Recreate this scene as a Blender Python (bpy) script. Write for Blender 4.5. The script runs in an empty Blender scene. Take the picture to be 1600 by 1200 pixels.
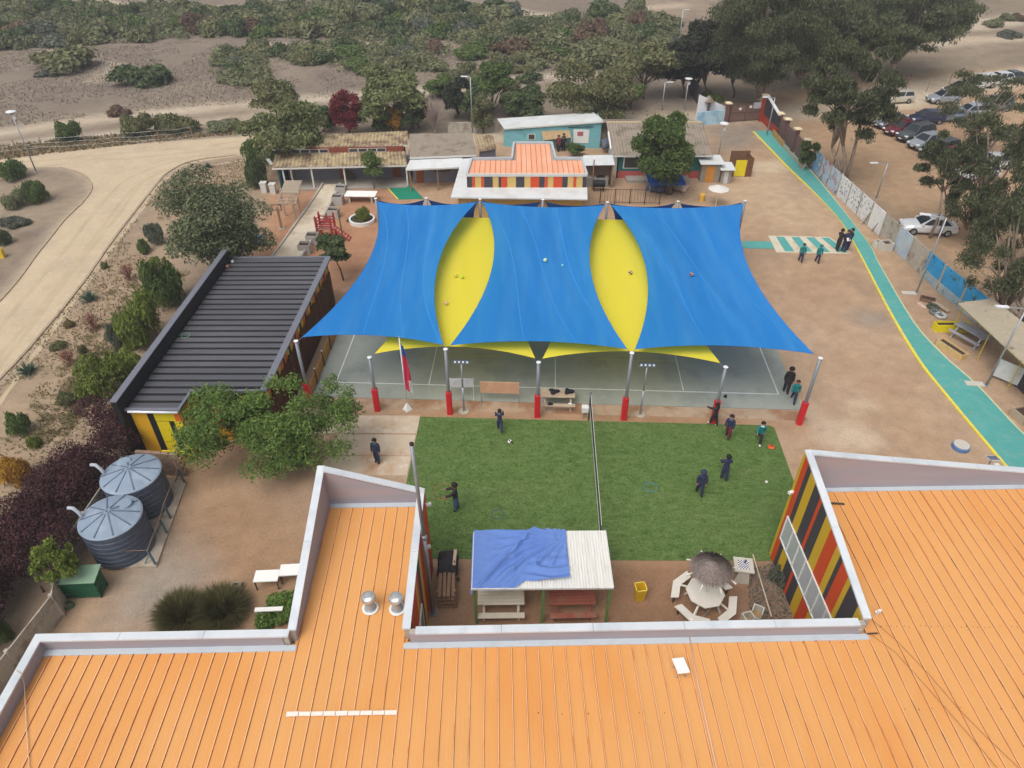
import bpy, math, random
import numpy as np
from mathutils import Vector, Matrix
random.seed(7)
rng = np.random.default_rng(7)
sc = bpy.context.scene
col = sc.collection
R = math.radians
# ---------------------------------------------------------------- camera, sky, sun, exposure
FOC, PITCH, HCAM = 1109.0, R(38.2), 24.0          # focal length in photo pixels (1600 wide), pitch below horizon, flying height
CP, SP = math.cos(PITCH), math.sin(PITCH)
cam = bpy.data.cameras.new('camera'); camo = bpy.data.objects.new('camera', cam); col.objects.link(camo)
cam.sensor_fit = 'HORIZONTAL'; cam.sensor_width = 36.0; cam.lens = FOC / 1600 * 36
cam.clip_start = 0.3; cam.clip_end = 3000
camo.location = (0, 0, HCAM); camo.rotation_euler = (R(90) - PITCH, 0, 0)
sc.camera = camo
SUN_EL, SUN_AZ = R(58), R(215)                      # azimuth clockwise from +Y
w = bpy.data.worlds.new('World'); sc.world = w; w.use_nodes = True
nt = w.node_tree; nt.nodes.clear()
sky = nt.nodes.new('ShaderNodeTexSky'); sky.sky_type = 'NISHITA'; sky.sun_disc = False
sky.sun_elevation = SUN_EL; sky.sun_rotation = SUN_AZ
sky.air_density = 1.0; sky.dust_density = 6.0; sky.ozone_density = 1.0
hs = nt.nodes.new('ShaderNodeHueSaturation'); hs.inputs['Saturation'].default_value = 0.22   # a white overcast sky
bg = nt.nodes.new('ShaderNodeBackground'); bg.inputs['Strength'].default_value = 0.15
wo = nt.nodes.new('ShaderNodeOutputWorld')
nt.links.new(sky.outputs[0], hs.inputs['Color']); nt.links.new(hs.outputs[0], bg.inputs['Color']); nt.links.new(bg.outputs[0], wo.inputs[0])
sl = bpy.data.lights.new('sun', 'SUN'); sl.energy = 0.95; sl.angle = R(45); sl.color = (1.0, 0.97, 0.93)
so = bpy.data.objects.new('sun', sl); col.objects.link(so)
sd = Vector((math.sin(SUN_AZ) * math.cos(SUN_EL), math.cos(SUN_AZ) * math.cos(SUN_EL), math.sin(SUN_EL)))
so.rotation_euler = sd.to_track_quat('Z', 'Y').to_euler(); so.location = sd * 60
sc.view_settings.view_transform = 'Standard'; sc.view_settings.look = 'None'
sc.view_settings.gamma = 1.0; sc.view_settings.use_curve_mapping = False
sc.view_settings.exposure = 0.02
sc.cycles.max_bounces = 6; sc.cycles.diffuse_bounces = 3; sc.cycles.glossy_bounces = 3
sc.cycles.transparent_max_bounces = 8; sc.cycles.use_denoising = True
# ---------------------------------------------------------------- photo pixel -> place on the site
def ray(u, v):
    x = (u - 800) / FOC; y = -(v - 600) / FOC
    return (x, CP + SP * y, -SP + CP * y)
def G(u, v, z=0.0):
    d = ray(u, v); t = (z - HCAM) / d[2]; return Vector((d[0] * t, d[1] * t, z))
def GY(u, v, Y):
    d = ray(u, v); t = Y / d[1]; return Vector((d[0] * t, Y, HCAM + d[2] * t))
def pxm(Y, z=0.0): return FOC / (Y * CP + (HCAM - z) * SP)      # pixels per metre at that depth
def zat(Y, v):                                                   # height at depth Y seen in row v
    d = ray(800, v); return HCAM + d[2] * Y / d[1]
# ---------------------------------------------------------------- materials
MAT = {}
def lin(c): return tuple(((x / 255) / 12.92 if x / 255 <= 0.04045 else (((x / 255) + 0.055) / 1.055) ** 2.4) for x in c)
def mat(name, c, rough=0.8, metal=0.0, var=0.12, vs=3.0, c2=None, c2s=0.8, c2lo=0.5, c2hi=0.65, bump=0.0, bs=20.0, stretch=None, spec=0.3, c3=None, c3s=6.0, c3lo=0.55, c3hi=0.7, world=False, rot=0.0, ov=0.0):
    if name in MAT: return MAT[name]
    m = bpy.data.materials.new(name); m.use_nodes = True
    n = m.node_tree.nodes; l = m.node_tree.links
    b = n['Principled BSDF']; b.inputs['Roughness'].default_value = rough; b.inputs['Metallic'].default_value = metal
    b.inputs['Specular IOR Level'].default_value = spec
    if world:
        g = n.new('ShaderNodeNewGeometry'); co = g.outputs['Position']
    else:
        g = n.new('ShaderNodeTexCoord'); co = g.outputs['Object']
    if stretch:
        mp = n.new('ShaderNodeMapping'); mp.inputs['Scale'].default_value = stretch; mp.inputs['Rotation'].default_value = (0, 0, rot); l.new(co, mp.inputs[0]); co = mp.outputs[0]
    def noise(s, det=4.0, rgh=0.6):
        t = n.new('ShaderNodeTexNoise'); t.inputs['Scale'].default_value = s; t.inputs['Detail'].default_value = det; t.inputs['Roughness'].default_value = rgh
        l.new(co, t.inputs['Vector']); return t.outputs['Fac']
    def mix(fac, a, bb):
        x = n.new('ShaderNodeMix'); x.data_type = 'RGBA'
        l.new(fac, x.inputs[0])
        for s, val in ((6, a), (7, bb)):
            if isinstance(val, tuple): x.inputs[s].default_value = (*val, 1)
            else: l.new(val, x.inputs[s])
        return x.outputs[2]
    def ramp(fac, lo, hi):
        x = n.new('ShaderNodeMapRange'); x.inputs[1].default_value = lo; x.inputs[2].default_value = hi; l.new(fac, x.inputs[0]); return x.outputs[0]
    out = mix(ramp(noise(vs), 0.3, 0.7), tuple(x * (1 - var) for x in c), tuple(min(1, x * (1 + var)) for x in c))
    if c2: out = mix(ramp(noise(c2s), c2lo, c2hi), out, tuple(c2))
    if c3: out = mix(ramp(noise(c3s, 6.0, 0.7), c3lo, c3hi), out, tuple(c3))
    if ov:                                             # every piece of a kind a shade apart
        oi = n.new('ShaderNodeObjectInfo'); hv = n.new('ShaderNodeHueSaturation'); mr = n.new('ShaderNodeMapRange'); mr.inputs[3].default_value = 1-ov; mr.inputs[4].default_value = 1+ov
        l.new(oi.outputs['Random'], mr.inputs[0]); l.new(mr.outputs[0], hv.inputs['Value']); l.new(out, hv.inputs['Color']); out = hv.outputs[0]
    l.new(out, b.inputs['Base Color'])
    if bump:
        bp = n.new('ShaderNodeBump'); bp.inputs['Strength'].default_value = bump; bp.inputs['Distance'].default_value = 0.02
        l.new(noise(bs), bp.inputs['Height']); l.new(bp.outputs[0], b.inputs['Normal'])
    MAT[name] = m; return m
def leafmat(name, ca, cb, trans=0.25, objvar=0.35):
    if name in MAT: return MAT[name]
    m = bpy.data.materials.new(name); m.use_nodes = True
    n = m.node_tree.nodes; l = m.node_tree.links; b = n['Principled BSDF']
    b.inputs['Roughness'].default_value = 0.7; b.inputs['Specular IOR Level'].default_value = 0.15
    g = n.new('ShaderNodeNewGeometry'); oi = n.new('ShaderNodeObjectInfo')
    x = n.new('ShaderNodeMix'); x.data_type = 'RGBA'
    l.new(g.outputs['Random Per Island'], x.inputs[0]); x.inputs[6].default_value = (*ca, 1); x.inputs[7].default_value = (*cb, 1)
    h = n.new('ShaderNodeHueSaturation')
    mr = n.new('ShaderNodeMapRange'); mr.inputs[3].default_value = 1 - objvar; mr.inputs[4].default_value = 1 + objvar
    l.new(oi.outputs['Random'], mr.inputs[0]); l.new(mr.outputs[0], h.inputs['Value']); l.new(x.outputs[2], h.inputs['Color'])
    l.new(h.outputs[0], b.inputs['Base Color'])
    t = n.new('ShaderNodeBsdfTranslucent'); l.new(h.outputs[0], t.inputs[0])
    ms = n.new('ShaderNodeMixShader'); ms.inputs[0].default_value = trans
    l.new(b.outputs[0], ms.inputs[1]); l.new(t.outputs[0], ms.inputs[2]); l.new(ms.outputs[0], n['Material Output'].inputs[0])
    MAT[name] = m; return m
def glass(name, c, rough=0.08):
    if name in MAT: return MAT[name]
    m = mat(name, c, rough=rough, var=0.1, vs=1.0, spec=0.6); return m
# ---------------------------------------------------------------- mesh helpers
HAZE_DENSITY = 0.001
PM = {}                                              # world matrix of every thing, for parts given in site coordinates
def setp(o, **k):
    for a, b in k.items():
        if b: o[a] = b
    return o
def thing(name, label, cat, loc=(0, 0, 0), rz=0.0, group=None):
    o = bpy.data.objects.new(name, None); col.objects.link(o); o.empty_display_size = 0.2
    o.location = loc; o.rotation_euler = (0, 0, rz)
    PM[o.name] = Matrix.Translation(Vector(loc)) @ Matrix.Rotation(rz, 4, 'Z')
    return setp(o, label=label, category=cat, group=group)
class MB:
    def __init__(s): s.v = []; s.f = []; s.m = []
    def add(s, vs, fs, mi=0):
        o = len(s.v); s.v += [tuple(p) for p in vs]
        for f in fs: s.f.append(tuple(i + o for i in f)); s.m.append(mi)
        return s
    def box(s, x0, y0, z0, x1, y1, z1, mi=0):
        vs = [(x0,y0,z0),(x1,y0,z0),(x1,y1,z0),(x0,y1,z0),(x0,y0,z1),(x1,y0,z1),(x1,y1,z1),(x0,y1,z1)]
        return s.add(vs, [(3,2,1,0),(4,5,6,7),(0,1,5,4),(1,2,6,5),(2,3,7,6),(3,0,4,7)], mi)
    def cbox(s, c, d, rz=0.0, mi=0, rx=0.0, ry=0.0):
        M = Matrix.Translation(Vector(c)) @ Matrix.Rotation(rz, 4, 'Z') @ Matrix.Rotation(ry, 4, 'Y') @ Matrix.Rotation(rx, 4, 'X')
        x, y, z = d[0] / 2, d[1] / 2, d[2] / 2
        vs = [M @ Vector(p) for p in [(-x,-y,-z),(x,-y,-z),(x,y,-z),(-x,y,-z),(-x,-y,z),(x,-y,z),(x,y,z),(-x,y,z)]]
        return s.add(vs, [(3,2,1,0),(4,5,6,7),(0,1,5,4),(1,2,6,5),(2,3,7,6),(3,0,4,7)], mi)
    def beam(s, p, q, w, h=None, mi=0):
        p = Vector(p); q = Vector(q); h = h or w; d = q - p
        if d.length < 1e-6: return s
        d.normalize()
        a = d.cross(Vector((0, 0, 1)))
        if a.length < 1e-3: a = Vector((1, 0, 0))
        a.normalize(); b = a.cross(d); a *= w / 2; b *= h / 2
        vs = [p-a-b, p+a-b, p+a+b, p-a+b, q-a-b, q+a-b, q+a+b, q-a+b]
        return s.add(vs, [(0,1,2,3),(7,6,5,4),(0,4,5,1),(1,5,6,2),(2,6,7,3),(3,7,4,0)], mi)
    def tube(s, pts, r, n=8, mi=0, cap=True):
        pts = [Vector(p) for p in pts]; k = len(pts)
        rr = list(r) if isinstance(r, (list, tuple)) else [r] * k
        vs = []; up = None
        for i, p in enumerate(pts):
            d = (pts[min(i + 1, k - 1)] - pts[max(i - 1, 0)])
            d = d.normalized() if d.length > 1e-9 else Vector((0, 0, 1))
            if up is None: up = Vector((0, 0, 1)) if abs(d.z) < 0.9 else Vector((0, 1, 0))
            a = d.cross(up)
            if a.length < 1e-4: a = d.cross(Vector((1, 0.3, 0)))
            a.normalize(); b = d.cross(a).normalized()
            for j in range(n):
                t = 2 * math.pi * j / n; vs.append(p + (a * math.cos(t) + b * math.sin(t)) * rr[i])
        fs = [(i*n+j, i*n+(j+1) % n, (i+1)*n+(j+1) % n, (i+1)*n+j) for i in range(k-1) for j in range(n)]
        fs = [f[::-1] for f in fs]
        if cap: fs += [tuple(range(n)), tuple(range((k-1)*n, k*n))[::-1]]
        return s.add(vs, fs, mi)
    def lathe(s, prof, n=16, c=(0, 0, 0), mi=0, cap=True):
        vs = []; k = len(prof)
        for r, z in prof:
            for j in range(n):
                t = 2 * math.pi * j / n; vs.append((c[0] + r * math.cos(t), c[1] + r * math.sin(t), c[2] + z))
        fs = [(i*n+j, i*n+(j+1) % n, (i+1)*n+(j+1) % n, (i+1)*n+j) for i in range(k-1) for j in range(n)]
        if cap: fs += [tuple(range(n))[::-1], tuple(range((k-1)*n, k*n))]
        return s.add(vs, fs, mi)
    def prism(s, poly, z0, z1, mi=0):
        a = sum(poly[i][0]*poly[(i+1) % len(poly)][1] - poly[(i+1) % len(poly)][0]*poly[i][1] for i in range(len(poly)))
        if a < 0: poly = poly[::-1]
        n = len(poly); vs = [(p[0], p[1], z0) for p in poly] + [(p[0], p[1], z1) for p in poly]
        fs = [tuple(range(n))[::-1], tuple(range(n, 2*n))] + [(i, (i+1) % n, (i+1) % n + n, i+n) for i in range(n)]
        return s.add(vs, fs, mi)
    def slab(s, quad, t, mi=0):                       # quad of 4 points given thickness t downwards along its normal
        q = [Vector(p) for p in quad]; nrm = (q[1]-q[0]).cross(q[3]-q[0]).normalized()
        if nrm.z < 0: q = [q[0], q[3], q[2], q[1]]; nrm = -nrm
        vs = q + [p - nrm * t for p in q]
        return s.add(vs, [(0,1,2,3),(7,6,5,4),(0,4,5,1),(1,5,6,2),(2,6,7,3),(3,7,4,0)], mi)
    def plate(s, quad, t, mi=0):                      # thin plate either side of a quad
        q = [Vector(p) for p in quad]; nrm = (q[1]-q[0]).cross(q[3]-q[0]).normalized() * t / 2
        vs = [p + nrm for p in q] + [p - nrm for p in q]
        return s.add(vs, [(0,1,2,3),(7,6,5,4),(0,4,5,1),(1,5,6,2),(2,6,7,3),(3,7,4,0)], mi)
    def strip(s, L, Rr, z, t=0.0, mi=0):              # ribbon between two polylines
        n = len(L); vs = [(p[0], p[1], z) for p in L] + [(p[0], p[1], z) for p in Rr]
        fs = [(i, n+i, n+i+1, i+1) for i in range(n-1)]
        if t:
            vs += [(p[0], p[1], z-t) for p in L] + [(p[0], p[1], z-t) for p in Rr]
            fs += [(i, i+1, 2*n+i+1, 2*n+i) for i in range(n-1)] + [(n+i, 3*n+i, 3*n+i+1, n+i+1) for i in range(n-1)]
            fs += [(0, 2*n, 3*n, n), (n-1, 2*n-1, 4*n-1, 3*n-1)]
        return s.add(vs, fs, mi)
    def sphere(s, c, r, n=10, m=7, mi=0, sc_=(1, 1, 1)):
        return s.lathe([(max(1e-3, r*math.sin(math.pi*i/m))*1.0, -r*math.cos(math.pi*i/m)*sc_[2]) for i in range(m+1)], n, c, mi)
    def mesh(s, name, mats, inv=None, smooth=False):
        me = bpy.data.meshes.new(name)
        vs = s.v if inv is None else [tuple(inv @ Vector(p)) for p in s.v]
        me.from_pydata(vs, [], s.f)
        ms = mats if isinstance(mats, (list, tuple)) else [mats]
        for m in ms: me.materials.append(m)
        if len(ms) > 1: me.polygons.foreach_set('material_index', s.m)
        if smooth: me.polygons.foreach_set('use_smooth', [True] * len(me.polygons))
        me.update(); return me
    def build(s, name, mats, parent=None, loc=None, smooth=False, local=False):
        inv = None
        if parent is not None and not local:
            inv = PM[parent.name].inverted()
        elif parent is None and not local:
            if loc is None:
                a = np.array(s.v); loc = ((a[:,0].min()+a[:,0].max())/2, (a[:,1].min()+a[:,1].max())/2, a[:,2].min())
            inv = Matrix.Translation(-Vector(loc))
        me = s.mesh(name, mats, inv, smooth)
        o = bpy.data.objects.new(name, me); col.objects.link(o)
        if parent is not None:
            o.parent = parent; PM[o.name] = PM[parent.name] if not local else Matrix.Identity(4)
        else:
            o.location = loc or (0, 0, 0); PM[o.name] = Matrix.Translation(Vector(loc or (0, 0, 0)))
        return o
def struct(o): o['kind'] = 'structure'; return o
def stuff(o): o['kind'] = 'stuff'; return o
def tag(o, label, cat, group=None): return setp(o, label=label, category=cat, group=group)
def link(name, me, parent=None, loc=(0, 0, 0), rot=(0, 0, 0), scale=(1, 1, 1)):
    o = bpy.data.objects.new(name, me); col.objects.link(o); o.parent = parent
    o.location = loc; o.rotation_euler = rot; o.scale = scale; return o
def dup(root, loc, rz=0.0, label=None, group=None, scale=None):
    r = root.copy(); col.objects.link(r); r.location = loc; r.rotation_euler = (0, 0, rz)
    if scale: r.scale = (scale,) * 3 if not isinstance(scale, tuple) else scale
    if label: r['label'] = label
    if group: r['group'] = group
    PM[r.name] = Matrix.Translation(Vector(loc)) @ Matrix.Rotation(rz, 4, 'Z')
    for ch in list(root.children):
        c = ch.copy(); col.objects.link(c); c.parent = r
        for g in list(ch.children):
            d = g.copy(); col.objects.link(d); d.parent = c
    return r
def smooth_line(pts, k=6):
    """Catmull-Rom through 2D/3D points"""
    P = [Vector(p) for p in pts]; P = [P[0]*2-P[1]] + P + [P[-1]*2-P[-2]]; out = []
    for i in range(1, len(P)-2):
        for j in range(k):
            t = j / k; a, b, c, d = P[i-1], P[i], P[i+1], P[i+2]
            out.append(0.5*((2*b)+(c-a)*t+(2*a-5*b+4*c-d)*t*t+(3*b-a-3*c+d)*t**3))
    out.append(P[-2]); return out
# ================================================================ GROUND
def vnoise(x, y, s, seed):
    r = np.random.default_rng(seed).random((256, 256))
    X = x / s + 1000.3; Y = y / s + 1000.7
    i = np.floor(X).astype(int); j = np.floor(Y).astype(int); fx = X - i; fy = Y - j
    fx = fx*fx*(3-2*fx); fy = fy*fy*(3-2*fy)
    g = lambda a, b: r[a % 256, b % 256]
    return (g(i,j)*(1-fx)+g(i+1,j)*fx)*(1-fy)+(g(i,j+1)*(1-fx)+g(i+1,j+1)*fx)*fy
def fbm(x, y, s, seed): return (vnoise(x,y,s,seed)+0.5*vnoise(x,y,s/2.1,seed+1)+0.25*vnoise(x,y,s/4.3,seed+2)+0.13*vnoise(x,y,s/9,seed+3))/1.88
def sdist(P, x, y):
    """signed distance to a polygon, positive inside"""
    P = np.array([(p[0], p[1]) for p in P]); n = len(P)
    d = np.full(x.shape, 1e9); ins = np.zeros(x.shape, bool)
    for k in range(n):
        a, b = P[k], P[(k+1) % n]; e = b - a; L = max(1e-9, (e**2).sum())
        t = np.clip(((x-a[0])*e[0]+(y-a[1])*e[1])/L, 0, 1)
        d = np.minimum(d, np.hypot(x-a[0]-t*e[0], y-a[1]-t*e[1]))
        c = ((a[1] > y) != (b[1] > y)) & (x < (b[0]-a[0])*(y-a[1])/((b[1]-a[1]) or 1e-9)+a[0]); ins ^= c
    return np.where(ins, d, -d)
def ldist(L, x, y):
    L = np.array([(p[0], p[1]) for p in L]); d = np.full(x.shape, 1e9)
    for k in range(len(L)-1):
        a, b = L[k], L[k+1]; e = b-a; Q = max(1e-9, (e**2).sum()); t = np.clip(((x-a[0])*e[0]+(y-a[1])*e[1])/Q, 0, 1)
        d = np.minimum(d, np.hypot(x-a[0]-t*e[0], y-a[1]-t*e[1]))
    return d
def GP(pts): return [G(*p) for p in pts]
ROAD_R = [(-140,730),(0,592),(60,527),(130,442),(175,377),(215,325),(243,290),(262,270),(300,252),(370,242),(430,236)]
ROAD_L = [(-140,590),(0,470),(60,395),(100,345),(130,315),(143,292),(128,272),(95,262),(40,262),(-60,268)]
ROAD_T = [(430,206),(375,214),(240,223),(100,236),(20,247),(-60,256)]
MAINROAD = smooth_line(GP(ROAD_R), 4) + [Vector(p) for p in GP(ROAD_T)] + smooth_line(GP(ROAD_L), 4)[::-1]
REARROAD = GP([(420,232),(560,226),(700,212),(860,196),(1000,182),(1120,172),(1200,168),(1300,150),(1420,128),(1560,110),(1700,95),(1700,118),(1600,132),(1480,160),(1330,185),(1210,190),(1120,190),(1010,196),(860,214),(700,228),(420,245)])
PARK = GP([(1190,150),(1330,128),(1500,112),(1700,100),(1800,200),(1800,420),(1560,470),(1475,410),(1400,340),(1330,290),(1250,215)])
YARD = GP([(-60,1130),(40,990),(110,900),(215,740),(240,650),(330,430),(400,380),(415,300),(425,262),(640,232),(780,205),(960,200),(1090,190),(1195,180),(1262,240),(1300,290),(1360,352),(1465,455),(1535,515),(1640,600),(1750,760),(1700,1100),(900,1150)])
TRACKS = [(GP([(-80,225),(0,208),(150,187),(250,176),(390,162),(560,150),(700,140),(800,126),(900,118),(1010,104),(1090,92)]), 1.5),
          (GP([(-80,240),(60,222),(200,205),(330,190),(440,176)]), 0.9),
          (GP([(130,0),(205,6),(420,14),(560,8),(760,14),(900,30),(1060,8)]), 1.8),
          (GP([(1500,45),(1600,30),(1750,40)]), 3.0), (GP([(80,75),(160,92),(185,104),(150,125)]), 0.7),
          (GP([(400,70),(560,66),(700,74),(900,84),(1030,98)]), 1.0), (GP([(1450,70),(1600,62)]), 2.0)]
xs = np.concatenate([[-1800,-600,-250,-140], np.arange(-98, 98.1, 0.55), [140,250,600,1800]])
ys = np.concatenate([[-400,-60,-10], np.arange(3, 78, 0.42), np.arange(78, 152, 0.75), [165,190,240,400,900,2500]])
GX_, GY_ = np.meshgrid(xs, ys); gx = GX_.ravel(); gy = GY_.ravel()
def sm(d, f): return np.clip(d / f * 0.5 + 0.5, 0, 1)
def L3(c): return np.array(lin(c))
nz = fbm(gx, gy, 9, 11); nz2 = fbm(gx, gy, 2.3, 31); nz3 = fbm(gx, gy, 22, 51)
def mixc(c, d, t): return c*(1-t[:,None]) + np.asarray(d)*t[:,None]
C = np.tile(L3((137,121,105)), (len(gx), 1))
C = mixc(C, L3((156,139,119)), np.clip((nz-0.42)*4, 0, 1)*0.75)
C = mixc(C, L3((114,101,92)), np.clip((nz2-0.52)*4, 0, 1)*0.5)
C = mixc(C, L3((122,112,92)), np.clip((nz3-0.55)*5, 0, 1)*0.45)
far = np.clip((gy-62)/20, 0, 1) * (gx < 20)
C = mixc(C, L3((124,114,106)), far*0.4)
# sandy verge between the left road and the shed
verge = GP([(262,272),(420,240),(420,300),(300,420),(185,640),(60,760),(-80,900),(-80,640),(0,597),(130,446)])
C = mixc(C, L3((168,145,120)), sm(sdist(verge, gx, gy)+(nz2-0.5)*2, 2.0)*0.75)
dj = (nz2-0.5)*1.6
C = mixc(C, mixc(np.tile(L3((172,143,114)), (len(gx),1)), L3((156,126,100)), np.clip((nz-0.45)*5,0,1)*0.6), sm(sdist(PARK, gx, gy)+dj, 1.5))
yard = sm(sdist(YARD, gx, gy)+dj, 0.8)
yc = np.tile(L3((174,145,118)), (len(gx),1))
yc = mixc(yc, L3((180,154,130)), np.clip((nz-0.5)*6,0,1)*0.5)
yc = mixc(yc, L3((158,127,101)), np.clip((nz2-0.52)*5,0,1)*0.3)
yc = mixc(yc, L3((140,120,105)), np.clip((fbm(gx,gy,5,77)-0.58)*6,0,1)*0.3)
# redder earth of the little play yard, darker brown earth by the near building, grey gravel beside the hedge
yc = mixc(yc, L3((168,112,80)), sm(sdist(GP([(420,300),(640,290),(600,420),(520,470),(400,430)]), gx, gy)+dj, 1.5)*0.55)
yc = mixc(yc, L3((140,104,78)), sm(sdist([(-3,11),(11,11),(11,19),(-3,19)], gx, gy)+dj, 1.0)*0.75)
yc = mixc(yc, L3((128,106,92)), sm(sdist([(8.3,12),(11.5,12),(11.5,18.6),(9.6,18.6)], gx, gy)+dj*0.3, 0.4)*0.8)
yc = mixc(yc, L3((146,114,86)), sm(sdist([(-15,11),(-6,11),(-6,21),(-14,23)], gx, gy)+dj*2, 2.0)*0.6)
yc = mixc(yc, L3((146,138,128)), sm(sdist(GP([(150,985),(185,900),(260,840),(330,880),(300,985)]), gx, gy)+dj, 1.0)*0.8)
yc = mixc(yc, L3((150,108,76)), sm(sdist(GP([(500,640),(1250,655),(1250,672),(640,655)]), gx, gy)+dj*0.5, 0.6)*0.7)
yc = mixc(yc, L3((140,128,116)), sm(sdist(GP([(1115,200),(1200,190),(1180,225),(1120,240)]), gx, gy)+dj, 1.2)*0.9)
yc = mixc(yc, L3((216,196,166)), sm(sdist(GP([(1160,258),(1215,250),(1240,268),(1170,275)]), gx, gy)+dj*0.5, 0.5)*0.7)
yc = mixc(yc, L3((192,168,140)), sm(sdist(GP([(1120,262),(1235,262),(1330,372),(1230,365),(1170,330),(1090,318)]), gx, gy)+dj, 2.5)*0.55)
yc = mixc(yc, L3((140,134,126)), sm(0.9-np.hypot(gx-22.2, gy-37.0)+dj, 0.8)*0.7)
for (uu, vv, rr) in ((1320,680,1.5),(1350,688,0.5),(1347,632,0.5),(640,720,1.2),(470,660,1.6),(1230,640,1.2)):
    p = G(uu, vv); yc = mixc(yc, L3((202,182,158)), sm(rr-np.hypot(gx-p.x, (gy-p.y)*1.4)+dj*0.7, 0.7)*0.6)
C = C*(1-yard[:,None]) + yc*yard[:,None]
sand = mixc(np.tile(L3((200,185,164)), (len(gx),1)), L3((186,166,142)), np.clip((nz-0.45)*5,0,1)*0.7)
for PP, ft in ((MAINROAD, 0.9), (REARROAD, 1.2)):
    t = sm(sdist(PP, gx, gy)+dj*0.5, ft)*(1 if PP is MAINROAD else 0.8); C = C*(1-t[:,None]) + sand*t[:,None]
for L, wd in TRACKS:
    t = sm(wd-ldist(L, gx, gy)+dj, 1.3)*0.8; C = C*(1-t[:,None]) + sand*t[:,None]
C *= (0.95 + 0.1*rng.random(len(gx)))[:, None]
# gentle relief away from everything that is built
farm = np.clip((gy-92)/25, 0, 1)
gz = farm*(fbm(gx, gy, 26, 91)-0.5)*2.2
def terrain(x, y):
    a, b = np.array([float(x)]), np.array([float(y)])
    return float(np.clip((b-92)/25, 0, 1)[0]*(fbm(a, b, 26, 91)-0.5)[0]*2.2)
me = bpy.data.meshes.new('ground'); ny, nx = GX_.shape
idx = np.arange(nx*ny).reshape(ny, nx)
q = np.stack([idx[:-1,:-1], idx[:-1,1:], idx[1:,1:], idx[1:,:-1]], -1).reshape(-1, 4)
me.vertices.add(len(gx)); me.vertices.foreach_set('co', np.stack([gx, gy, gz], 1).ravel())
me.loops.add(q.size); me.loops.foreach_set('vertex_index', q.ravel())
me.polygons.add(len(q)); me.polygons.foreach_set('loop_start', np.arange(0, q.size, 4)); me.polygons.foreach_set('loop_total', np.full(len(q), 4))
me.polygons.foreach_set('use_smooth', np.ones(len(q), bool))
at = me.color_attributes.new('soil', 'FLOAT_COLOR', 'POINT'); at.data.foreach_set('color', np.concatenate([C, np.ones((len(C),1))], 1).astype(np.float32).ravel())
me.update()
def soilmat():
    m = bpy.data.materials.new('soil'); m.use_nodes = True; n = m.node_tree.nodes; l = m.node_tree.links; b = n['Principled BSDF']
    b.inputs['Roughness'].default_value = 0.95; b.inputs['Specular IOR Level'].default_value = 0.1
    a = n.new('ShaderNodeAttribute'); a.attribute_name = 'soil'; g = n.new('ShaderNodeNewGeometry')
    def nzn(s, d=5.0, r=0.65):
        t = n.new('ShaderNodeTexNoise'); t.inputs['Scale'].default_value = s; t.inputs['Detail'].default_value = d; t.inputs['Roughness'].default_value = r; l.new(g.outputs['Position'], t.inputs['Vector']); return t.outputs['Fac']
    def mr(f, a0, a1, b0, b1):
        x = n.new('ShaderNodeMapRange'); x.inputs[1].default_value = a0; x.inputs[2].default_value = a1; x.inputs[3].default_value = b0; x.inputs[4].default_value = b1; l.new(f, x.inputs[0]); return x.outputs[0]
    mu = n.new('ShaderNodeMath'); mu.operation = 'MULTIPLY'
    l.new(mr(nzn(1.1), 0.3, 0.7, 0.86, 1.12), mu.inputs[0]); l.new(mr(nzn(9.0), 0.3, 0.7, 0.86, 1.14), mu.inputs[1])
    mx = n.new('ShaderNodeMix'); mx.data_type = 'RGBA'; mx.blend_type = 'MULTIPLY'; mx.inputs[0].default_value = 1.0
    l.new(a.outputs['Color'], mx.inputs[6]); l.new(mu.outputs[0], mx.inputs[7]); l.new(mx.outputs[2], b.inputs['Base Color'])
    bp = n.new('ShaderNodeBump'); bp.inputs['Strength'].default_value = 0.35; bp.inputs['Distance'].default_value = 0.05
    l.new(nzn(5.0, 8.0, 0.7), bp.inputs['Height']); l.new(bp.outputs[0], b.inputs['Normal'])
    return m
me.materials.append(soilmat())
go = bpy.data.objects.new('ground', me); col.objects.link(go); struct(go)

M_conc = mat('concrete', lin((176,164,148)), 0.9, var=0.1, vs=2.0, c2=lin((150,132,112)), c2s=0.9, bump=0.2, bs=30, world=True)
M_kerb = mat('kerb_concrete', lin((170,152,130)), 0.9, var=0.12, vs=3.0, c2=lin((160,140,116)), c2s=2.0, world=True)
M_sand = mat('road_sand', lin((194,175,147)), 0.95, var=0.07, vs=0.5, c2=lin((184,165,141)), c2s=0.35, c3=lin((208,196,178)), c3s=3.0, bump=0.25, bs=8, spec=0.1, world=True)
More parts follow.
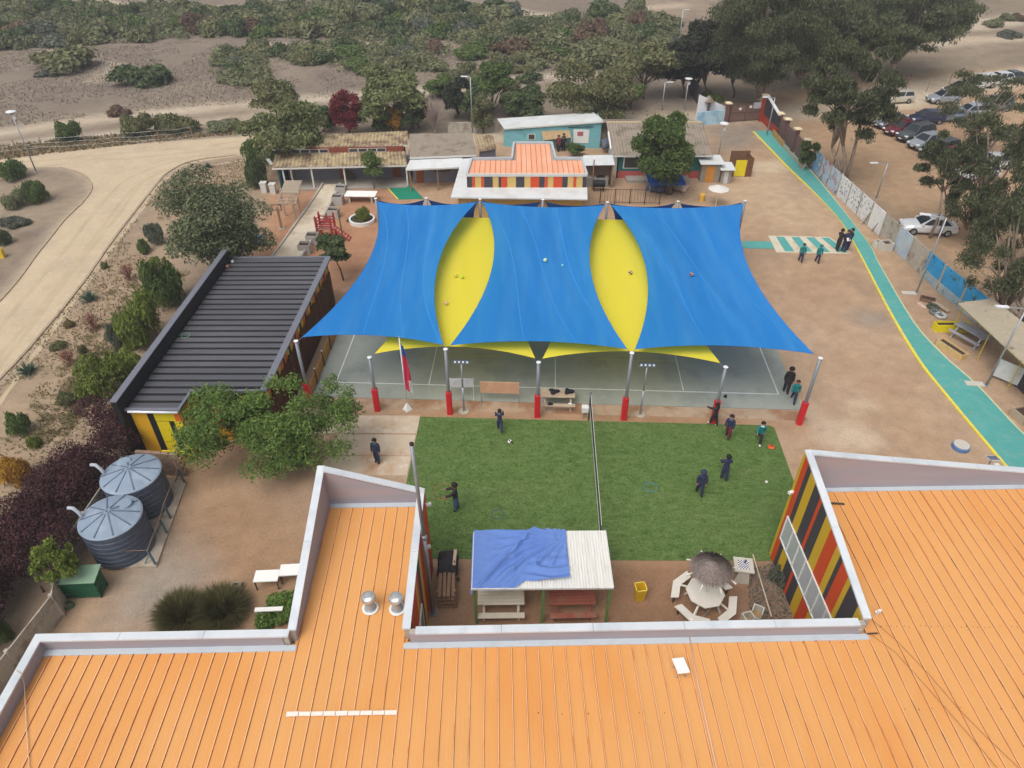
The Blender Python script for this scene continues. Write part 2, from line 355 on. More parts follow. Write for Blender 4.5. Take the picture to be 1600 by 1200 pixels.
# main dirt road: a sheet just above the ground, kerbs along its edges
inner = MAINROAD
mb = MB(); mb.add([(p[0], p[1], 0.004) for p in inner], [tuple(range(len(inner)))[::-1]])
droad = struct(mb.build('dirt_road', M_sand, loc=(0, 0, 0)))
M_rut = mat('wheel_track', lin((183,164,136)), 0.95, var=0.06, vs=0.6, c2=lin((194,175,147)), c2s=0.5, c2lo=.4, c2hi=.65, spec=0.1, world=True)
rr_ = random.Random(31); CL = [((-70,612),(30,498),(110,400),(180,310),(222,276),(300,250),(420,226)), ((-70,690),(30,560),(120,440),(200,335),(245,280),(310,258),(420,240)), ((-40,262),(60,256),(160,246),(280,236),(420,220))]
for cl_ in CL:
    L = smooth_line(GP(cl_), 14)
    for off in (-.75, .75):
        A_, B_ = [], []
        for i, p in enumerate(L):
            d = (L[min(i+1, len(L)-1)]-L[max(i-1, 0)]).normalized(); nn = Vector((-d.y, d.x, 0)); A_.append(p+nn*(off-.1-rr_.uniform(0,.12))); B_.append(p+nn*(off+.1+rr_.uniform(0,.12)))
        mb = MB(); mb.strip(A_, B_, .008+.001*CL.index(cl_)); mb.build('wheel_track', M_rut, droad)
def kerb(name, px, w=0.16, h=0.07, off=0.0):
    L = smooth_line(GP(px), 6); mb = MB(); A = []; B = []
    for i, p in enumerate(L):
        d = (L[min(i+1, len(L)-1)]-L[max(i-1, 0)]).normalized(); nn = Vector((-d.y, d.x, 0)); jx = random.uniform(-.02, .02)
        A.append(p+nn*(w/2+jx)); B.append(p-nn*(w/2-jx))
    mb.strip(B, A, h, h)
    struct(mb.build(name, M_kerb))
kerb('kerb', ROAD_R[:-1]); kerb('kerb', ROAD_L[:8])
# ------------------------------------------------ sports court
CA = R(-2.5); CO = Vector((2.3, 28.85))
def K(x, y): return Vector((CO.x + x*math.cos(CA) - y*math.sin(CA), CO.y + x*math.sin(CA) + y*math.cos(CA), 0))   # court frame
M_court = mat('court_surface', lin((150,153,143)), 0.85, var=0.07, vs=0.35, c2=lin((136,140,132)), c2s=0.5, c3=lin((164,160,150)), c3s=1.2, c3lo=0.58, c3hi=0.75, bump=0.08, bs=40, world=True)
mb = MB(); mb.prism([K(-13.0,0), K(12.9,0), K(12.9,18.2), K(-13.0,18.2)], -0.15, 0.03)
court = struct(mb.build('sports_court', M_court))
M_line = mat('court_line_paint', lin((214,216,210)), 0.8, var=0.15, vs=6.0, world=True); M_yline = mat('court_yellow_paint', lin((170,168,116)), 0.8, var=0.15, vs=6.0, world=True)
def cline(p, q, wd=0.06, m=M_line, z=0.034):
    p = Vector(p); q = Vector(q); d = (q-p).normalized(); n = Vector((-d.y, d.x, 0))*wd/2
    mb = MB(); mb.add([(*(p-n).xy, z), (*(q-n).xy, z), (*(q+n).xy, z), (*(p+n).xy, z)], [(0,1,2,3)]); mb.build('court_line', m, court)
cline(K(-12.0,1.25), K(11.95,1.25)); cline(K(-12.0,1.22), K(-12.0,16.8)); cline(K(11.95,1.22), K(11.95,16.8)); cline(K(-12,16.8), K(11.95,16.8))
cline(K(0,1.3), K(0,16.8), 0.05); cline(K(-6.9,1.3), K(-6.9,16.8), 0.05); cline(K(6.9,1.3), K(6.9,16.8), 0.05)
cline(K(-7.3,4.0), K(7.3,4.0), 0.045, M_yline, 0.038); cline(K(-7.3,4.0), K(-7.3,14), 0.045, M_yline, 0.038); cline(K(7.3,4.0), K(7.3,14), 0.045, M_yline, 0.038); cline(K(2.3,4.02), K(2.3,14), 0.04, M_yline, 0.038)
# lighter footing strip in front of the court
mb = MB(); mb.prism([K(-13.0,-0.85), K(12.9,-0.85), K(12.9,-0.01), K(-13.0,-0.01)], -0.15, 0.012)
struct(mb.build('pavement', mat('footing', lin((170,146,122)), 0.9, var=0.12, vs=2.0, c2=lin((150,112,84)), c2s=0.7, c2lo=0.45, c2hi=0.6, world=True)))
# ------------------------------------------------ artificial turf
def turfmat():
    m = bpy.data.materials.new('turf'); m.use_nodes = True; n = m.node_tree.nodes; l = m.node_tree.links; b = n['Principled BSDF']
    b.inputs['Roughness'].default_value = 0.8; b.inputs['Specular IOR Level'].default_value = 0.15
    g = n.new('ShaderNodeNewGeometry'); mp = n.new('ShaderNodeMapping'); mp.inputs['Scale'].default_value = (0.8, 1.5, 1); l.new(g.outputs['Position'], mp.inputs[0])
    def nzn(s, d, r, v=None):
        t = n.new('ShaderNodeTexNoise'); t.inputs['Scale'].default_value = s; t.inputs['Detail'].default_value = d; t.inputs['Roughness'].default_value = r; t.inputs['Distortion'].default_value = 0.5; l.new(mp.outputs[0], t.inputs['Vector']); return t.outputs['Fac']
    cr = n.new('ShaderNodeValToRGB'); e = cr.color_ramp.elements
    e[0].position = 0.33; e[0].color = (*lin((56,74,38)), 1); e[1].position = 0.62; e[1].color = (*lin((108,130,76)), 1)
    k = cr.color_ramp.elements.new(0.47); k.color = (*lin((87,110,56)), 1)
    ad = n.new('ShaderNodeMix'); ad.data_type = 'FLOAT'; ad.inputs[0].default_value = 0.5
    l.new(nzn(2.3, 6.0, 0.68), ad.inputs[2]); l.new(nzn(9.0, 4.0, 0.7), ad.inputs[3]); l.new(ad.outputs[0], cr.inputs[0])
    wr_ = n.new('ShaderNodeMapRange'); wr_.inputs[1].default_value = .5; wr_.inputs[2].default_value = .75; wr_.inputs[4].default_value = .38; l.new(nzn(.28, 5.0, .65), wr_.inputs[0])
    wm = n.new('ShaderNodeMix'); wm.data_type = 'RGBA'; l.new(wr_.outputs[0], wm.inputs[0]); l.new(cr.outputs[0], wm.inputs[6]); wm.inputs[7].default_value = (*lin((122,124,84)), 1); l.new(wm.outputs[2], b.inputs['Base Color'])
    bp = n.new('ShaderNodeBump'); bp.inputs['Strength'].default_value = 0.6; bp.inputs['Distance'].default_value = 0.03; l.new(nzn(14.0, 5.0, 0.7), bp.inputs['Height']); l.new(bp.outputs[0], b.inputs['Normal'])
    return m
TF = [(-4.72,27.75),(-4.95,22.0),(-4.95,18.75),(4.0,18.65),(12.95,18.6),(13.05,22.0),(13.3,26.9),(13.1,27.08),(4.0,27.42)]
M_turf = turfmat()
mb = MB(); mb.prism(TF, -0.05, 0.022); turf = struct(mb.build('artificial_turf', M_turf))
# blades standing proud of the turf: fine tufts, one mass
k = 26000; a = np.stack([rng.uniform(-4.85,13.1,k), rng.uniform(18.7,27.4,k)], 1); keep = sdist(TF, a[:,0], a[:,1]) > 0.05; a = a[keep]; k = len(a)
th = rng.uniform(0, 2*np.pi, k); wd = rng.uniform(.02,.05,k); hh = rng.uniform(.015,.045,k); tl = rng.uniform(.0,.05,k)
V = np.zeros((k,3,3)); dx, dy = np.cos(th), np.sin(th)
V[:,0] = np.stack([a[:,0]-dx*wd, a[:,1]-dy*wd, np.full(k,.021)],1); V[:,1] = np.stack([a[:,0]+dx*wd, a[:,1]+dy*wd, np.full(k,.021)],1); V[:,2] = np.stack([a[:,0]-dy*tl, a[:,1]+dx*tl, .021+hh],1)
me = bpy.data.meshes.new('turf_blades'); me.vertices.add(3*k); me.vertices.foreach_set('co', V.ravel()); me.loops.add(3*k); me.loops.foreach_set('vertex_index', np.arange(3*k)); me.polygons.add(k); me.polygons.foreach_set('loop_start', np.arange(0,3*k,3)); me.polygons.foreach_set('loop_total', np.full(k,3)); me.update()
me.materials.append(leafmat('turf_blade', lin((70,96,44)), lin((102,128,70)), 0.1, 0.0))
o = bpy.data.objects.new('turf_blades', me); col.objects.link(o); o.parent = turf; o.location = -Vector(turf.location); stuff(o)
# ------------------------------------------------ concrete paving between turf and shed
def slabs(name, pieces, m, z=0.03):
    root = None
    for i, pc in enumerate(pieces):
        mb = MB(); mb.prism(pc, -0.1, z + random.uniform(0, .006))
        if root is None: root = struct(mb.build(name, m))
        else: mb.build('slab', m, root)
M_pave = mat('paving_concrete', lin((198,180,158)), 0.9, var=0.08, vs=1.0, c2=lin((176,140,108)), c2s=0.55, c2lo=0.5, c2hi=0.7, c3=lin((210,198,182)), c3s=2.0, bump=0.12, bs=25, world=True)
g_ = lambda u, v: G(u, v).xy
slabs('pavement', [[g_(540,650),g_(657,650),g_(651,678),g_(530,677)], [g_(529,679),g_(650,680),g_(643,712),g_(512,711)], [g_(511,713),g_(642,714),g_(636,743),g_(494,744)], [g_(440,652),g_(538,650),g_(528,677),g_(425,680)]], M_pave)
# ------------------------------------------------ raised concrete walkway with low side walls in the play yard
A = GP([(428,408),(455,370),(480,335),(503,300),(507,293)]); B = GP([(470,408),(493,370),(510,335),(528,300),(531,293)])
M_walk = mat('walkway_concrete', lin((206,192,170)), 0.9, var=0.08, vs=1.5, c2=lin((186,166,140)), c2s=0.8, world=True)
mb = MB()
for i in range(4):
    a0, a1, b0, b1 = A[i], A[i+1], B[i], B[i+1]
    if i == 0: mb.strip([a0, a1.lerp(a0, .01)], [b0, b1.lerp(b0, .01)], 0.3, 0.3); wk = struct(mb.build('walkway', M_walk))
    else:
        mb = MB(); mb.strip([a0, a1.lerp(a0, .01)], [b0, b1.lerp(b0, .01)], 0.3, 0.3); mb.build('slab', M_walk, wk)
M_wallg = mat('rendered_kerb', lin((178,170,158)), 0.9, var=0.1, vs=3.0, world=True)
for S_, sg in ((A, -1), (B, 1)):
    for i in range(4):
        d = (S_[i+1]-S_[i]).normalized(); n = Vector((d.y, -d.x, 0))*0.08*sg
        p = S_[i]+n; qq = S_[i+1]+n
        mb = MB(); mb.beam((p.x, p.y, .2+.03*(i % 2)), (qq.x, qq.y, .2+.03*(i % 2)), 0.14, 0.42); mb.build('kerb', M_wallg, wk)
# ------------------------------------------------ green path on the far side of the yard
PL = smooth_line(GP([(1176,206),(1230,262),(1275,305),(1312,345),(1340,393),(1390,490),(1433,562),(1480,622),(1545,700),(1600,765),(1700,880)]), 5)
PR = smooth_line(GP([(1207,205),(1262,262),(1310,320),(1358,383),(1372,410),(1425,500),(1470,552),(1527,603),(1590,670),(1660,735),(1780,860)]), 5)
M_path = mat('green_path_paint', lin((84,160,154)), 0.75, var=0.06, vs=0.8, c2=lin((100,164,158)), c2s=1.4, c3=lin((140,164,148)), c3s=2.2, c3lo=0.54, c3hi=0.78, bump=0.08, bs=30, world=True)
M_pyel = mat('path_yellow_paint', lin((226,208,74)), 0.7, var=0.1, vs=4.0, c2=lin((206,190,120)), c2s=3.0, world=True)
M_pal = mat('path_pale_edge', lin((196,200,160)), 0.8, var=0.1, vs=4.0, world=True)
mb = MB(); mb.strip(PL, PR, 0.06, 0.12); path = struct(mb.build('footpath', M_path, loc=(0,0,0)))
def edge(L, other, wd, m, h=0.066):
    a = [p for p in L]; b = [p+(o-p).normalized()*wd for p, o in zip(L, other)]; a = [p-(o-p).normalized()*0.03 for p, o in zip(L, other)]
    mb = MB(); mb.strip(a, b, h, h); mb.build('kerb', m, path)
edge(PL, PR, 0.15, M_pyel); edge(PR, PL, 0.07, M_pal)
mb = MB(); mb.strip(GP([(1160,377),(1206,378)]), GP([(1160,388),(1209,389)]), 0.03, 0.05); struct(mb.build('footpath', M_path))
M_cw = mat('crosswalk_concrete', lin((208,198,176)), 0.9, var=0.08, vs=2.0, c2=lin((190,172,146)), c2s=1.0, world=True)
mb = MB(); cwq = GP([(1200,369),(1296,371),(1331,397),(1213,395)]); mb.prism([p.xy for p in cwq], -0.05, 0.05); cw = struct(mb.build('crossing', M_cw))
for t in (0.12, 0.36, 0.60, 0.84):
    a, b, c_, d_ = cwq[0].lerp(cwq[1], t), cwq[0].lerp(cwq[1], t+.13), cwq[3].lerp(cwq[2], t+.13), cwq[3].lerp(cwq[2], t)
    e = 0.06; a, d_ = a.lerp(d_, e), d_.lerp(a, e); b, c_ = b.lerp(c_, e), c_.lerp(b, e)
    mb = MB(); mb.add([(*p.xy, 0.054) for p in (a, d_, c_, b)], [(0,1,2,3)]); mb.build('stripe', M_path, cw)
# ================================================================ NEAR SCHOOL BUILDING (orange roof)
M_roof = mat('orange_roof_sheet', lin((219,158,94)), 0.5, var=0.03, vs=0.25, c2=lin((214,140,68)), c2s=0.22, c2lo=0.45, c2hi=0.75, c3=lin((222,184,148)), c3s=3.2, c3lo=0.64, c3hi=0.88, stretch=(1.5, 0.5, 1), spec=0.4, world=True, ov=0.012)
M_ribhi = mat('roof_rib_highlight', lin((228,184,138)), 0.5, var=0.06, vs=0.8, c2=lin((204,140,88)), c2s=0.8, spec=0.4, world=True)  # paler rib tops: a metal highlight painted into the colour
M_seam = mat('roof_seam', lin((188,122,80)), 0.8, var=0.2, vs=1.0, c2=lin((118,80,66)), c2s=0.6, c2lo=0.56, c2hi=0.68, world=True)  # rib sides: brown dirt, with the gap's shade put into the colour
M_cap = mat('parapet_cap_metal', lin((206,210,214)), 0.5, var=0.05, vs=1.0, c2=lin((190,196,202)), c2s=0.8, world=True)
M_lilac = mat('parapet_lining', lin((156,152,160)), 0.7, var=0.06, vs=0.6, c2=lin((168,154,156)), c2s=0.5, stretch=(0.4, 0.4, 3), world=True)
M_gutter = mat('gutter_metal', lin((186,194,200)), 0.5, var=0.08, vs=1.0, c2=lin((172,178,182)), c2s=1.0, c2lo=0.5, c2hi=0.7, world=True)
M_wallw = mat('render_wall', lin((170,160,150)), 0.9, var=0.06, world=True)
S_YEL = mat('yellow_cladding', lin((206,168,46)), 0.6, var=0.05, vs=3.0, stretch=(6, 6, 0.5))
S_RED = mat('orange_red_cladding', lin((205,76,36)), 0.6, var=0.06, vs=3.0, stretch=(6, 6, 0.5))
S_GRY = mat('charcoal_cladding', lin((68,64,70)), 0.6, var=0.08, vs=3.0, stretch=(6, 6, 0.5))
M_white = mat('white_paint', lin((226,226,222)), 0.6, var=0.04, vs=2.0)
M_glassg = glass('window_glass_grey', lin((180,186,188)), 0.12)
M_steel = mat('galvanised_steel', lin((150,154,158)), 0.4, metal=0.6, var=0.1, vs=6.0)
BL = Vector((0, 12.58, 0)); BR = R(1.25)
bld = thing('school_building', 'large building with faded orange ribbed metal roof and pale grey parapet edges', 'building', BL, BR)
BM = PM[bld.name]; BI = BM.inverted()
def loc3(u, v, z): return BI @ G(u, v, z)
def part(mb, name, m, parent=bld, smooth=False):
    """local coordinates of the building"""
    o = mb.build(name, m, None, loc=(0, 0, 0)); o.location = (0, 0, 0); o.parent = parent
    if smooth: o.data.polygons.foreach_set('use_smooth', [True]*len(o.data.polygons))
    PM[o.name] = BM; return o
def seg(mb, p, q, za, zb, zc, zd, t, mi=0):
    """upright slab from p to q (outer line), bottom za/zb, top zc/zd, thickness t towards the left of p->q"""
    p = Vector((p[0], p[1], 0)); q = Vector((q[0], q[1], 0)); d = (q-p).normalized(); n = Vector((-d.y, d.x, 0))*t
    vs = [p+Vector((0,0,za)), q+Vector((0,0,zb)), q+n+Vector((0,0,zb)), p+n+Vector((0,0,za)), p+Vector((0,0,zc)), q+Vector((0,0,zd)), q+n+Vector((0,0,zd)), p+n+Vector((0,0,zc))]
    mb.add(vs, [(3,2,1,0),(4,5,6,7),(0,1,5,4),(1,2,6,5),(2,3,7,6),(3,0,4,7)], mi)
RZ = 4.1; XL, XR = -14.5, 32.0; LW0, LW1, LWY = -6.85, -3.15, 5.8; RW0, RWY = 10.95, 6.2; YS = -12.0
# outer runs of the roof edge, walked so that the inside lies on the left: (p, q, top at p, top at q)
runs = [((XL,0),(XL,YS),4.6,4.6), ((LW0,0),(XL,0),4.6,4.6), ((LW0,LWY),(LW0,0),5.85,4.6), ((LW1,LWY),(LW0,LWY),4.6,5.85), ((LW1,0),(LW1,LWY),4.6,4.6),
        ((RW0,0),(LW1,0),4.6,4.6), ((RW0,RWY),(RW0,0),5.9,4.62), ((21.0,RWY),(RW0,RWY),4.6,5.9), ((XR,RWY),(21.0,RWY),4.6,4.6)]
for i, (p, q, zp, zq) in enumerate(runs):
    p_, q_ = Vector(p), Vector(q); d = (q_-p_).normalized(); n = Vector((-d.y, d.x)); L = (q_-p_).length
    inn0 = 0.0; 
    mb = MB(); seg(mb, p, q, 0, 0, zp-.03, zq-.03, 0.17); part(mb, 'wall', M_wallw)
    a = p_+n*0.171; b = q_+n*0.171
    # concave and convex corners: trim the lining so pieces butt
    mb = MB(); seg(mb, a+d*0.18 if i not in (2, 6) else a+d*0.18, b-d*0.02, RZ-.25, RZ-.25, zp-.031, zq-.031, 0.025); part(mb, 'parapet_lining', M_lilac)
    ns = max(1, round(L/2.9)); ext = 0.02
    for k_ in range(ns):                              # capping in lengths with a visible joint
        t0, t1 = k_/ns, (k_+1)/ns
        e = 0.05 if True else 0
        aa = p_.lerp(q_, t0)-n*0.03+d*(0.006 if k_ else (-0.03 if i not in (5,) else 0.2)); bb = p_.lerp(q_, t1)-n*0.03-d*(0.006 if k_ < ns-1 else (0.20 if i in (1, 4, 0) else (0.0 if i in (2, 6) else 0.19)))
        za = zp+(zq-zp)*t0; zb = zp+(zq-zp)*t1
        zo = 0.003*(i % 3)
        mb = MB(); seg(mb, aa, bb, za-.03+zo, zb-.03+zo, za+.035+zo, zb+.035+zo, 0.26); part(mb, 'parapet_cap', M_cap)
    if i in (1, 3, 5, 7, 8):
        mb = MB(); a = p_+n*0.2; b = q_+n*0.2
        if i == 3 or i == 7: a = p_+n*0.2+d*0.2; b = q_+n*0.2-d*0.2
        if i == 8: b = q_+n*0.2
        if i == 1: a = a-d*0.199
        if i == 5: a = a-d*0.18; b = b+d*0.199
        seg(mb, a, b, RZ-.2, RZ-.2, RZ+.03, RZ+.03, 0.20); part(mb, 'gutter', M_gutter)
# roof panels
PW = 0.4125
def panel_mesh(y0, y1):
    pr = [(0,0,0),(.008,.04,1),(.032,.042,1),(.042,.0,1),(.14,.001,0),(.154,.004,0),(.168,.001,0),(.27,.001,0),(.284,.004,0),(.298,.001,0),(PW-.001,0,0)]
    mb = MB(); n = len(pr); vs = []
    for y in (y0, y1):
        vs += [(x, y, z) for x, z, _ in pr]
    vs += [(0, y0, -.05), (PW-.001, y0, -.05), (0, y1, -.05), (PW-.001, y1, -.05)]
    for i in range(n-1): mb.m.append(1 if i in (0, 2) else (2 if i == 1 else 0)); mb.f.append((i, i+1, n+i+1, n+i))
    mb.v = vs; mb.m[0] = 1; b = 2*n
    for f in [(n, *range(n+1, 2*n), b+3, b+2), (0, b, b+1, *range(n-1, 0, -1))]: mb.f.append(f); mb.m.append(0)
    lap = [(x+.0005, z+.004) for x, z, _ in pr]; yl = -4.35; o_ = len(mb.v)     # the lower sheet laps over the upper one
    mb.v += [(x, y, z) for y in (yl, yl+.16) for x, z in lap]
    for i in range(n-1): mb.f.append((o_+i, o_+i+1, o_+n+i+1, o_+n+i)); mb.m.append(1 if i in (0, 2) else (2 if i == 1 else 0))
    return mb.mesh('roof_panel', [M_roof, M_seam, M_ribhi])
PMS = {}
x = XL+.2; xs_ = []
x0 = LW0+.2+.0005-PW*18
for i in range(118):
    xx = x0+i*PW
    if xx < XL+.19 or xx+PW > XR: continue
    yf = -0.402
    if xx > LW0+.19 and xx+PW < LW1-.19: yf = LWY-.405
    if xx > RW0+.12: yf = RWY-.405
    key = round(yf, 2)
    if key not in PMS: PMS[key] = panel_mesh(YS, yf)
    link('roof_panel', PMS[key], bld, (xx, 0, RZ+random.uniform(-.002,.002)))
mb = MB(); mb.prism([(XL+.1,YS),(XR,YS),(XR,RWY-.1),(RW0+.1,RWY-.1),(RW0+.1,-.1),(LW1-.1,-.1),(LW1-.1,LWY-.1),(LW0+.1,LWY-.1),(LW0+.1,-.1),(XL+.1,-.1)], RZ-.3, RZ-.06); part(mb, 'roof_deck', M_roof)
# coloured boards on the two inner side walls
def boards(x, sgn, y0, y1, seq, top):
    y = y1; i = 0
    while y > y0+.02:
        c, wd = seq[i % len(seq)]; a = max(y0, y-wd); i += 1
        mb = MB(); xo = x+sgn*.001; xi = x+sgn*.03
        mb.add([(xo,a+.004,.02),(xi,a+.004,.02),(xi,y-.004,.02),(xo,y-.004,.02),(xo,a+.004,top(a)-.06),(xi,a+.004,top(a)-.06),(xi,y-.004,top(y)-.06),(xo,y-.004,top(y)-.06)],
               [(0,1,2,3),(7,6,5,4),(0,4,5,1),(1,5,6,2),(2,6,7,3),(3,7,4,0)])
        part(mb, 'wall_board', c); y = a
boards(RW0, -1, 0.02, RWY, [(S_YEL,.18),(S_RED,.36),(S_GRY,.3),(S_YEL,.5),(S_GRY,.55),(S_RED,.2),(S_GRY,.5),(S_YEL,.5),(S_RED,.62),(S_YEL,.34),(S_GRY,.22),(S_RED,.55),(S_YEL,.24),(S_GRY,.7),(S_YEL,.5)], lambda y: 4.62+(5.9-4.62)*y/RWY)
S_GRN = mat('green_cladding', lin((70,120,92)), 0.6, var=0.06)
boards(LW1, 1, 0.02, LWY, [(S_RED,1.3),(S_GRY,.3),(S_YEL,.35),(S_RED,.7),(S_YEL,.4),(S_GRY,.5),(S_RED,.35),(S_YEL,.3)], lambda y: 4.58)
# windows of the inner side walls
def wall_window(x, sgn, y0, y1, z0, z1, n, pm):
    f = MB(); t = 0.05
    xo, xi = sorted((x+sgn*.031, x+sgn*.075))
    f.box(xo, y0, z0, xi, y1, z0+t); f.box(xo, y0, z1-t, xi, y1, z1)
    for k_ in range(n+1):
        yy = y0+(y1-y0-t)*k_/n; f.box(xo+.001, yy, z0+t, xi-.001, yy+t, z1-t)
    w_ = part(f, 'window', M_white)
    for k_ in range(n):
        a = y0+(y1-y0-t)*k_/n+t; b = y0+(y1-y0-t)*(k_+1)/n
        g = MB(); xa, xb = sorted((x+sgn*.033, x+sgn*.045)); g.box(xa, a, z0+t, xb, b, z1-t); part(g, 'pane', pm, w_)
wall_window(RW0, -1, 0.9, 5.8, 1.5, 2.8, 7, M_glassg)
wall_window(LW1, 1, 0.2, 2.2, 1.3, 2.7, 3, glass('window_glass_green', lin((70,120,96)), 0.15))
# floodlights fixed to the wing corners
for (x, y, z) in ((RW0-.12, 6.0, 3.9), (LW1+.14, 5.6, 4.0), (LW1+.12, 4.5, 2.9)):
    mb = MB(); mb.cbox((x, y, z), (.2, .12, .1), 0.4); mb.beam((x, y, z), (x+(.14 if x > 0 else -.14), y, z+.05), .04); part(mb, 'wall_light', M_white)
# turbine vents
M_vent = mat('vent_aluminium', lin((206,208,208)), 0.3, metal=0.7, var=0.08, vs=8.0)
for (u, v) in ((579, 951), (621, 952)):
    p = loc3(u, v, RZ)
    mb = MB(); mb.lathe([(.24,.0),(.24,.035),(.2,.05),(.16,.06),(.155,.42),(.175,.44)], 20, p); vt = part(mb, 'roof_vent', mat('vent_pipe', lin((168,176,184)), 0.4, metal=0.5, var=0.1), smooth=False)
    mb = MB()
    for k_ in range(20):                               # bulged blades of the spinning head
        t = 2*math.pi*k_/20
        pts = [Vector((p.x+r*math.cos(t+a), p.y+r*math.sin(t+a), p.z+z)) for r, z, a in ((.17,.45,0),(.225,.53,.12),(.235,.6,.22),(.2,.68,.34),(.1,.73,.45))]
        for i in range(4):
            q0, q1 = pts[i], pts[i+1]; wv = Vector((-math.sin(t+.2), math.cos(t+.2), 0))*.037
            mb.add([q0-wv, q0+wv, q1+wv, q1-wv], [(0,1,2,3)])
    mb.lathe([(.12,.725),(.11,.745),(.02,.755)], 16, p); part(mb, 'turbine_head', M_vent, vt)
    mb = MB(); mb.lathe([(.27,.0),(.27,.018),(.16,.022)], 20, p+Vector((0,0,.03))); part(mb, 'flashing', mat('flashing_sealant', lin((226,222,214)), 0.7, var=0.1, vs=6.0), vt)
# pale repair tape laid across the panels
a = loc3(448, 1117, RZ); b = loc3(621, 1114.5, RZ); mb = MB(); n = 9
for i in range(n):
    q0 = a.lerp(b, i/n); q1 = a.lerp(b, (i+1)/n-.006); mb.cbox(((q0.x+q1.x)/2, (q0.y+q1.y)/2, RZ+.05), ((q1.x-q0.x), .12+.02*random.random(), .008), random.uniform(-.02,.02))
part(mb, 'repair_tape', mat('repair_tape_white', lin((232,224,212)), 0.7, var=0.06, vs=5.0))
# conduit pipes and cables lying on the roof
def pipe(px, z, r, m, name='conduit', zz=None, parent=bld):
    pts = [loc3(u, v, z if zz is None else zz[i]) for i, (u, v) in enumerate(px)]; mb = MB(); mb.tube(pts, r, 6); return part(mb, name, m, parent, True)
M_pipe = mat('pinkish_conduit', lin((226,190,176)), 0.6, var=0.06); M_pipew = mat('white_conduit', lin((226,220,206)), 0.6, var=0.06); M_cable = mat('dark_cable', lin((130,82,58)), 0.8, var=0.1); M_cabw = mat('pale_cable', lin((214,190,172)), 0.8)
pipe([(1077,994),(1089,1060),(1103,1125),(1121,1205),(1130,1250)], RZ+.05, .017, M_pipe)
pipe([(1082,966),(1083,984),(1150,984),(1230,980),(1290,978),(1348,984)], RZ+.3, .014, M_pipew, zz=[4.68,4.33,4.33,4.33,4.35,4.33])
for u in (1077, 1080): pipe([(u,966),(u,984)], 0, .013, M_pipe if u < 1079 else M_pipew, zz=[4.68,4.3])
pipe([(1360,966),(1400,1000),(1450,1052),(1500,1110),(1548,1158),(1590,1198),(1640,1250)], RZ+.05, .006, M_cable, 'cable')
pipe([(1362,992),(1400,1020),(1447,1072),(1500,1132),(1562,1204)], RZ+.05, .006, M_cable, 'cable')
pipe([(26,1048),(33,1053),(38,1070),(40,1110),(43,1160),(46,1210)], 0, .012, M_cabw, 'cable', zz=[4.66,4.66,4.3,4.15,4.15,4.15])
pipe([(1040,1005),(1044,1018),(1043,1032),(1048,1048)], RZ+.05, .008, M_cabw, 'cable')
# rows of roofing screws with rust stains
M_rust = mat('rusty_screw', lin((120,84,56)), 0.9, var=0.3, vs=9.0)
mb = MB()
for (u0, u1, v, st) in ((1375,1600,979,9), (1415,1595,1107,21), (1235,1345,1003,20), (840,1060,1115,40)):
    u = u0
    while u < u1:
        p = loc3(u+random.uniform(-2,2), v+random.uniform(-1.5,1.5), RZ); mb.lathe([(.012+random.random()*.012,.0),(.014,.012),(.004,.014)], 7, (p.x, p.y, RZ)); u += st
part(mb, 'screw_row', M_rust)
mb = MB(); p = loc3(1360, 991, RZ); mb.cbox((p.x+.05, p.y, RZ+.04), (.35, .05, .012), .05); part(mb, 'sealant_patch', mat('black_sealant', lin((70,60,56)), 0.8)); mb = MB(); p = loc3(1308, 788, RZ); mb.cbox((p.x, p.y, RZ+.045), (.5, .09, .02), -.1); part(mb, 'sealant_patch', mat('black_sealant', lin((70,60,56)), 0.8))
p = loc3(1369, 962, RZ)
mb = MB(); mb.tube([p, p+Vector((.02,0,.22))], .02, 6); mb.cbox(p+Vector((.02,0,.25)), (.12,.07,.1), .3); mb.cbox(p+Vector((-.04,.02,.18)), (.07,.07,.06), .8); part(mb, 'cable_bracket', M_white)
# satellite internet panel on its stand
p = G(1061, 1052, RZ)
t = thing('satellite_antenna', 'white rectangular satellite internet panel standing on the orange roof', 'antenna', (p.x, p.y, RZ+.037), R(6))
mb = MB(); mb.cbox((0, .02, .36), (.36, .58, .035), 0, 0, R(-16)); mb.build('panel', mat('antenna_white', lin((244,244,242)), 0.4, var=0.02), t, local=True)
mb = MB(); mb.tube([(0,.02,.34),(0,.04,.1)], .025, 8)
for s in ((-.16,-.16),(.16,-.16),(-.14,.2),(.14,.2)): mb.tube([(0,.04,.12),(s[0],s[1],.01)], .014, 6)
mb.build('stand', M_steel, t, local=True)
# tall steel mast beside the near wing and the covered cupboard at its foot
p = G(677, 958)
t = thing('lamp_mast', 'tall plain galvanised steel mast rising beside the near orange roofed wing', 'mast', (p.x, p.y, 0))
mb = MB(); mb.tube([(0,0,0),(-.02,0,4.5)], .085, 12); mb.tube([(-.02,0,4.5),(-.06,0,8.95)], .065, 12); mb.build('pole', M_steel, t, local=True, smooth=True)
mb = MB(); mb.lathe([(.105,4.42),(.105,4.58),(.07,4.62)], 12); mb.build('collar', M_steel, t, local=True)
mb = MB(); mb.lathe([(.07,8.9),(.075,8.97),(.05,8.99)], 12, (-.06,0,0)); mb.build('end_cap', mat('black_rubber', lin((40,40,44)), 0.8), t, local=True)
mb = MB(); mb.cbox((0,0,.015), (.34,.34,.03), .2); mb.build('base_plate', M_steel, t, local=True)
a = G(690, 905); t = thing('storage_rack', 'wooden crate rack under a dark cover beside the near wing wall', 'rack', (-2.55, 17.3, 0), R(2))
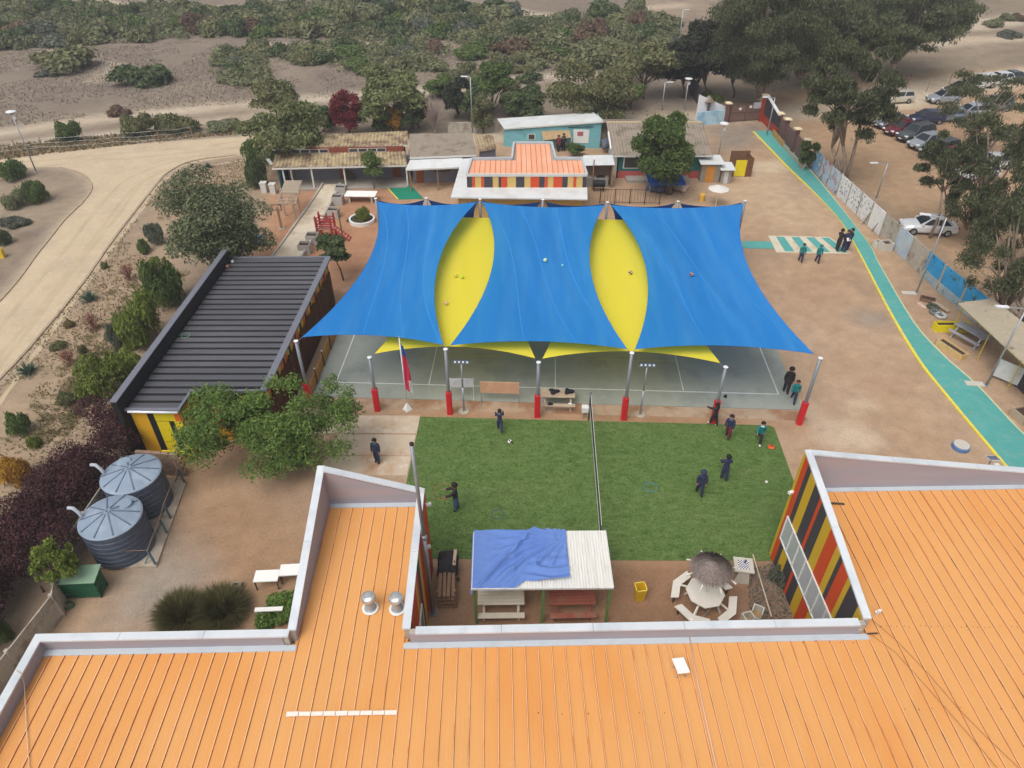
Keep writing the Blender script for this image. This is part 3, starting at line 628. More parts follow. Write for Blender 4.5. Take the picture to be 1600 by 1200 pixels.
Wd = mat('weathered_timber', lin((150,120,98)), 0.9, var=0.15, vs=4.0, stretch=(1, 8, 1)); Dk = mat('dark_cover_fabric', lin((58,58,60)), 0.85, var=0.15, vs=3.0, bump=0.4, bs=6)
for k_ in range(4):
    for j in range(4):
        mb = MB(); mb.cbox((-.26+.17*j, -.35, .12+.24*k_), (.13, 1.3, .035), random.uniform(-.02,.02)); mb.build('slat', Wd, t, local=True)
for sx in (-.34, .34):
    for sy in (-.9, 1.0): mb = MB(); mb.box(sx-.04, sy-.04, 0, sx+.04, sy+.04, 1.05); mb.build('post', Wd, t, local=True)
mb = MB(); n = 10; mm = 8
vv = [[(-.42+.84*i/mm, .05+1.05*j/n, 1.05+.18*math.sin(i*1.1+.6)*math.sin(j*.7)+.06*random.random() if 0 < i < mm and 0 < j < n else .55+.25*random.random()) for i in range(mm+1)] for j in range(n+1)]
mb.add([p for r in vv for p in r], [(j*(mm+1)+i, j*(mm+1)+i+1, (j+1)*(mm+1)+i+1, (j+1)*(mm+1)+i) for j in range(n) for i in range(mm)]); mb.build('cover', Dk, t, local=True, smooth=True)
mb = MB(); mb.cbox((.3,.55,1.2), (.12,.75,.05), -.05); mb.build('plank', mat('pale_plank', lin((206,180,156)), 0.8), t, local=True)
# ================================================================ SHADE SAILS OVER THE COURT
def clothmat(name, c, trans=0.3, c2=None):
    m = mat(name, c, 0.85, var=0.03, vs=0.35, c2=c2, c2s=1.0, c2lo=.45, c2hi=.8, spec=0.1, bump=0.05, bs=60, stretch=(1.1,.13,1), rot=R(-28))
    n = m.node_tree.nodes; l = m.node_tree.links; b = n['Principled BSDF']; src = b.inputs['Base Color'].links[0].from_socket
    t = n.new('ShaderNodeBsdfTranslucent'); l.new(src, t.inputs[0]); ms = n.new('ShaderNodeMixShader'); ms.inputs[0].default_value = trans
    l.new(b.outputs[0], ms.inputs[1]); l.new(t.outputs[0], ms.inputs[2]); l.new(ms.outputs[0], n['Material Output'].inputs[0]); return m
M_blue = clothmat('blue_shade_cloth', lin((46,136,216)), 0.32, lin((70,150,220))); M_yel = clothmat('yellow_shade_cloth', lin((250,232,74)), 0.3, lin((250,230,84)))
M_navy = clothmat('navy_shade_cloth', lin((26,62,122)), 0.15)
M_post = mat('grey_steel_post', lin((134,138,144)), 0.45, metal=0.3, var=0.06, vs=3.0); M_pad = mat('red_vinyl_pad', lin((206,34,44)), 0.45, var=0.05, vs=2.0, spec=0.4)
M_capw = mat('white_post_cap', lin((222,224,226)), 0.5)
FP = [(-10.62,28.72,4.1),(-7.02,28.28,3.43),(-3.22,28.03,4.1),(1.29,27.77,3.5),(5.73,27.57,4.2),(10.28,27.32,3.55),(14.64,27.22,4.15)]
RP = [(-9.26,45.67,4.1),(-5.84,45.75,4.1),(-2.17,45.6,4.1),(2.09,45.5,4.1),(6.44,45.2,4.05),(11.2,45.2,4.1),(15.74,45.3,4.1)]
pl = ['first front post, beside the dark shed', 'second front post, by the flag', 'third front post, left of the floodlight by the boards', 'fourth front post, at the end of the picnic table', 'fifth front post, by the floodlight right of the net', 'sixth front post, with a child leaning on it', 'seventh front post, alone on the earth yard']
rl = ['first', 'second', 'third', 'fourth', 'fifth', 'sixth', 'last']
for rowi, row in enumerate((FP, RP)):
    for i, (x, y, h) in enumerate(row):
        lb = ('red padded grey shade sail post, ' + pl[i]) if rowi == 0 else ('grey shade sail post at the rear edge, %s from the play yard' % rl[i])
        t = thing('shade_post', lb, 'post', (x, y, 0), 0, 'posts of the shade sails')
        mb = MB(); mb.tube([(0,0,0),(0,0,h-.03)], .085, 14); mb.build('pole', M_post, t, local=True, smooth=True)
        mb = MB(); mb.lathe([(.1,h-.035),(.115,h-.02),(.115,h+.005),(.03,h+.03)], 14); mb.build('post_cap', M_capw, t, local=True)
        mb = MB(); b_ = .145; mb.prism([(-b_,-b_+.05),(-b_+.05,-b_),(b_-.05,-b_),(b_,-b_+.05),(b_,b_-.05),(b_-.05,b_),(-b_+.05,b_),(-b_,b_-.05)], .005, 1.42); mb.build('padding', M_pad, t, local=True)
        mb = MB(); mb.tube([(.09,0,h-.1),(.16,0,h-.12),(.09,0,h-.14)], .014, 6); mb.build('eye_bolt', M_steel, t, local=True)
SAILS = {}
def sail(name, label, cat, A, B, Cc, D, sags, m, nu=40, nv=56, dip=0.25, wr=0.02, seed=0, cable=0.45, group=None, rows=None):
    """corners A front-left, B front-right, C rear-right, D rear-left; sags = inward bow of front, right, rear, left edges"""
    P = [Vector(p) for p in (A, B, Cc, D)]; ctr = sum(P, Vector())/4
    Q = [p + (ctr-p).normalized()*cable for p in P]
    def bow(p, q, s, t): return p.lerp(q, t) + (Vector((ctr.x, ctr.y, (p.z+q.z)/2))-p.lerp(q, .5)).normalized()*s*4*t*(1-t)
    r = random.Random(seed); ph = [r.uniform(0, 6.28) for _ in range(6)]
    def S(u, v):
        c0 = bow(Q[0], Q[1], sags[0], u); c1 = bow(Q[3], Q[2], sags[2], u); d0 = bow(Q[0], Q[3], sags[3], v); d1 = bow(Q[1], Q[2], sags[1], v)
        bl = Q[0]*(1-u)*(1-v)+Q[1]*u*(1-v)+Q[2]*u*v+Q[3]*(1-u)*v
        p = c0*(1-v)+c1*v+d0*(1-u)+d1*u-bl
        e = 16*u*(1-u)*v*(1-v)
        f = math.sin((u*1.1+v*.8)*8+ph[0])*.8+math.sin((u*1.5+v*.9)*19+ph[1]+math.sin(v*5))*.4+math.sin((u-v*.6)*9+ph[2])*.3
        p.z += -dip*e + wr*f*min(1, e*1.5)
        return p
    vs = [S(i/nu, j/nv) for j in range(nv+1) for i in range(nu+1)]
    mb = MB(); mb.add(vs, [(j*(nu+1)+i, j*(nu+1)+i+1, (j+1)*(nu+1)+i+1, (j+1)*(nu+1)+i) for j in range(nv) for i in range(nu)])
    o = mb.build(name, m, smooth=True); tag(o, label, cat, group)
    hb = MB()                                          # hem rope along the edge
    for L in ([S(i/24, 0) for i in range(25)], [S(i/24, 1) for i in range(25)], [S(0, j/32) for j in range(33)], [S(1, j/32) for j in range(33)]): hb.tube(L, .014, 5)
    hb.build('hem', m, o, smooth=True)
    if cable and dip > .2:                             # sewn joins between the cloth widths
        for k0, k1 in ((.02,.42),(.3,.72),(.6,.99)):
            cb = MB(); L = [S(k0+(k1-k0)*(1-t/30), t/30)+Vector((0,0,.006)) for t in range(31)]; cb.strip([p-Vector((.02,0,0)) for p in L], [p+Vector((.02,0,0)) for p in L], 0)
            cb.v = [tuple(p+Vector((sx,0,0))) for sx in (-.022,.022) for p in L]; cb.build('seam', mat('blue_seam', lin((48,138,214)), .8), o)
    for q, p in zip(Q, P):
        cb = MB(); cb.tube([q, p+Vector((0, 0, -.06))], .012, 6); cb.build('cable', M_steel, o)
    SAILS[name + str(seed)] = S
    return S
T = lambda p, dz=0.0: (p[0], p[1], p[2]-.05+dz)
sg = (0.5, 1.4, 0.6, 1.4)
S_b1 = sail('shade_sail', 'blue shade sail nearest the dark ribbed shed', 'shade sail', T(FP[0]), T(FP[2]), T(RP[2]), T(RP[0]), sg, M_blue, seed=1, wr=.05)
S_b2 = sail('shade_sail', 'middle blue shade sail between the two yellow strips', 'shade sail', T(FP[2]), T(FP[4]), T(RP[4]), T(RP[2]), sg, M_blue, seed=2, wr=.05)
S_b3 = sail('shade_sail', 'blue shade sail nearest the open earth yard and green path', 'shade sail', T(FP[4]), T(FP[6]), T(RP[6]), T(RP[4]), sg, M_blue, seed=3, wr=.05)
yr = lambda p: (p[0], p[1]-.15, 2.95)
S_y1 = sail('shade_sail', 'yellow shade sail under the gap by the flag', 'shade sail', T(FP[1]), T(FP[3]), yr(RP[3]), yr(RP[1]), (.8, 1.2, .02, 1.2), M_yel, seed=4, wr=.02, dip=.1)
S_y2 = sail('shade_sail', 'yellow shade sail under the gap above the net end', 'shade sail', T(FP[3]), T(FP[5]), yr(RP[5]), yr(RP[3]), (.8, 1.2, .02, 1.2), M_yel, seed=5, wr=.02, dip=.1)
# upright navy screens hung between the rear posts
nl = ['behind the play yard walkway', 'below the green mat of the play yard', 'under the small orange roof, first half', 'under the small orange roof, second half', 'in front of the dark railing', 'in front of the white parasol']
for i in range(6):
    a, b = Vector(RP[i]), Vector(RP[i+1]); vs = []; nu, nv = 16, 12
    for j in range(nv+1):
        for k_ in range(nu+1):
            u, v = k_/nu, j/nv
            uu = 0.035+0.93*u; inset = (0.11*4*v*(1-v))*(1-2*u)
            p = a.lerp(b, uu+inset*.9); top = 4.0-.32*4*uu*(1-uu); bot = 1.0+.2*4*uu*(1-uu)
            vs.append((p.x, p.y+.02+.03*math.sin(u*9+i), top*(1-v)+bot*v))
    mb = MB(); mb.add(vs, [(j*(nu+1)+k_, j*(nu+1)+k_+1, (j+1)*(nu+1)+k_+1, (j+1)*(nu+1)+k_) for j in range(nv) for k_ in range(nu)])
    tag(mb.build('shade_screen', M_navy, smooth=True), 'navy blue upright cloth screen ' + nl[i], 'screen', 'screens between the rear posts')
def proj(p):
    dz = p[2]-HCAM; dep = p[1]*CP-dz*SP; up = p[1]*SP+dz*CP; return 800+FOC*p[0]/dep, 600-FOC*up/dep
def on_sail(S, u, v):
    best = None
    for i in range(101):
        for j in range(101):
            p = S(i/100, j/100); a, b = proj(p); d = (a-u)**2+(b-v)**2
            if best is None or d < best[0]: best = (d, p)
    return best[1]
def ball(S, u, v, r, cols, label, z=None):
    p = on_sail(S, u, v) if S else G(u, v)
    t = MB(); n, m_ = 16, 12
    for i in range(m_+1):
        pass
    t.lathe([(max(.002, r*math.sin(math.pi*i/m_)), r-r*math.cos(math.pi*i/m_)) for i in range(m_+1)], n)
    for f in range(len(t.m)): t.m[f] = 1 if ((f % n)//4 + (f//n)//3) % 2 else 0
    o = t.build('ball', cols if len(cols) > 1 else cols*2, None, local=True, smooth=True); o.location = (p.x, p.y, p.z+.012); tag(o, label, 'ball')
bc = lambda n_, c: mat('ball_'+n_, lin(c), 0.5, var=0.05)
ball(S_y1, 722, 435, .11, [bc('lime', (196,214,40))], 'lime green ball lying on the yellow sail by the flag')
ball(S_y1, 713, 433, .1, [bc('ochre', (206,170,70)), bc('lime', (196,214,40))], 'ochre deflated ball beside the lime ball on the yellow sail')
ball(S_y1, 697, 477, .12, [bc('tan', (206,168,108)), bc('tan2', (226,196,140))], 'tan ball low on the yellow sail by the flag')
ball(S_b2, 852, 409, .12, [bc('pale', (214,226,196)), bc('mint', (140,196,150))], 'pale green and white ball on the middle blue sail')
ball(S_b2, 879, 417, .07, [bc('teal', (120,210,214))], 'tiny turquoise ball on the middle blue sail')
ball(S_y2, 985, 429, .12, [bc('brown', (84,66,52)), bc('cream', (214,196,150))], 'brown and cream ball on the yellow sail above the net end')
ball(S_b3, 1080, 432, .13, [bc('maroon', (96,60,64)), bc('grey', (170,160,166))], 'maroon and grey ball on the blue sail nearest the earth yard')
ball(None, 797, 693, .12, [bc('white', (226,226,220)), bc('black', (60,54,50))], 'white and black football on the turf near the lone child')
ball(None, 1197, 755, .07, [bc('white', (226,226,220))], 'small white ball on the turf near the striped wing')
# ------------------------------------------------ flag, floodlights, boards, tables, net
M_alu = mat('aluminium', lin((170,174,178)), 0.4, metal=0.5, var=0.06)
p = G(637, 640); t = thing('flagpole', 'white flagpole with drooping blue and red flag on pyramid base', 'flagpole', p)
mb = MB(); mb.tube([(0,0,.3),(0,0,4.55)], .03, 8); mb.build('pole', M_white, t, local=True, smooth=True)
mb = MB(); mb.lathe([(.26,0),(.26,.04),(.05,.42),(.03,.44)], 4); mb.build('base', M_white, t, local=True)
mb = MB(); mb.sphere((0,0,4.58), .045, 8, 6); mb.build('finial', M_alu, t, local=True)
nf = 26; vs = []
for i in range(nf+1):
    z = 4.25-2.9*i/nf
    for j in range(9):
        f = j/8; wv = .06*math.sin(f*9+i*.25)*(.4+.6*f); vs.append((.03+f*(.12+.2*math.sin(min(1,i/nf*1.4)*1.6)), wv, z-.25*f))
mb = MB()
for i in range(nf):
    for j in range(8): mb.f.append((i*9+j, i*9+j+1, (i+1)*9+j+1, (i+1)*9+j)); mb.m.append(0 if i < 6 else (2 if (i > 18 and j > 4) else 1))
mb.v = vs; mb.build('flag', [clothmat('flag_blue', lin((52,98,176)), .2), clothmat('flag_red', lin((206,58,88)), .2), clothmat('flag_white', lin((226,222,222)), .2)], t, local=True, smooth=True)
def floodlight(u, v, label):
    p = G(u, v); t = thing('floodlight', label, 'floodlight', p, R(-2))
    mb = MB(); mb.lathe([(.28,0),(.28,.05),(.25,.06)], 12); mb.build('base', M_conc, t, local=True)
    mb = MB(); mb.tube([(0,0,.05),(0,0,1.6)], .055, 10); mb.tube([(0,0,1.6),(0,0,3.1)], .04, 10); mb.build('pole', M_alu, t, local=True, smooth=True)
    mb = MB(); mb.cbox((0,0,3.15), (.82,.1,.05)); mb.build('cross_arm', M_alu, t, local=True)
    for k_ in range(4):
        mb = MB(); mb.cbox((-.3+.2*k_, -.02, 3.24), (.18,.14,.16), 0, 0, R(-25)); hd = mb.build('lamp_head', mat('lamp_housing', lin((82,92,108)), 0.5, var=0.05), t, local=True)
        mb = MB(); mb.cbox((-.3+.2*k_, -.1, 3.27), (.1,.012,.09), 0, 0, R(-25)); mb.build('lens', mat('lamp_lens', lin((206,212,214)), 0.2), hd, local=True)
floodlight(725, 643, 'floodlight on a thin pole in front of the white notice board'); floodlight(1000, 648, 'floodlight on a thin pole right of the fifth padded post')
def board(p, q, z0, z1, m, label, fm, panel='panel', tilt=.1):
    p = Vector(p); q = Vector(q); c = (p+q)/2; d = q-p; L = d.length; rz = math.atan2(d.y, d.x)
    t = thing('notice_board', label, 'board', (c.x, c.y, .03), rz)
    mb = MB(); mb.cbox((0,0,(z0+z1)/2), (L, .03, z1-z0), 0, 0, tilt); mb.build(panel, m, t, local=True)
    for sx in (-L/2+.02, L/2-.02):
        mb = MB(); mb.tube([(sx,.04,0),(sx,.03,z1)], .018, 6); mb.build('leg', fm, t, local=True)
        mb = MB(); mb.tube([(sx,-.28,.02),(sx,.32,.02)], .018, 6); mb.build('foot', fm, t, local=True)
    return t
board(G(751,629), G(811,631), .62, 1.42, mat('cork_board', lin((206,160,130)), 0.8, var=0.05, vs=2.0, c2=lin((216,176,146)), c2s=1.5), 'wide salmon tan board on metal legs at the court edge', M_alu)
board(G(704,622), G(741,622), .7, 1.3, mat('white_board', lin((206,210,214)), 0.4, var=0.04, vs=3.0, c2=lin((186,194,200)), c2s=2.0), 'small white board behind the first floodlight', M_white)
def picnic(loc, rz, label, mt, mb_, L=1.78, n=5, h=.74):
    t = thing('picnic_table', label, 'picnic table', loc, rz)
    for k_ in range(n):
        b = MB(); y = -.36+.72*(k_+.5)/n; b.cbox((random.uniform(-.01,.01), y, h), (L, .72/n-.012, .035)); b.build('top_plank', mt, t, local=True)
    for s in (-1, 1):
        b = MB(); b.cbox((0, s*.62, .44), (L, .24, .035)); b.build('bench_plank', mt, t, local=True)
        for sx in (-1, 1):
            b = MB(); b.beam((sx*(L/2-.22), s*.16, h-.02), (sx*(L/2-.22), s*.56, 0), .08, .05); b.build('leg', mb_, t, local=True)
    for sx in (-1, 1):
        b = MB(); b.cbox((sx*(L/2-.26), 0, .4), (.045, 1.4, .07)); b.build('bench_beam', mb_, t, local=True)
        b = MB(); b.cbox((sx*(L/2-.26), 0, h-.06), (.045, .7, .06)); b.build('top_beam', mb_, t, local=True)
    return t
Tb = mat('sun_bleached_timber', lin((186,166,144)), 0.9, var=0.1, vs=5.0, stretch=(1,8,8), c2=lin((160,136,114)), c2s=2.0)
q = G(871, 634); picnic((q.x, q.y+.1, .03), R(-2), 'weathered picnic table with clothes on it beside the court', Tb, Tb)
def bundle(name, p, cols, label, cat, r=.2, seed=0, flat=.5):
    rr = random.Random(seed); mb = MB(); n, m_ = 14, 8; vs = []
    for i in range(m_+1):
        th = math.pi*i/m_
        for j in range(n):
            ph = 2*math.pi*j/n; k_ = r*(1+.35*math.sin(ph*3+seed)*math.sin(th)+rr.uniform(-.12,.12)); vs.append((p[0]+1.35*k_*math.sin(th)*math.cos(ph), p[1]+k_*math.sin(th)*math.sin(ph), p[2]+max(0, flat*r-flat*k_*math.cos(th))))
    mb.add(vs, [(i*n+j, i*n+(j+1) % n, (i+1)*n+(j+1) % n, (i+1)*n+j) for i in range(m_) for j in range(n)])
    for f in range(len(mb.m)): mb.m[f] = 1 if (f % n) in (2, 3, 4) else 0
    return tag(mb.build(name, cols, smooth=True), label, cat)
cb_ = mat('black_cloth', lin((34,36,46)), 0.9, var=0.2, vs=6.0); ct_ = mat('teal_cloth', lin((40,110,116)), 0.9, var=0.1); cw_ = mat('white_cloth', lin((220,220,220)), 0.8)
bundle('jacket', (q.x-.2, q.y+.15, .795), [cb_, cb_], 'crumpled black jacket in the middle of the picnic table', 'jacket', .2, 1, .35)
bundle('backpack', (q.x+.55, q.y+.1, .795), [cb_, ct_], 'black and teal bag on the end of the picnic table', 'bag', .17, 2, .7)
bundle('bag', (q.x-.42, q.y-.5, .49), [cb_, mat('dark_green_cloth', lin((50,70,56)), 0.9)], 'small dark bag on the picnic bench', 'bag', .09, 3, .9)
bundle('bag', (q.x+.62, q.y-.5, .49), [cw_, cw_], 'small white bag on the picnic bench', 'bag', .07, 4, .9)
# volleyball net across the turf
a, b = Vector((3.92, 27.45, 0)), Vector((3.62, 18.9, 0))
t = thing('volleyball_net', 'long volleyball net with white bands dividing the green turf', 'net', (a+b)/2)
M_netp = mat('net_post_paint', lin((70,76,86)), 0.5)
for e in (a, b):
    mb = MB(); mb.tube([e, e+Vector((0,0,1.85))], .035, 8); mb.build('post', M_netp, t, smooth=True)
for z, r_ in ((1.78, .03), (1.0, .022)):
    mb = MB(); mb.beam(a+Vector((0,-.05,z)), b+Vector((0,.05,z)), .012, .06); mb.build('band', M_white, t)
mb = MB(); nn = 90
for i in range(nn): 
    p0 = a.lerp(b, (i+.5)/nn); mb.beam(p0+Vector((0,0,1.0)), p0+Vector((0,0,1.78)), .006)
for k_ in range(1, 8): mb.beam(a+Vector((0,-.05,1.0+.78*k_/8)), b+Vector((0,.05,1.0+.78*k_/8)), .006)
mb.build('netting', mat('black_net_cord', lin((40,42,48)), 0.9), t)
p = G(914, 655); t = thing('side_table', 'small white stand at the far post of the net', 'table', (p.x-.02, p.y+.1, 0))
mb = MB(); mb.cbox((0,0,.62), (.34,.3,.3)); mb.build('box', M_white, t, local=True)
for sx in (-.13,.13):
    for sy in (-.1,.1): mb = MB(); mb.box(sx-.02, sy-.02, 0, sx+.02, sy+.02, .475); mb.build('leg', Tb, t, local=True)
# hoops and the flat orange marker on the turf
def hoop(p, r, m, label, rot=(0, 0, 0)):
    mb = MB(); mb.tube([(r*math.cos(2*math.pi*i/32), r*math.sin(2*math.pi*i/32), 0) for i in range(33)], .013, 6, cap=False)
    o = mb.build('hoop', m, None, local=True, smooth=True); o.location = p; o.rotation_euler = rot; tag(o, label, 'hoop'); return o
p = G(1016, 762); hoop((p.x, p.y, .04), .29, mat('hoop_blue', lin((64,140,180)), 0.5), 'blue hoop lying on the turf right of the net')
p = G(778, 804); hoop((p.x, p.y, .04), .27, mat('hoop_dark_blue', lin((52,92,130)), 0.5), 'dull blue hoop lying on the turf left of the net')
HOOP_O = mat('hoop_orange', lin((176,110,60)), 0.5)
p = G(1205, 699); mb = MB(); mb.lathe([(.16,0),(.16,.02),(.09,.06),(.06,.065)], 16, p+Vector((0,0,.03)), cap=False); tag(mb.build('marker_cone', mat('cone_orange', lin((222,84,40)), 0.5)), 'flat orange training marker on the turf corner', 'marker')
# ================================================================ DARK SHED ON THE LEFT
M_dark = mat('dark_roof_sheet', lin((82,83,88)), 0.5, var=0.06, vs=0.6, c2=lin((92,92,97)), c2s=0.5, stretch=(0.3,1.5,1), world=True)
M_black = mat('black_cladding', lin((36,34,38)), 0.6, var=0.1, vs=2.0); M_trim = mat('grey_roof_trim', lin((112,114,124)), 0.5, var=0.06, world=True)
SL = Vector((-11.62, 25.9, 0)); SR = R(-1.6)
shed = thing('classroom_shed', 'long shed with black ribbed roof and yellow orange black walls', 'building', SL, SR)
def sp(mb, name, m, parent=shed, smooth=False):
    o = mb.build(name, m, None, loc=(0,0,0), smooth=smooth); o.location = (0,0,0); o.parent = parent; PM[o.name] = PM[shed.name]; return o
SX, SY, SF = -6.15, 13.0, -1.35; zr = lambda x: 3.22+0.035*x*0.6
mb = MB(); mb.prism([(SX+.1,SF+.1),(-3.6,SF+.1),(-3.6,.1),(-.1,.1),(-.1,SY-.1),(SX+.1,SY-.1)], 0, 2.93); sp(mb, 'wall', M_black)
np_ = 27; y0 = SF
def dark_panel(w_, L0, L1):
    pr = [(0,0,0),(.075,.0,1),(.095,.06,1),(.12,.07,0),(w_-.1,.07,0),(w_-.075,.06,1),(w_-.055,.0,1),(w_-.001,0,1)]
    mb = MB(); n = len(pr)
    mb.v = [(L0, y, z) for y, z, _ in pr]+[(L1, y, z+(L1-L0)*.02) for y, z, _ in pr]
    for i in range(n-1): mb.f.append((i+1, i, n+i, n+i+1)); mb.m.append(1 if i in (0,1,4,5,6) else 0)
    mb.f.append(tuple(range(n))); mb.m.append(0); mb.f.append(tuple(range(n,2*n))[::-1]); mb.m.append(0)
    return mb.mesh('roof_panel', [M_dark, M_black])
w_ = (SY-SF)/np_; PA = dark_panel(w_, SX+.25, -.16); PB = dark_panel(w_, SX+.25, -3.5)
for i in range(np_):
    y = SF+.02+i*w_*.997; link('roof_panel', PB if y < 0.02 else PA, shed, (0, y, 3.02))
mb = MB(); mb.prism([(SX+.1,SF+.02),(-3.5,SF+.02),(-3.5,.02),(-.1,.02),(-.1,SY-.03),(SX+.1,SY-.03)], 2.94, 3.0); sp(mb, 'roof_deck', M_black)
for a, b, wd in (((0,.0),(0,SY),.34), ((-3.45,-.02),(-.18,-.02),.16), ((SX+.2,SF-.04),(-3.4,SF-.04),.16), ((SX+.05,SY+.06),(.1,SY+.06),.14)):
    mb = MB(); za = 3.02+(a[0]-SX-.25)*.02+.08; zb = 3.02+(b[0]-SX-.25)*.02+.08; mb.beam((a[0],a[1],za), (b[0],b[1],zb), wd, .1); sp(mb, 'roof_trim', M_trim)
mb = MB(); mb.beam((-3.48,SF-.1,3.14), (-3.42,.06,3.15), .12, .12); sp(mb, 'roof_trim', M_trim)
mb = MB(); mb.box(SX-.1, SF-.35, 0, SX+.16, SY+.25, 3.78); sp(mb, 'parapet_wall', M_black)
mb = MB(); mb.box(SX-.13, SF-.38, 3.782, SX+.19, SY+.28, 3.83); sp(mb, 'parapet_cap', M_trim)
mb = MB(); mb.tube([(SX+.35,SF-.14,3.06),(-3.5,SF-.14,3.06)], .06, 8); sp(mb, 'gutter', M_capw, smooth=True)
M_oran = mat('orange_cladding', lin((222,110,40)), 0.6, var=0.06); M_yo = mat('amber_cladding', lin((228,172,40)), 0.6, var=0.06, vs=1.0); M_yg = mat('yellow_door_paint', lin((222,200,30)), 0.6, var=0.05)
def fb(x0, x1, y, z0, z1, m, nm='wall_board', d=.03): 
    mb = MB(); mb.box(x0+.004, y-d, z0, x1-.004, y, z1); sp(mb, nm, m)
X0 = SX+.17
for x0, x1, m in ((0,.12,M_black),(.12,.85,M_yo),(.85,1.15,M_black)): fb(X0+x0, X0+x1, SF+.099, .02, 2.93, m)
fb(X0+1.15, X0+2.1, SF+.099, 2.35, 2.93, M_yg); fb(X0+2.1, X0+2.38, SF+.099, 2.35, 2.93, M_oran); 
fb(X0+1.15, X0+1.75, SF+.101, .1, 2.3, M_yg, 'door', .02); fb(X0+1.75, X0+2.0, SF+.1, .02, 2.34, M_black); fb(X0+2.0, X0+2.38, SF+.1, .02, 2.34, M_yg)
mb = MB(); mb.box(-3.6, SF+.11, 2.35, -3.57, .06, 2.93); sp(mb, 'wall_board', M_yg)
mb = MB(); mb.box(-3.6, SF+.11, .02, -3.57, .06, 2.345); sp(mb, 'wall_board', M_oran)
for k_, (wd, m) in enumerate([(.3,M_oran),(.35,M_black),(.5,M_oran),(.3,M_black),(.45,M_yo),(.35,M_black),(.5,M_oran),(.4,M_yo),(.25,M_black)]):
    x0 = -3.55+sum(q[0] for q in [(.3,),(.35,),(.5,),(.3,),(.45,),(.35,),(.5,),(.4,),(.25,)][:k_]); fb(x0, min(x0+wd, -.1), .099, .75, 2.93, m)
fb(-3.55, -.1, .099, .02, .74, M_yo)
for k_ in range(9): mb = MB(); mb.box(X0+1.2+.11*k_, SF-.32, .1, X0+1.23+.11*k_, SF-.28, .75); sp(mb, 'baluster', M_yg)
mb = MB(); mb.box(X0+1.12, SF-.34, .752, X0+2.2, SF-.26, .81); sp(mb, 'handrail', M_yg)
# side wall facing the court: painted boards above, brown slat screen in front
cyc = [(M_yo,.35),(M_oran,.45),(M_black,.25),(M_oran,.4),(M_yo,.4),(M_black,.3)]; y = .1; k_ = 0
while y < SY-.1:
    m, wd = cyc[k_ % 6]; k_ += 1; e = min(y+wd, SY-.1)
    mb = MB(); mb.box(-.1, y+.003, .02, -.07, e-.003, 2.93); sp(mb, 'wall_board', m); y = e
M_slat = mat('brown_slat', lin((96,58,34)), 0.8, var=0.2, vs=2.0, c2=lin((70,42,28)), c2s=1.5, stretch=(3,3,.4), world=True, ov=.15)
n = 78; rr = random.Random(3)
for i in range(n):
    y = .15+(SY-.4)*i/(n-1); h = 2.28+.4*abs(((y/1.25) % 1)-.5)*1.2+rr.uniform(-.05,.05)
    mb = MB(); mb.box(-.02, y-.055, .05, .02, y+.055, h); sp(mb, 'slat', M_slat)
for z in (.6, 1.9): mb = MB(); mb.box(-.062, .1, z, -.022, SY-.2, z+.06); sp(mb, 'slat_rail', M_slat)
# small things on the roof and a ball on the parapet end
mb = MB(); mb.lathe([(.09,0),(.09,.1),(.02,.12)], 10, (SX+.4, SY-.5, 3.1)); mb.build
sp(mb, 'roof_vent', M_capw)
bl_ = MB(); bl_.sphere((0,0,.11), .11, 12, 8); o = bl_.build('ball', bc('clay', (170,110,84)), None, local=True, smooth=True); pp = PM[shed.name] @ Vector((SX+.34, SY-1.2, 3.08)); o.location = pp; tag(o, 'clay coloured ball lying in the far corner of the black roof', 'ball')
pp = PM[shed.name] @ Vector((SX+.62, 4.6, 3.11)); hoop((pp.x, pp.y, pp.z), .22, mat('hoop_green', lin((120,170,130)), 0.5), 'pale green hoop lying on the black ribbed roof')
# low amber board fence along the ramp beside the shed, with black lamp posts
a, b = Vector((-10.75, 28.9, 0)), Vector((-10.55, 35.4, 0)); t = thing('board_fence', 'low amber plank fence with black posts along the dark shed', 'fence', (a+b)/2)
M_amb = mat('amber_plank', lin((190,134,62)), 0.7, var=0.1, vs=2.0, world=True)
for k_ in range(4):
    mb = MB(); mb.beam(a+Vector((0,0,.12+.17*k_)), b+Vector((0,0,.12+.17*k_)), .035, .155); mb.build('plank', M_amb, t)
for k_ in range(5):
    p = a.lerp(b, k_/4); mb = MB(); mb.tube([p+Vector((.06,0,0)), p+Vector((.06,0,1.0))], .03, 8); po = mb.build('post', M_black, t)
    mb = MB(); mb.sphere(p+Vector((.06,0,1.05)), .05, 8, 6); mb.build('lamp', M_capw, po)
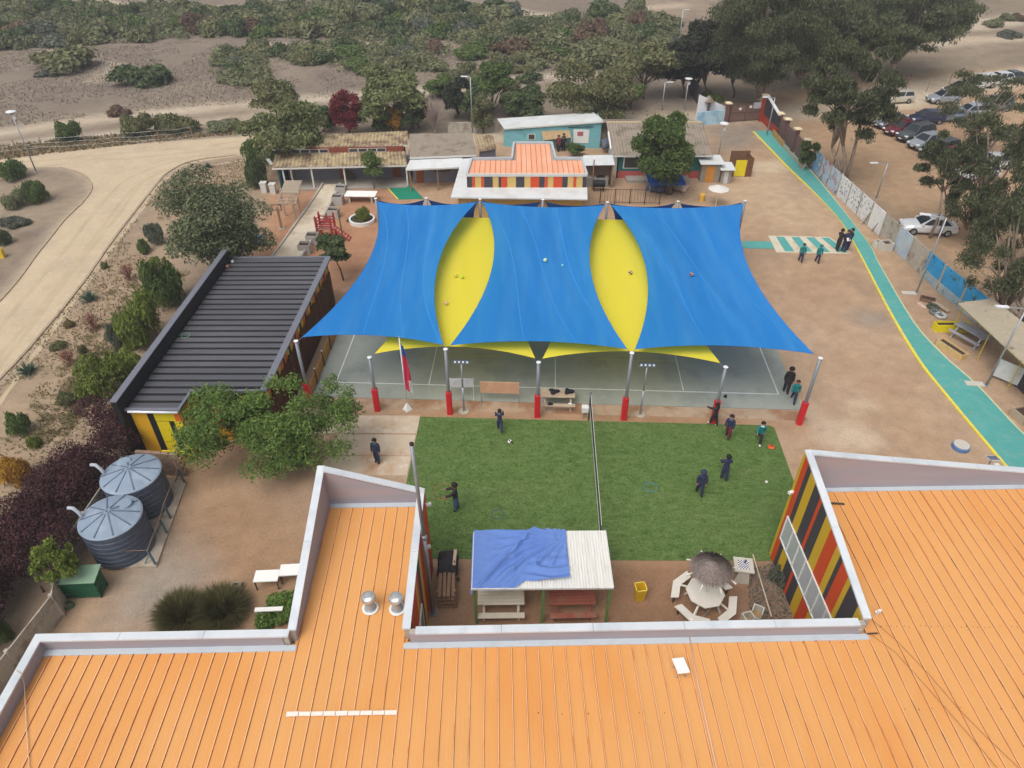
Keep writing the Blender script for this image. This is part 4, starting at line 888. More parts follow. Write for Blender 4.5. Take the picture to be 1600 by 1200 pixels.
# ================================================================ WATER TANKS
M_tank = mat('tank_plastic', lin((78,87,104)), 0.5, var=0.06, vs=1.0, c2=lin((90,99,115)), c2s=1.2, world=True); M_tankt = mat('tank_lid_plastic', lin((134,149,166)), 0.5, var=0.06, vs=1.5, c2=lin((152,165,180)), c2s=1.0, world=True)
M_tr = mat('tank_rib', lin((98,112,132)), 0.5)
def tank(c, r, h, label, hatch):
    t = thing('water_tank', label, 'water tank', c)
    prof = [(r*.97,0)]
    for i in range(7):
        z = h*i/7; prof += [(r,z+.03),(r*1.0,z+h/7-.07),(r*.975,z+h/7-.04),(r*.975,z+h/7-.02)]
    prof += [(r,h-.01)]
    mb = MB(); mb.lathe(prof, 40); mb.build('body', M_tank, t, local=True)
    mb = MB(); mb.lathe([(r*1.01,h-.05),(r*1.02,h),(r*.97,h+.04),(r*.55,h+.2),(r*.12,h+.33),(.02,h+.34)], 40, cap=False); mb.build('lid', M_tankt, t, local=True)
    for k_ in range(10):
        an = 2*math.pi*k_/10+.2; d = Vector((math.cos(an), math.sin(an), 0))
        mb = MB(); mb.beam(d*r*.14+Vector((0,0,h+.33)), d*r*.95+Vector((0,0,h+.06)), .045, .05); mb.build('rib', M_tr, t, local=True)
    mb = MB(); mb.lathe([(.12,h+.3),(.12,h+.38),(.07,h+.38),(.07,h+.34)], 16, cap=False); mb.build('hub', M_tankt, t, local=True)
    mb = MB(); mb.lathe([(.3,h+.1),(.3,h+.24),(.26,h+.26),(.01,h+.27)], 18, (math.cos(hatch)*r*.55, math.sin(hatch)*r*.55, 0)); mb.build('hatch', M_tankt, t, local=True)
    mb = MB(); mb.tube([(-r*.86,-.1,h-.1),(-r*.95,-.05,h+.3),(-r*1.1,0,h+.52),(-r*1.28,.03,h+.5)], .075, 10); mb.build('inlet_pipe', mat('grey_pvc', lin((176,182,190)), 0.5), t, local=True, smooth=True)
tank((-16.5, 21.75, .1), 1.22, 1.85, 'grey blue ribbed water tank beside the block wall, farther one', 2.3); tank((-16.3, 19.3, .1), 1.2, 1.85, 'grey blue ribbed water tank with open hatch ring, nearer one', .9)
mb = MB(); mb.prism([G(292,755).xy, G(245,887).xy, G(150,890).xy, (-18.0,20.6), (-17.7,23.6)], -.05, .1); struct(mb.build('tank_slab', M_conc))
Bk = mat('cement_block', lin((150,126,108)), 0.95, var=0.12, vs=4.0, bump=0.3, bs=20, world=True)
a, b = Vector((-17.3, 23.75, 0)), Vector((-15.25, 23.55, 0)); t = thing('block_wall', 'short brown cement block wall between tank and shed', 'wall', (a+b)/2)
bm_ = MB(); d = (b-a)/5; bm_.cbox((0,0,0), (d.length-.02, .16, .185), math.atan2(d.y, d.x)); bme = bm_.mesh('block', Bk)
for r_ in range(7):
    for k_ in range(5):
        p = a+d*(k_+.5+(.25 if r_ % 2 else -.25)*.6)-(a+b)/2; link('block', bme, t, (p.x+random.uniform(-.004,.004), p.y+random.uniform(-.006,.006), .1+.2*r_))
M_bsteel = mat('blue_grey_steel', lin((84,108,122)), 0.5, var=0.1)
t = thing('tank_guard_rail', 'thin metal guard rail with braced posts in front of the tanks', 'railing', (-14.9, 20.5, .1))
rp = [G(244,884), G(262,835), G(268,812), G(289,756)]; tops = []
for p in rp:
    q = p+Vector((-.05,0,1.0)); tops.append(q); mb = MB(); mb.beam(p+Vector((0,0,.1)), q, .07, .07); po = mb.build('post', M_bsteel, t)
    mb = MB(); mb.beam(p+Vector((-.45,.05,.1)), p+Vector((-.04,0,.75)), .04, .04); mb.build('brace', M_bsteel, po)
mb = MB(); mb.tube(tops+[tops[-1]+Vector((-.4,.5,0))], .018, 6); mb.build('rail', mat('rusty_rail', lin((150,116,92)), 0.8), t); mb = MB(); mb.tube([tops[0], tops[0]+Vector((-1.9,-.1,.02))], .012, 6); mb.build('wire', mat('rusty_rail', lin((150,116,92)), 0.8), t)
p = G(228, 812); mb = MB(); mb.cbox((p.x-.2, p.y-.1, .95), (1.5,.16,.06), 2.35, 0, 0, .35); tag(mb.build('plank', Wd), 'broken weathered plank propped between the two tanks', 'plank')
# concrete panel fence beside the purple hedge
def panel_fence(name, label, P, h, m, post_m, Lp=2.0, tops=None, mats=None, rows=3, th=.05):
    t = thing(name, label, 'wall', (P[0]+P[-1])/2); k = 0
    for i in range(len(P)-1):
        a, b = P[i], P[i+1]; n = max(1, round((b-a).length/Lp))
        for j in range(n):
            p, q = a.lerp(b, j/n), a.lerp(b, (j+1)/n); d = (q-p).normalized()
            mb = MB(); mb.cbox((p.x, p.y, h/2+.03), (.13,.13,h+.06), math.atan2(d.y, d.x)); mb.build('post', post_m, t)
            for r_ in range(rows):
                mb = MB(); z0 = .02+(h-.02)*r_/rows; z1 = .02+(h-.02)*(r_+1)/rows-.008
                mb.beam(Vector((p.x,p.y,(z0+z1)/2))+d*.066, Vector((q.x,q.y,(z0+z1)/2))-d*.066, th, z1-z0); mm = mats(k, r_) if mats else m
                mb.build('panel', mm, t)
            k += 1
    return t
M_pan = mat('fence_concrete', lin((172,164,152)), 0.95, var=0.1, vs=1.2, c2=lin((140,128,114)), c2s=1.5, c3=lin((194,188,178)), c3s=4.0, bump=0.15, bs=20, world=True)
panel_fence('concrete_fence', 'low grey concrete panel fence along the purple hedge', [G(-40,1148), G(100,962), Vector((-18.1,18.3,0)), Vector((-17.9,23.6,0))], 1.3, M_pan, M_pan, 2.0)
# green slatted box bench
M_grn = mat('green_paint', lin((34,88,62)), 0.6, var=0.12, vs=3.0); M_pgrn = mat('pale_green_paint', lin((128,156,132)), 0.7, var=0.1)
t = thing('green_store_box', 'green slatted box with pale green lid beside the tanks', 'box', (-16.95, 17.1, 0), R(3))
for k_ in range(5): mb = MB(); mb.cbox((0,-.32,.18+.17*k_), (1.5,.03,.14)); mb.build('slat', M_grn, t, local=True)
for k_ in range(5): mb = MB(); mb.cbox((.74,0,.18+.17*k_), (.03,.6,.14)); mb.build('slat', M_grn, t, local=True)
for sx in (-.7,.7):
    for sy in (-.28,.28): mb = MB(); mb.box(sx-.03, sy-.03, 0, sx+.03, sy+.03, 1.0 if sy < 0 else 1.15); mb.build('post', M_grn, t, local=True)
mb = MB(); mb.cbox((0,0,1.12), (1.65,.8,.03), 0, 0, R(10)); mb.build('lid', M_pgrn, t, local=True)
mb = MB(); mb.tube([(-18.0+.25*math.cos(i*.7)+17.2-17.0+1.0, 0,0) for i in range(2)], .01, 4)
cn = G(108, 948); mb = MB(); mb.tube([(cn.x+.22*math.cos(i*.52)*(1-.006*i), cn.y+.16*math.sin(i*.52), .03+.0035*i) for i in range(40)], .018, 6); tag(mb.build('garden_hose', mat('hose_green', lin((70,110,72)), 0.5), smooth=True), 'coiled green garden hose on the gravel by the fence', 'hose')
# white benches beside the near wing
for c, rz, L, lb in (((-9.75,17.45,0), R(3), .95, 'low white topped table, outer one of two by the near wing'), ((-8.75,17.75,0), R(4), 1.1, 'low white topped table, touching the near wing cap')):
    t = thing('low_table', lb, 'table', c, rz); mb = MB(); mb.cbox((0,0,.56), (L,.55,.05)); mb.build('top', mat('white_top', lin((240,238,234)), 0.6, var=0.03), t, local=True)
    for sx in (-1,1):
        for sy in (-1,1): mb = MB(); mb.box(sx*L*.45-.02, sy*.24-.02, 0, sx*L*.45+.02, sy*.24+.02, .535); mb.build('leg', mat('dark_frame', lin((84,72,66)), 0.8), t, local=True)
    mb = MB(); mb.cbox((0,0,.2), (L*.88,.03,.03)); mb.build('stretcher', mat('dark_frame', lin((84,72,66)), 0.8), t, local=True)
p = G(420, 952, .55); mb = MB(); mb.cbox((p.x, p.y, .55), (1.05,.18,.05), R(3)); o = mb.build('bench', mat('white_top', lin((240,238,234)), 0.6)); [MB().box(p.x+s_,p.y-.05,0,p.x+s_+.05,p.y+.05,.52).build('leg', M_conc, o) for s_ in (-.4,.35)]; tag(o, 'narrow white bench plank half sunk in the green shrub', 'bench')
p = G(371, 918); mb = MB(); mb.box(p.x-.2,p.y-.15,0,p.x+.2,p.y+.15,.22); o = mb.build('concrete_block', M_conc); tag(o, 'grey concrete block with a dark hollow by the grass tussock', 'block'); mb = MB(); mb.box(p.x-.08,p.y-.06,.221,p.x+.08,p.y+.06,.226); mb.build('hollow', M_black, o)  # hollow is a thin black plate painting the shade inside the block
# ================================================================ PERGOLA WITH BLUE TARPAULIN
t = thing('pergola', 'white roofed pergola half covered by a blue tarpaulin', 'pergola', (1.08, 16.85, 0), R(.6)); PGI = PM[t.name].inverted()
M_gp = mat('green_post_paint', lin((110,142,84)), 0.6, var=0.1); M_wr = mat('white_roof_sheet', lin((222,220,214)), 0.6, var=0.03, vs=1.0, c2=lin((206,200,190)), c2s=2.0, stretch=(6,.4,1))
for sx in (-2.45, .05, 2.5):
    for sy in (-1.12, 1.12): mb = MB(); mb.box(sx-.05, sy-.05, 0, sx+.05, sy+.05, 2.28 if sy < 0 else 2.36); mb.build('post', M_gp, t, local=True)
for sy, z in ((-1.12,2.3),(1.12,2.38)): mb = MB(); mb.cbox((0,sy,z), (5.05,.06,.09)); mb.build('beam', M_gp, t, local=True)
for k_ in range(6):
    x0 = -2.56+k_*.86; mb = MB(); nr = 8
    for i in range(nr):
        xa = x0+.855*i/nr; xb = x0+.855*(i+.5)/nr; xc = x0+.855*(i+1)/nr
        for u0, u1, z0, z1 in ((xa,xb,0,.018),(xb,xc,.018,0)): mb.add([(u0,-1.28,2.37+z0),(u1,-1.28,2.37+z1),(u1,1.28,2.46+z1),(u0,1.28,2.46+z0)], [(0,1,2,3)])
    mb.build('roof_sheet', M_wr, t, local=True)
mb = MB(); mb.cbox((0,-1.3,2.36), (5.15,.03,.09)); mb.build('fascia', M_wr, t, local=True)
M_tarp = clothmat('blue_tarpaulin', lin((108,140,206)), 0.12, lin((116,146,208)))
nx_, ny_ = 90, 64; vs = []; rr = random.Random(5)
def ridge(x, c, w): return math.exp(-((x-c)/w)**2)
for j in range(ny_+1):
    for i in range(nx_+1):
        u, v = i/nx_, j/ny_; x = -2.6+3.62*u
        ylo = -1.32 if u < .45 else (-1.32+.34*min(1,(u-.45)/.1)-.06*math.sin((u-.5)*7)); y = ylo+(1.3-ylo)*v
        z = 2.42+.09*(y+1.28)/2.56+.02
        z += .17*ridge(v-u*1.6+.1, .0, .03)*(u < .6)*min(1,u*6)                       # fold from the far corner
        fan = math.atan2(v-.85+.0, u-1.0); z += .19*(.5+.5*math.sin(fan*26))**3*max(0, 1-abs(u-.62)*2.2)*(v > .25)
        z += .16*(.5+.5*math.sin(v*34+math.sin(u*9)*1.4))*max(0,min(1,(u-.5)*5))*max(0,1-v*1.6)
        z += .18*(.5+.5*math.sin((u*1.0-v*.75)*38+math.sin(v*7)))*max(0,1-abs(u-.36)*4.5)*max(0,1-abs(v-.32)*2)
        z += .012*math.sin(u*40+v*23)*math.sin(v*31-u*11)
        if u < .02: z -= .22
        if v < .02 and u < .45: z -= .12
        vs.append((x, y, z))
mb = MB(); mb.add(vs, [(j*(nx_+1)+i, j*(nx_+1)+i+1, (j+1)*(nx_+1)+i+1, (j+1)*(nx_+1)+i) for j in range(ny_) for i in range(nx_)])
o = mb.build('tarpaulin', M_tarp, None, local=True, smooth=True); o.location = (1.08, 16.85, 0); o.rotation_euler = (0,0,R(.6)); tag(o, 'crumpled blue tarpaulin thrown over the pergola roof', 'tarpaulin')
Wt = mat('cream_table_paint', lin((206,196,178)), 0.8, var=0.06); Rt = mat('red_table_paint', lin((150,84,68)), 0.85, var=0.12, vs=3.0, c2=lin((150,110,90)), c2s=2.0)
picnic((-.42, 16.35, 0), R(.6), 'cream painted picnic table under the tarpaulin end of the pergola', Wt, Wt); picnic((2.3, 16.35, 0), R(1.5), 'faded red picnic table under the bare end of the pergola', Rt, Rt)
# yellow bin
p = G(998, 935); t = thing('waste_bin', 'yellow square tapered bin standing on the earth by the pergola', 'bin', p, R(8)); M_bin = mat('yellow_plastic', lin((226,186,30)), 0.5, var=0.05)
def frus(mb, b0, b1, z0, z1, mi=0): mb.add([(-b0,-b0,z0),(b0,-b0,z0),(b0,b0,z0),(-b0,b0,z0),(-b1,-b1,z1),(b1,-b1,z1),(b1,b1,z1),(-b1,b1,z1)], [(0,1,5,4),(1,2,6,5),(2,3,7,6),(3,0,4,7),(3,2,1,0)], mi)
mb = MB(); frus(mb, .15, .21, 0, .75); mb.add([(-.19,-.19,.75),(.19,-.19,.75),(.19,.19,.75),(-.19,.19,.75),(-.14,-.14,.06),(.14,-.14,.06),(.14,.14,.06),(-.14,.14,.06)], [(0,1,5,4),(1,2,6,5),(2,3,7,6),(3,0,4,7),(4,5,6,7)]); mb.build('body', M_bin, t, local=True)
for k_ in range(4): mb = MB(); a_ = k_*math.pi/2; mb.cbox((.2*math.cos(a_), .2*math.sin(a_), .752), (.035,.435,.04), a_); mb.build('rim', mat('bin_rim', lin((240,214,90)), 0.5), t, local=True)
# octagonal table with four benches and a thatched parasol
OC = Vector((7.46, 16.56, 0)); t = thing('octagonal_table', 'white octagonal garden table with fixed angled benches', 'table', OC, R(10)); Wp = mat('white_bench_paint', lin((222,216,204)), 0.7, var=0.05, vs=3.0)
mb = MB(); mb.prism([(.74*math.cos(R(22.5+45*k_)), .74*math.sin(R(22.5+45*k_))) for k_ in range(8)], .72, .77); mb.build('top', Wp, t, local=True)
for k_ in range(4):
    c_ = R(45+90*k_); arm = MB(); arm.beam((.3*math.cos(c_), .3*math.sin(c_), .68), (1.1*math.cos(c_), 1.1*math.sin(c_), .38), .06, .06); arm.beam((.4*math.cos(c_), .4*math.sin(c_), .66), (.75*math.cos(c_), .75*math.sin(c_), .0), .06, .06); arm.build('leg', Wp, t, local=True)
    a0, a1, a2 = c_-R(36), c_, c_+R(36); pin = lambda a_, r_: (r_*math.cos(a_), r_*math.sin(a_)); b = MB()
    for s0, s1 in ((a0,a1),(a1,a2)): b.prism([pin(s0,.98),pin(s1,.98),pin(s1,1.3),pin(s0,1.3)], .4, .45)
    bo = b.build('bench', Wp, t, local=True)
    for a_ in (a0+.08, a2-.08): b = MB(); x_, y_ = pin(a_,1.14); b.box(x_-.03,y_-.03,0,x_+.03,y_+.03,.4); b.build('leg', mat('dark_frame', lin((84,72,66)), 0.8), bo, local=True)
t = thing('thatched_parasol', 'grey thatched parasol with white spoke ends over octagonal table', 'parasol', OC+Vector((0,0,0)), 0)
mb = MB(); mb.tube([(0,0,0),(0,0,2.5)], .035, 8); mb.build('pole', Wp, t, local=True)
for k_ in range(8):
    a_ = R(10+45*k_); mb = MB(); mb.beam((.3*math.cos(a_), .3*math.sin(a_), 2.3), (.98*math.cos(a_), .98*math.sin(a_), 2.02), .05, .04); mb.build('spoke', Wp, t, local=True)
k = 5200; an = rng.uniform(0, 2*np.pi, k); r0 = np.sqrt(rng.uniform(0, 1, k))*.62; ln = rng.uniform(.16,.34,k); r1 = r0+ln*.9; ad = rng.normal(0,.07,k)
r0 = r0*1.12; zz = 2.6-.42*r0+rng.uniform(-.03,.07,k); z1 = 2.56-.44*r1-rng.uniform(0,.09,k)*np.clip((r1-.5)*3,0,1); wv = rng.uniform(.008,.018,k)
V = np.zeros((k,3,3)); V[:,0] = np.stack([r0*np.cos(an)-wv*np.sin(an), r0*np.sin(an)+wv*np.cos(an), zz],1); V[:,1] = np.stack([r0*np.cos(an)+wv*np.sin(an), r0*np.sin(an)-wv*np.cos(an), zz],1); V[:,2] = np.stack([r1*np.cos(an+ad), r1*np.sin(an+ad), z1],1)
def trimesh(name, V, m):
    k = len(V); me = bpy.data.meshes.new(name); me.vertices.add(3*k); me.vertices.foreach_set('co', V.ravel()); me.loops.add(3*k); me.loops.foreach_set('vertex_index', np.arange(3*k)); me.polygons.add(k); me.polygons.foreach_set('loop_start', np.arange(0,3*k,3)); me.polygons.foreach_set('loop_total', np.full(k,3)); me.update(); me.materials.append(m); return me
o = link('thatch', trimesh('thatch', V, leafmat('thatch', lin((112,100,95)), lin((162,148,140)), .05, 0)), t); stuff(o)
mb = MB(); mb.lathe([(.74,2.2),(.4,2.36),(.03,2.53)], 20); mb.build('thatch_base', mat('thatch_under', lin((110,98,92)), 0.95, var=0.2, vs=12.0), t, local=True)
# folding stool frame by the table
p = G(1098, 962); t = thing('folding_frame', 'open folding metal stool frame beside the octagonal table', 'stool', (p.x, p.y+.1, 0), .5)
for s in (-1,1):
    mb = MB(); mb.tube([(-.25*s,-.18,0),(.25*s,-.18,.55)], .015, 6); mb.tube([(-.25*s,.18,0),(.25*s,.18,.55)], .015, 6); mb.build('frame', M_alu, t, local=True)
mb = MB(); mb.cbox((.1,0,.56), (.12,.36,.02)); mb.build('strap', mat('blue_strap', lin((120,160,176)), 0.7), t, local=True)
# chess table
p = G(1160, 898); t = thing('chess_table', 'pale concrete table with chequered top at the turf edge', 'table', (9.28, 17.85, 0), R(-8)); Cn = mat('pale_concrete', lin((196,190,178)), 0.85, var=0.05, vs=4.0)
mb = MB(); mb.box(-.38,-.36,.68,.38,.36,.75); mb.build('top', Cn, t, local=True)
mb = MB(); mb.add([(-.3,-.36,0),(.3,-.36,0),(.3,-.3,0),(-.3,-.3,0),(-.2,-.3,.68),(.2,-.3,.68),(.2,-.24,.68),(-.2,-.24,.68)], [(0,1,5,4),(1,2,6,5),(2,3,7,6),(3,0,4,7)]); mb.box(-.28,.2,0,.28,.28,.679); mb.build('leg', Cn, t, local=True)
sqw, sqb = mat('chess_white', lin((236,234,230)), 0.6), mat('chess_blue', lin((52,56,104)), 0.6)
sq = MB(); sq.box(-.026,-.026,0,.026,.026,.004); smw, smb_ = sq.mesh('square', sqw), sq.mesh('square', sqb)
for i in range(8):
    for j in range(8): link('square', smb_ if (i+j) % 2 else smw, t, (-.19+.054*i, -.19+.054*j, .7505))
mb = MB(); mb.lathe([(.04,0),(.025,.03),(.02,.1),(.035,.14),(.005,.17)], 10, PM[t.name] @ Vector((.06,.12,.755))); tag(mb.build('chess_piece', sqb, smooth=True), 'dark blue playing piece standing on the chess table', 'chess piece')
mb = MB(); a, b = G(1176,868), G(1205,965); mb.tube([a+Vector((0,0,.06)), b+Vector((0,0,.06))], .03, 6); tag(mb.build('border_pole', mat('pale_pole', lin((206,186,160)), 0.8)), 'pale round pole lying along the planted strip', 'pole')
for c, rz, lb in (((9.0,15.75,0), .3, 'cream concrete cube stool with hollow front'), ((9.45,16.05,0), -.5, 'cream concrete stool tipped over behind the cube stool')):
    t = thing('concrete_stool', lb, 'stool', c, rz)
    mb = MB(); mb.cbox((0,.16,.2), (.42,.05,.4)); mb.cbox((-.18,-.02,.2), (.05,.31,.4)); mb.cbox((.18,-.02,.2), (.05,.31,.4)); mb.cbox((0,-.02,.02), (.31,.3,.04)); mb.build('shell', Cn, t, local=True)
    mb = MB(); mb.cbox((0,.0,.06), (.28,.26,.03), .1); mb.build('seat_board', mat('tan_ply', lin((176,146,96)), 0.8), t, local=True)
# blue rimmed manhole cover and a solar lamp beyond the right wing
p = G(1500, 700); t = thing('manhole', 'round concrete cover with blue rim on the earth by the green path', 'manhole', p); mb = MB(); mb.lathe([(.4,0),(.4,.2),(.37,.22)], 24); mb.build('ring', mat('blue_rim', lin((96,130,176)), 0.7, var=0.1), t, local=True); mb = MB(); mb.lathe([(.36,.2),(.36,.25),(.33,.26)], 24); mb.build('cover', Cn, t, local=True)
p = G(1552, 716, 2.6); t = thing('solar_lamp', 'small solar panel lamp on a pole behind the right orange roof', 'solar lamp', (p.x, p.y, 0)); mb = MB(); mb.tube([(0,.05,0),(0,.05,2.5)], .03, 8); mb.build('pole', M_alu, t, local=True)
mb = MB(); mb.cbox((0,0,2.6), (.46,.4,.03), 0, 0, R(-15)); pn = mb.build('panel', mat('solar_frame', lin((206,210,216)), 0.5), t, local=True)
for i in range(4):
    for j in range(3): mb = MB(); v_ = Matrix.Rotation(R(-15), 4, 'X') @ Vector((-.16+.107*i, -.12+.12*j, .018)); mb.cbox((v_.x, v_.y, 2.6+v_.z), (.092,.105,.006), 0, 0, R(-15)); mb.build('cell', mat('solar_cell', lin((84,92,116)), 0.3), pn, local=True)
mb = MB(); mb.cbox((.04,-.28,2.5), (.2,.12,.05)); mb.build('lamp', M_capw, t, local=True)
# ================================================================ BUILDINGS AT THE REAR
def corr(parent, q, n, m, period=.2, amp=.028, name='roof_sheet', gap=.0):
    """corrugated sheets over the quad q = front-left, front-right, back-right, back-left"""
    a, b, c, d = [Vector(p) for p in q]; L = (b-a).length; k = max(2, round(L/n/period))
    up = (b-a).cross(d-a).normalized(); 
    if up.z < 0: up = -up
    for s in range(n):
        mb = MB(); vs = []; off = up*(.004*(s % 2)); 
        for i in range(2*k+1):
            u = (s+i/(2*k))/n; w_ = up*(amp if i % 2 else 0)+off
            vs += [a.lerp(b, u)+w_, d.lerp(c, u)+w_]
        mb.add(vs, [(2*i, 2*i+2, 2*i+3, 2*i+1) for i in range(2*k)]); mb.build(name, m, parent)
def wallq(parent, p, q, z0, z1, m, th=.12, name='wall', z1b=None):
    p = Vector((p[0], p[1], 0)); q = Vector((q[0], q[1], 0)); mb = MB(); seg(mb, p, q, z0, z0, z1, z1 if z1b is None else z1b, th); return mb.build(name, m, parent)
def onwall(parent, p, q, u0, u1, z0, z1, m, name, out=.03, sgn=-1):
    """plate on the front of the wall p->q between fractions u0,u1"""
    p = Vector((p[0], p[1], 0)); q = Vector((q[0], q[1], 0)); d = (q-p).normalized(); n = Vector((-d.y, d.x, 0))*sgn
    a, b = p.lerp(q, u0), p.lerp(q, u1); mb = MB(); seg(mb, a+n*.001, b+n*.001, z0, z0, z1, z1, -out if sgn < 0 else out); return mb.build(name, m, parent)
M_oldr = mat('lichen_roof', lin((168,150,118)), 0.95, var=0.15, vs=0.8, c2=lin((120,98,80)), c2s=1.1, c2lo=0.45, c2hi=0.6, c3=lin((196,182,140)), c3s=2.5, c3lo=0.55, c3hi=0.68, world=True)
M_oldg = mat('grey_fibre_roof', lin((146,134,120)), 0.95, var=0.1, vs=0.6, c2=lin((118,106,94)), c2s=0.9, c3=lin((164,152,134)), c3s=3.0, world=True)
M_whr = mat('white_metal_roof', lin((212,214,214)), 0.6, var=0.04, vs=0.6, c2=lin((202,202,199)), c2s=0.7, world=True)
M_gwall = mat('grey_blue_wall', lin((126,126,138)), 0.9, var=0.08, vs=0.8, world=True); M_brick = mat('brick_red_wall', lin((134,72,56)), 0.9, var=0.12, vs=2.0, world=True)
M_dkgl = glass('dark_window_glass', lin((60,60,62)), 0.15); M_door = mat('brown_door', lin((140,78,44)), 0.7, var=0.1); M_wpost = mat('white_post_paint', lin((206,204,198)), 0.7, var=0.08); M_flr = mat('porch_floor', lin((160,152,142)), 0.9, var=0.1, world=True)
# --- long classroom block with clerestory
e0, e1 = G(425,263,1.9), G(637,258,1.9); r0, r1 = G(430,241,2.15), G(633,237,2.15); u0_, u1_ = G(425,233,2.6), G(637,227,2.6); t0_, t1_ = G(433,214,2.85), G(637,205,2.85)
lb = thing('classroom_block', 'long low classroom block with lichen covered double corrugated roof', 'building', ((e0.x+e1.x)/2, e0.y+3, 0))
corr(lb, (e0, e1, r1, r0), 12, M_oldr, .3, .07); corr(lb, (u0_, u1_, t1_, t0_), 12, M_oldr, .3, .07)
wallq(lb, (r0.x+.3, r0.y), (r1.x-.1, r1.y), 1.9, 2.62, M_brick)
for base in (.1, .56):
    for k_ in range(4):
        w0 = base+k_*.075; f = onwall(lb, (r0.x+.3, r0.y), (r1.x-.1, r1.y), w0, w0+.073, 2.2, 2.52, M_wpost, 'window', .03); onwall(f, (r0.x+.3, r0.y), (r1.x-.1, r1.y), w0+.004, w0+.069, 2.23, 2.49, M_dkgl, 'pane', .035)
fw0, fw1 = Vector((e0.x+.6, e0.y+2.0, 0)), Vector((e1.x-.2, e1.y+2.0, 0)); wallq(lb, fw0, fw1, 0, 2.0, M_gwall)
for a_, b_, c_ in ((.42,.49,M_door),(.86,.93,M_door)): onwall(lb, fw0, fw1, a_, b_, .02, 1.75, c_, 'door', .03)
for a_, b_ in ((.1,.2),(.24,.34),(.55,.68)): onwall(lb, fw0, fw1, a_, b_, 1.1, 1.7, M_dkgl, 'window', .03)
wallq(lb, (e0.x+.45, e0.y+.2), (e0.x+.45, e0.y+6.5), 0, 1.95, mat('teal_end_wall', lin((36,92,100)), 0.9)); wallq(lb, (e1.x-.25, e1.y+6.2), (e1.x-.25, e1.y+2.0), 0, 2.0, M_gwall); wallq(lb, (t1_.x-.3, t1_.y-.3), (t0_.x+.4, t0_.y-.3), 0, 2.8, M_brick)
for u in (.07, .28, .52, .985): p = e0.lerp(e1, u); mb = MB(); mb.box(p.x-.06, p.y+.1, 0, p.x+.06, p.y+.22, 1.87); mb.build('post', M_wpost, lb)
for a_, b_ in ((e0, e1), (u0_, u1_)): mb = MB(); mb.beam(a_+Vector((0,-.03,-.05)), b_+Vector((0,-.03,-.05)), .05, .13); mb.build('fascia', M_wpost, lb)
mb = MB(); mb.prism([(e0.x+.2,e0.y-.2),(e1.x-.2,e1.y-.2),(e1.x-.2,e1.y+2.0),(e0.x+.2,e0.y+2.0)], -.02, .1); mb.build('porch_floor', M_flr, lb)
mb = MB(); mb.beam(G(418,248,1.9), G(425,257,1.8), .3, .03); mb.build('gable_board', M_wpost, lb)
# --- second block with a white awning
a0, a1, b1, b0 = G(640,246,2.4), G(745,242,2.4), G(738,208,2.65), G(640,209,2.65)
b2 = thing('classroom_annex', 'low block with plain grey fibre roof and white awning', 'building', ((a0.x+a1.x)/2, a0.y+2, 0))
corr(b2, (a0, a1, b1, b0), 6, M_oldg, .2, .02); mb = MB(); mb.beam(a0+Vector((0,-.03,-.06)), a1+Vector((0,-.03,-.06)), .05, .14); mb.build('fascia', M_wpost, b2)
c0, c1, d1, d0 = G(634,265,1.95), G(722,261,1.95), G(722,247,2.2), G(641,249,2.2)
corr(b2, (c0, c1, d1, d0), 4, M_whr, .25, .012, 'awning_sheet'); mb = MB(); mb.beam(c0+Vector((0,-.02,-.05)), c1+Vector((0,-.02,-.05)), .04, .1); mb.build('fascia', M_wpost, b2)
f0, f1 = Vector((a0.x+.1, a0.y+.4, 0)), Vector((a1.x-.2, a1.y+.4, 0)); wallq(b2, f0, f1, 0, 2.3, M_gwall); onwall(b2, f0, f1, .05, .17, .02, 1.8, M_door, 'door'); onwall(b2, f0, f1, .35, .6, .9, 1.7, M_dkgl, 'window')
for u in (.06, .55, .97): p = c0.lerp(c1, u); mb = MB(); mb.box(p.x-.05, p.y+.1, 0, p.x+.05, p.y+.2, 1.9); mb.build('post', mat('timber_post', lin((140,110,84)), 0.8), b2)
wallq(b2, (b1.x-.2, b1.y), (b0.x+.2, b0.y), 0, 2.55, M_gwall)
s0, s1, s2, s3 = G(748,238,2.1), G(776,233,2.1), G(770,211,2.3), G(740,211,2.3)
cs = thing('corrugated_leanto', 'small lean-to with pale yellowish corrugated roof', 'shed', ((s0.x+s1.x)/2, s0.y+1, 0)); corr(cs, (s0, s1, s2, s3), 3, M_oldr, .3, .06)
wallq(cs, (s0.x+.1, s0.y+.2), (s1.x-.1, s1.y+.2), 0, 2.05, M_gwall); wallq(cs, (s1.x-.12, s1.y+.33), (s2.x-.12, s2.y-.2), 0, 2.05, M_gwall)
# --- small orange roofed pavilion with white canopy
cz = 2.2; P = lambda u, v, z: G(u, v, z)
sb = thing('orange_pavilion', 'small pavilion with pale orange roof above striped wall and white canopy', 'building', (P(820,290,0).x, 53, 0))
cf0, cf1, cf2, cf3 = P(704,308,cz), P(918,311,cz), P(916,291,cz), P(722,247,cz+.1)
mb = MB(); y_ = P(730,293,cz).y; mb.prism([cf0.xy, cf1.xy, (cf1.x+.15, y_+.05), (P(730,293,cz).x, y_+.05), (P(737,247,cz).x, P(737,247,cz).y), P(722,248,cz).xy], cz-.1, cz); mb.build('canopy', M_whr, sb)
uz = 3.25; O_ = [P(729,272,uz), P(917,272,uz), P(909,246,uz), P(868,246,uz), P(862,222,uz), P(803,222,uz), P(800,246,uz), P(737,247,uz)]
mb = MB(); mb.prism([p.xy for p in O_], cz-.4, uz-.22); mb.build('upper_wall', M_wallw, sb)
mb = MB(); 
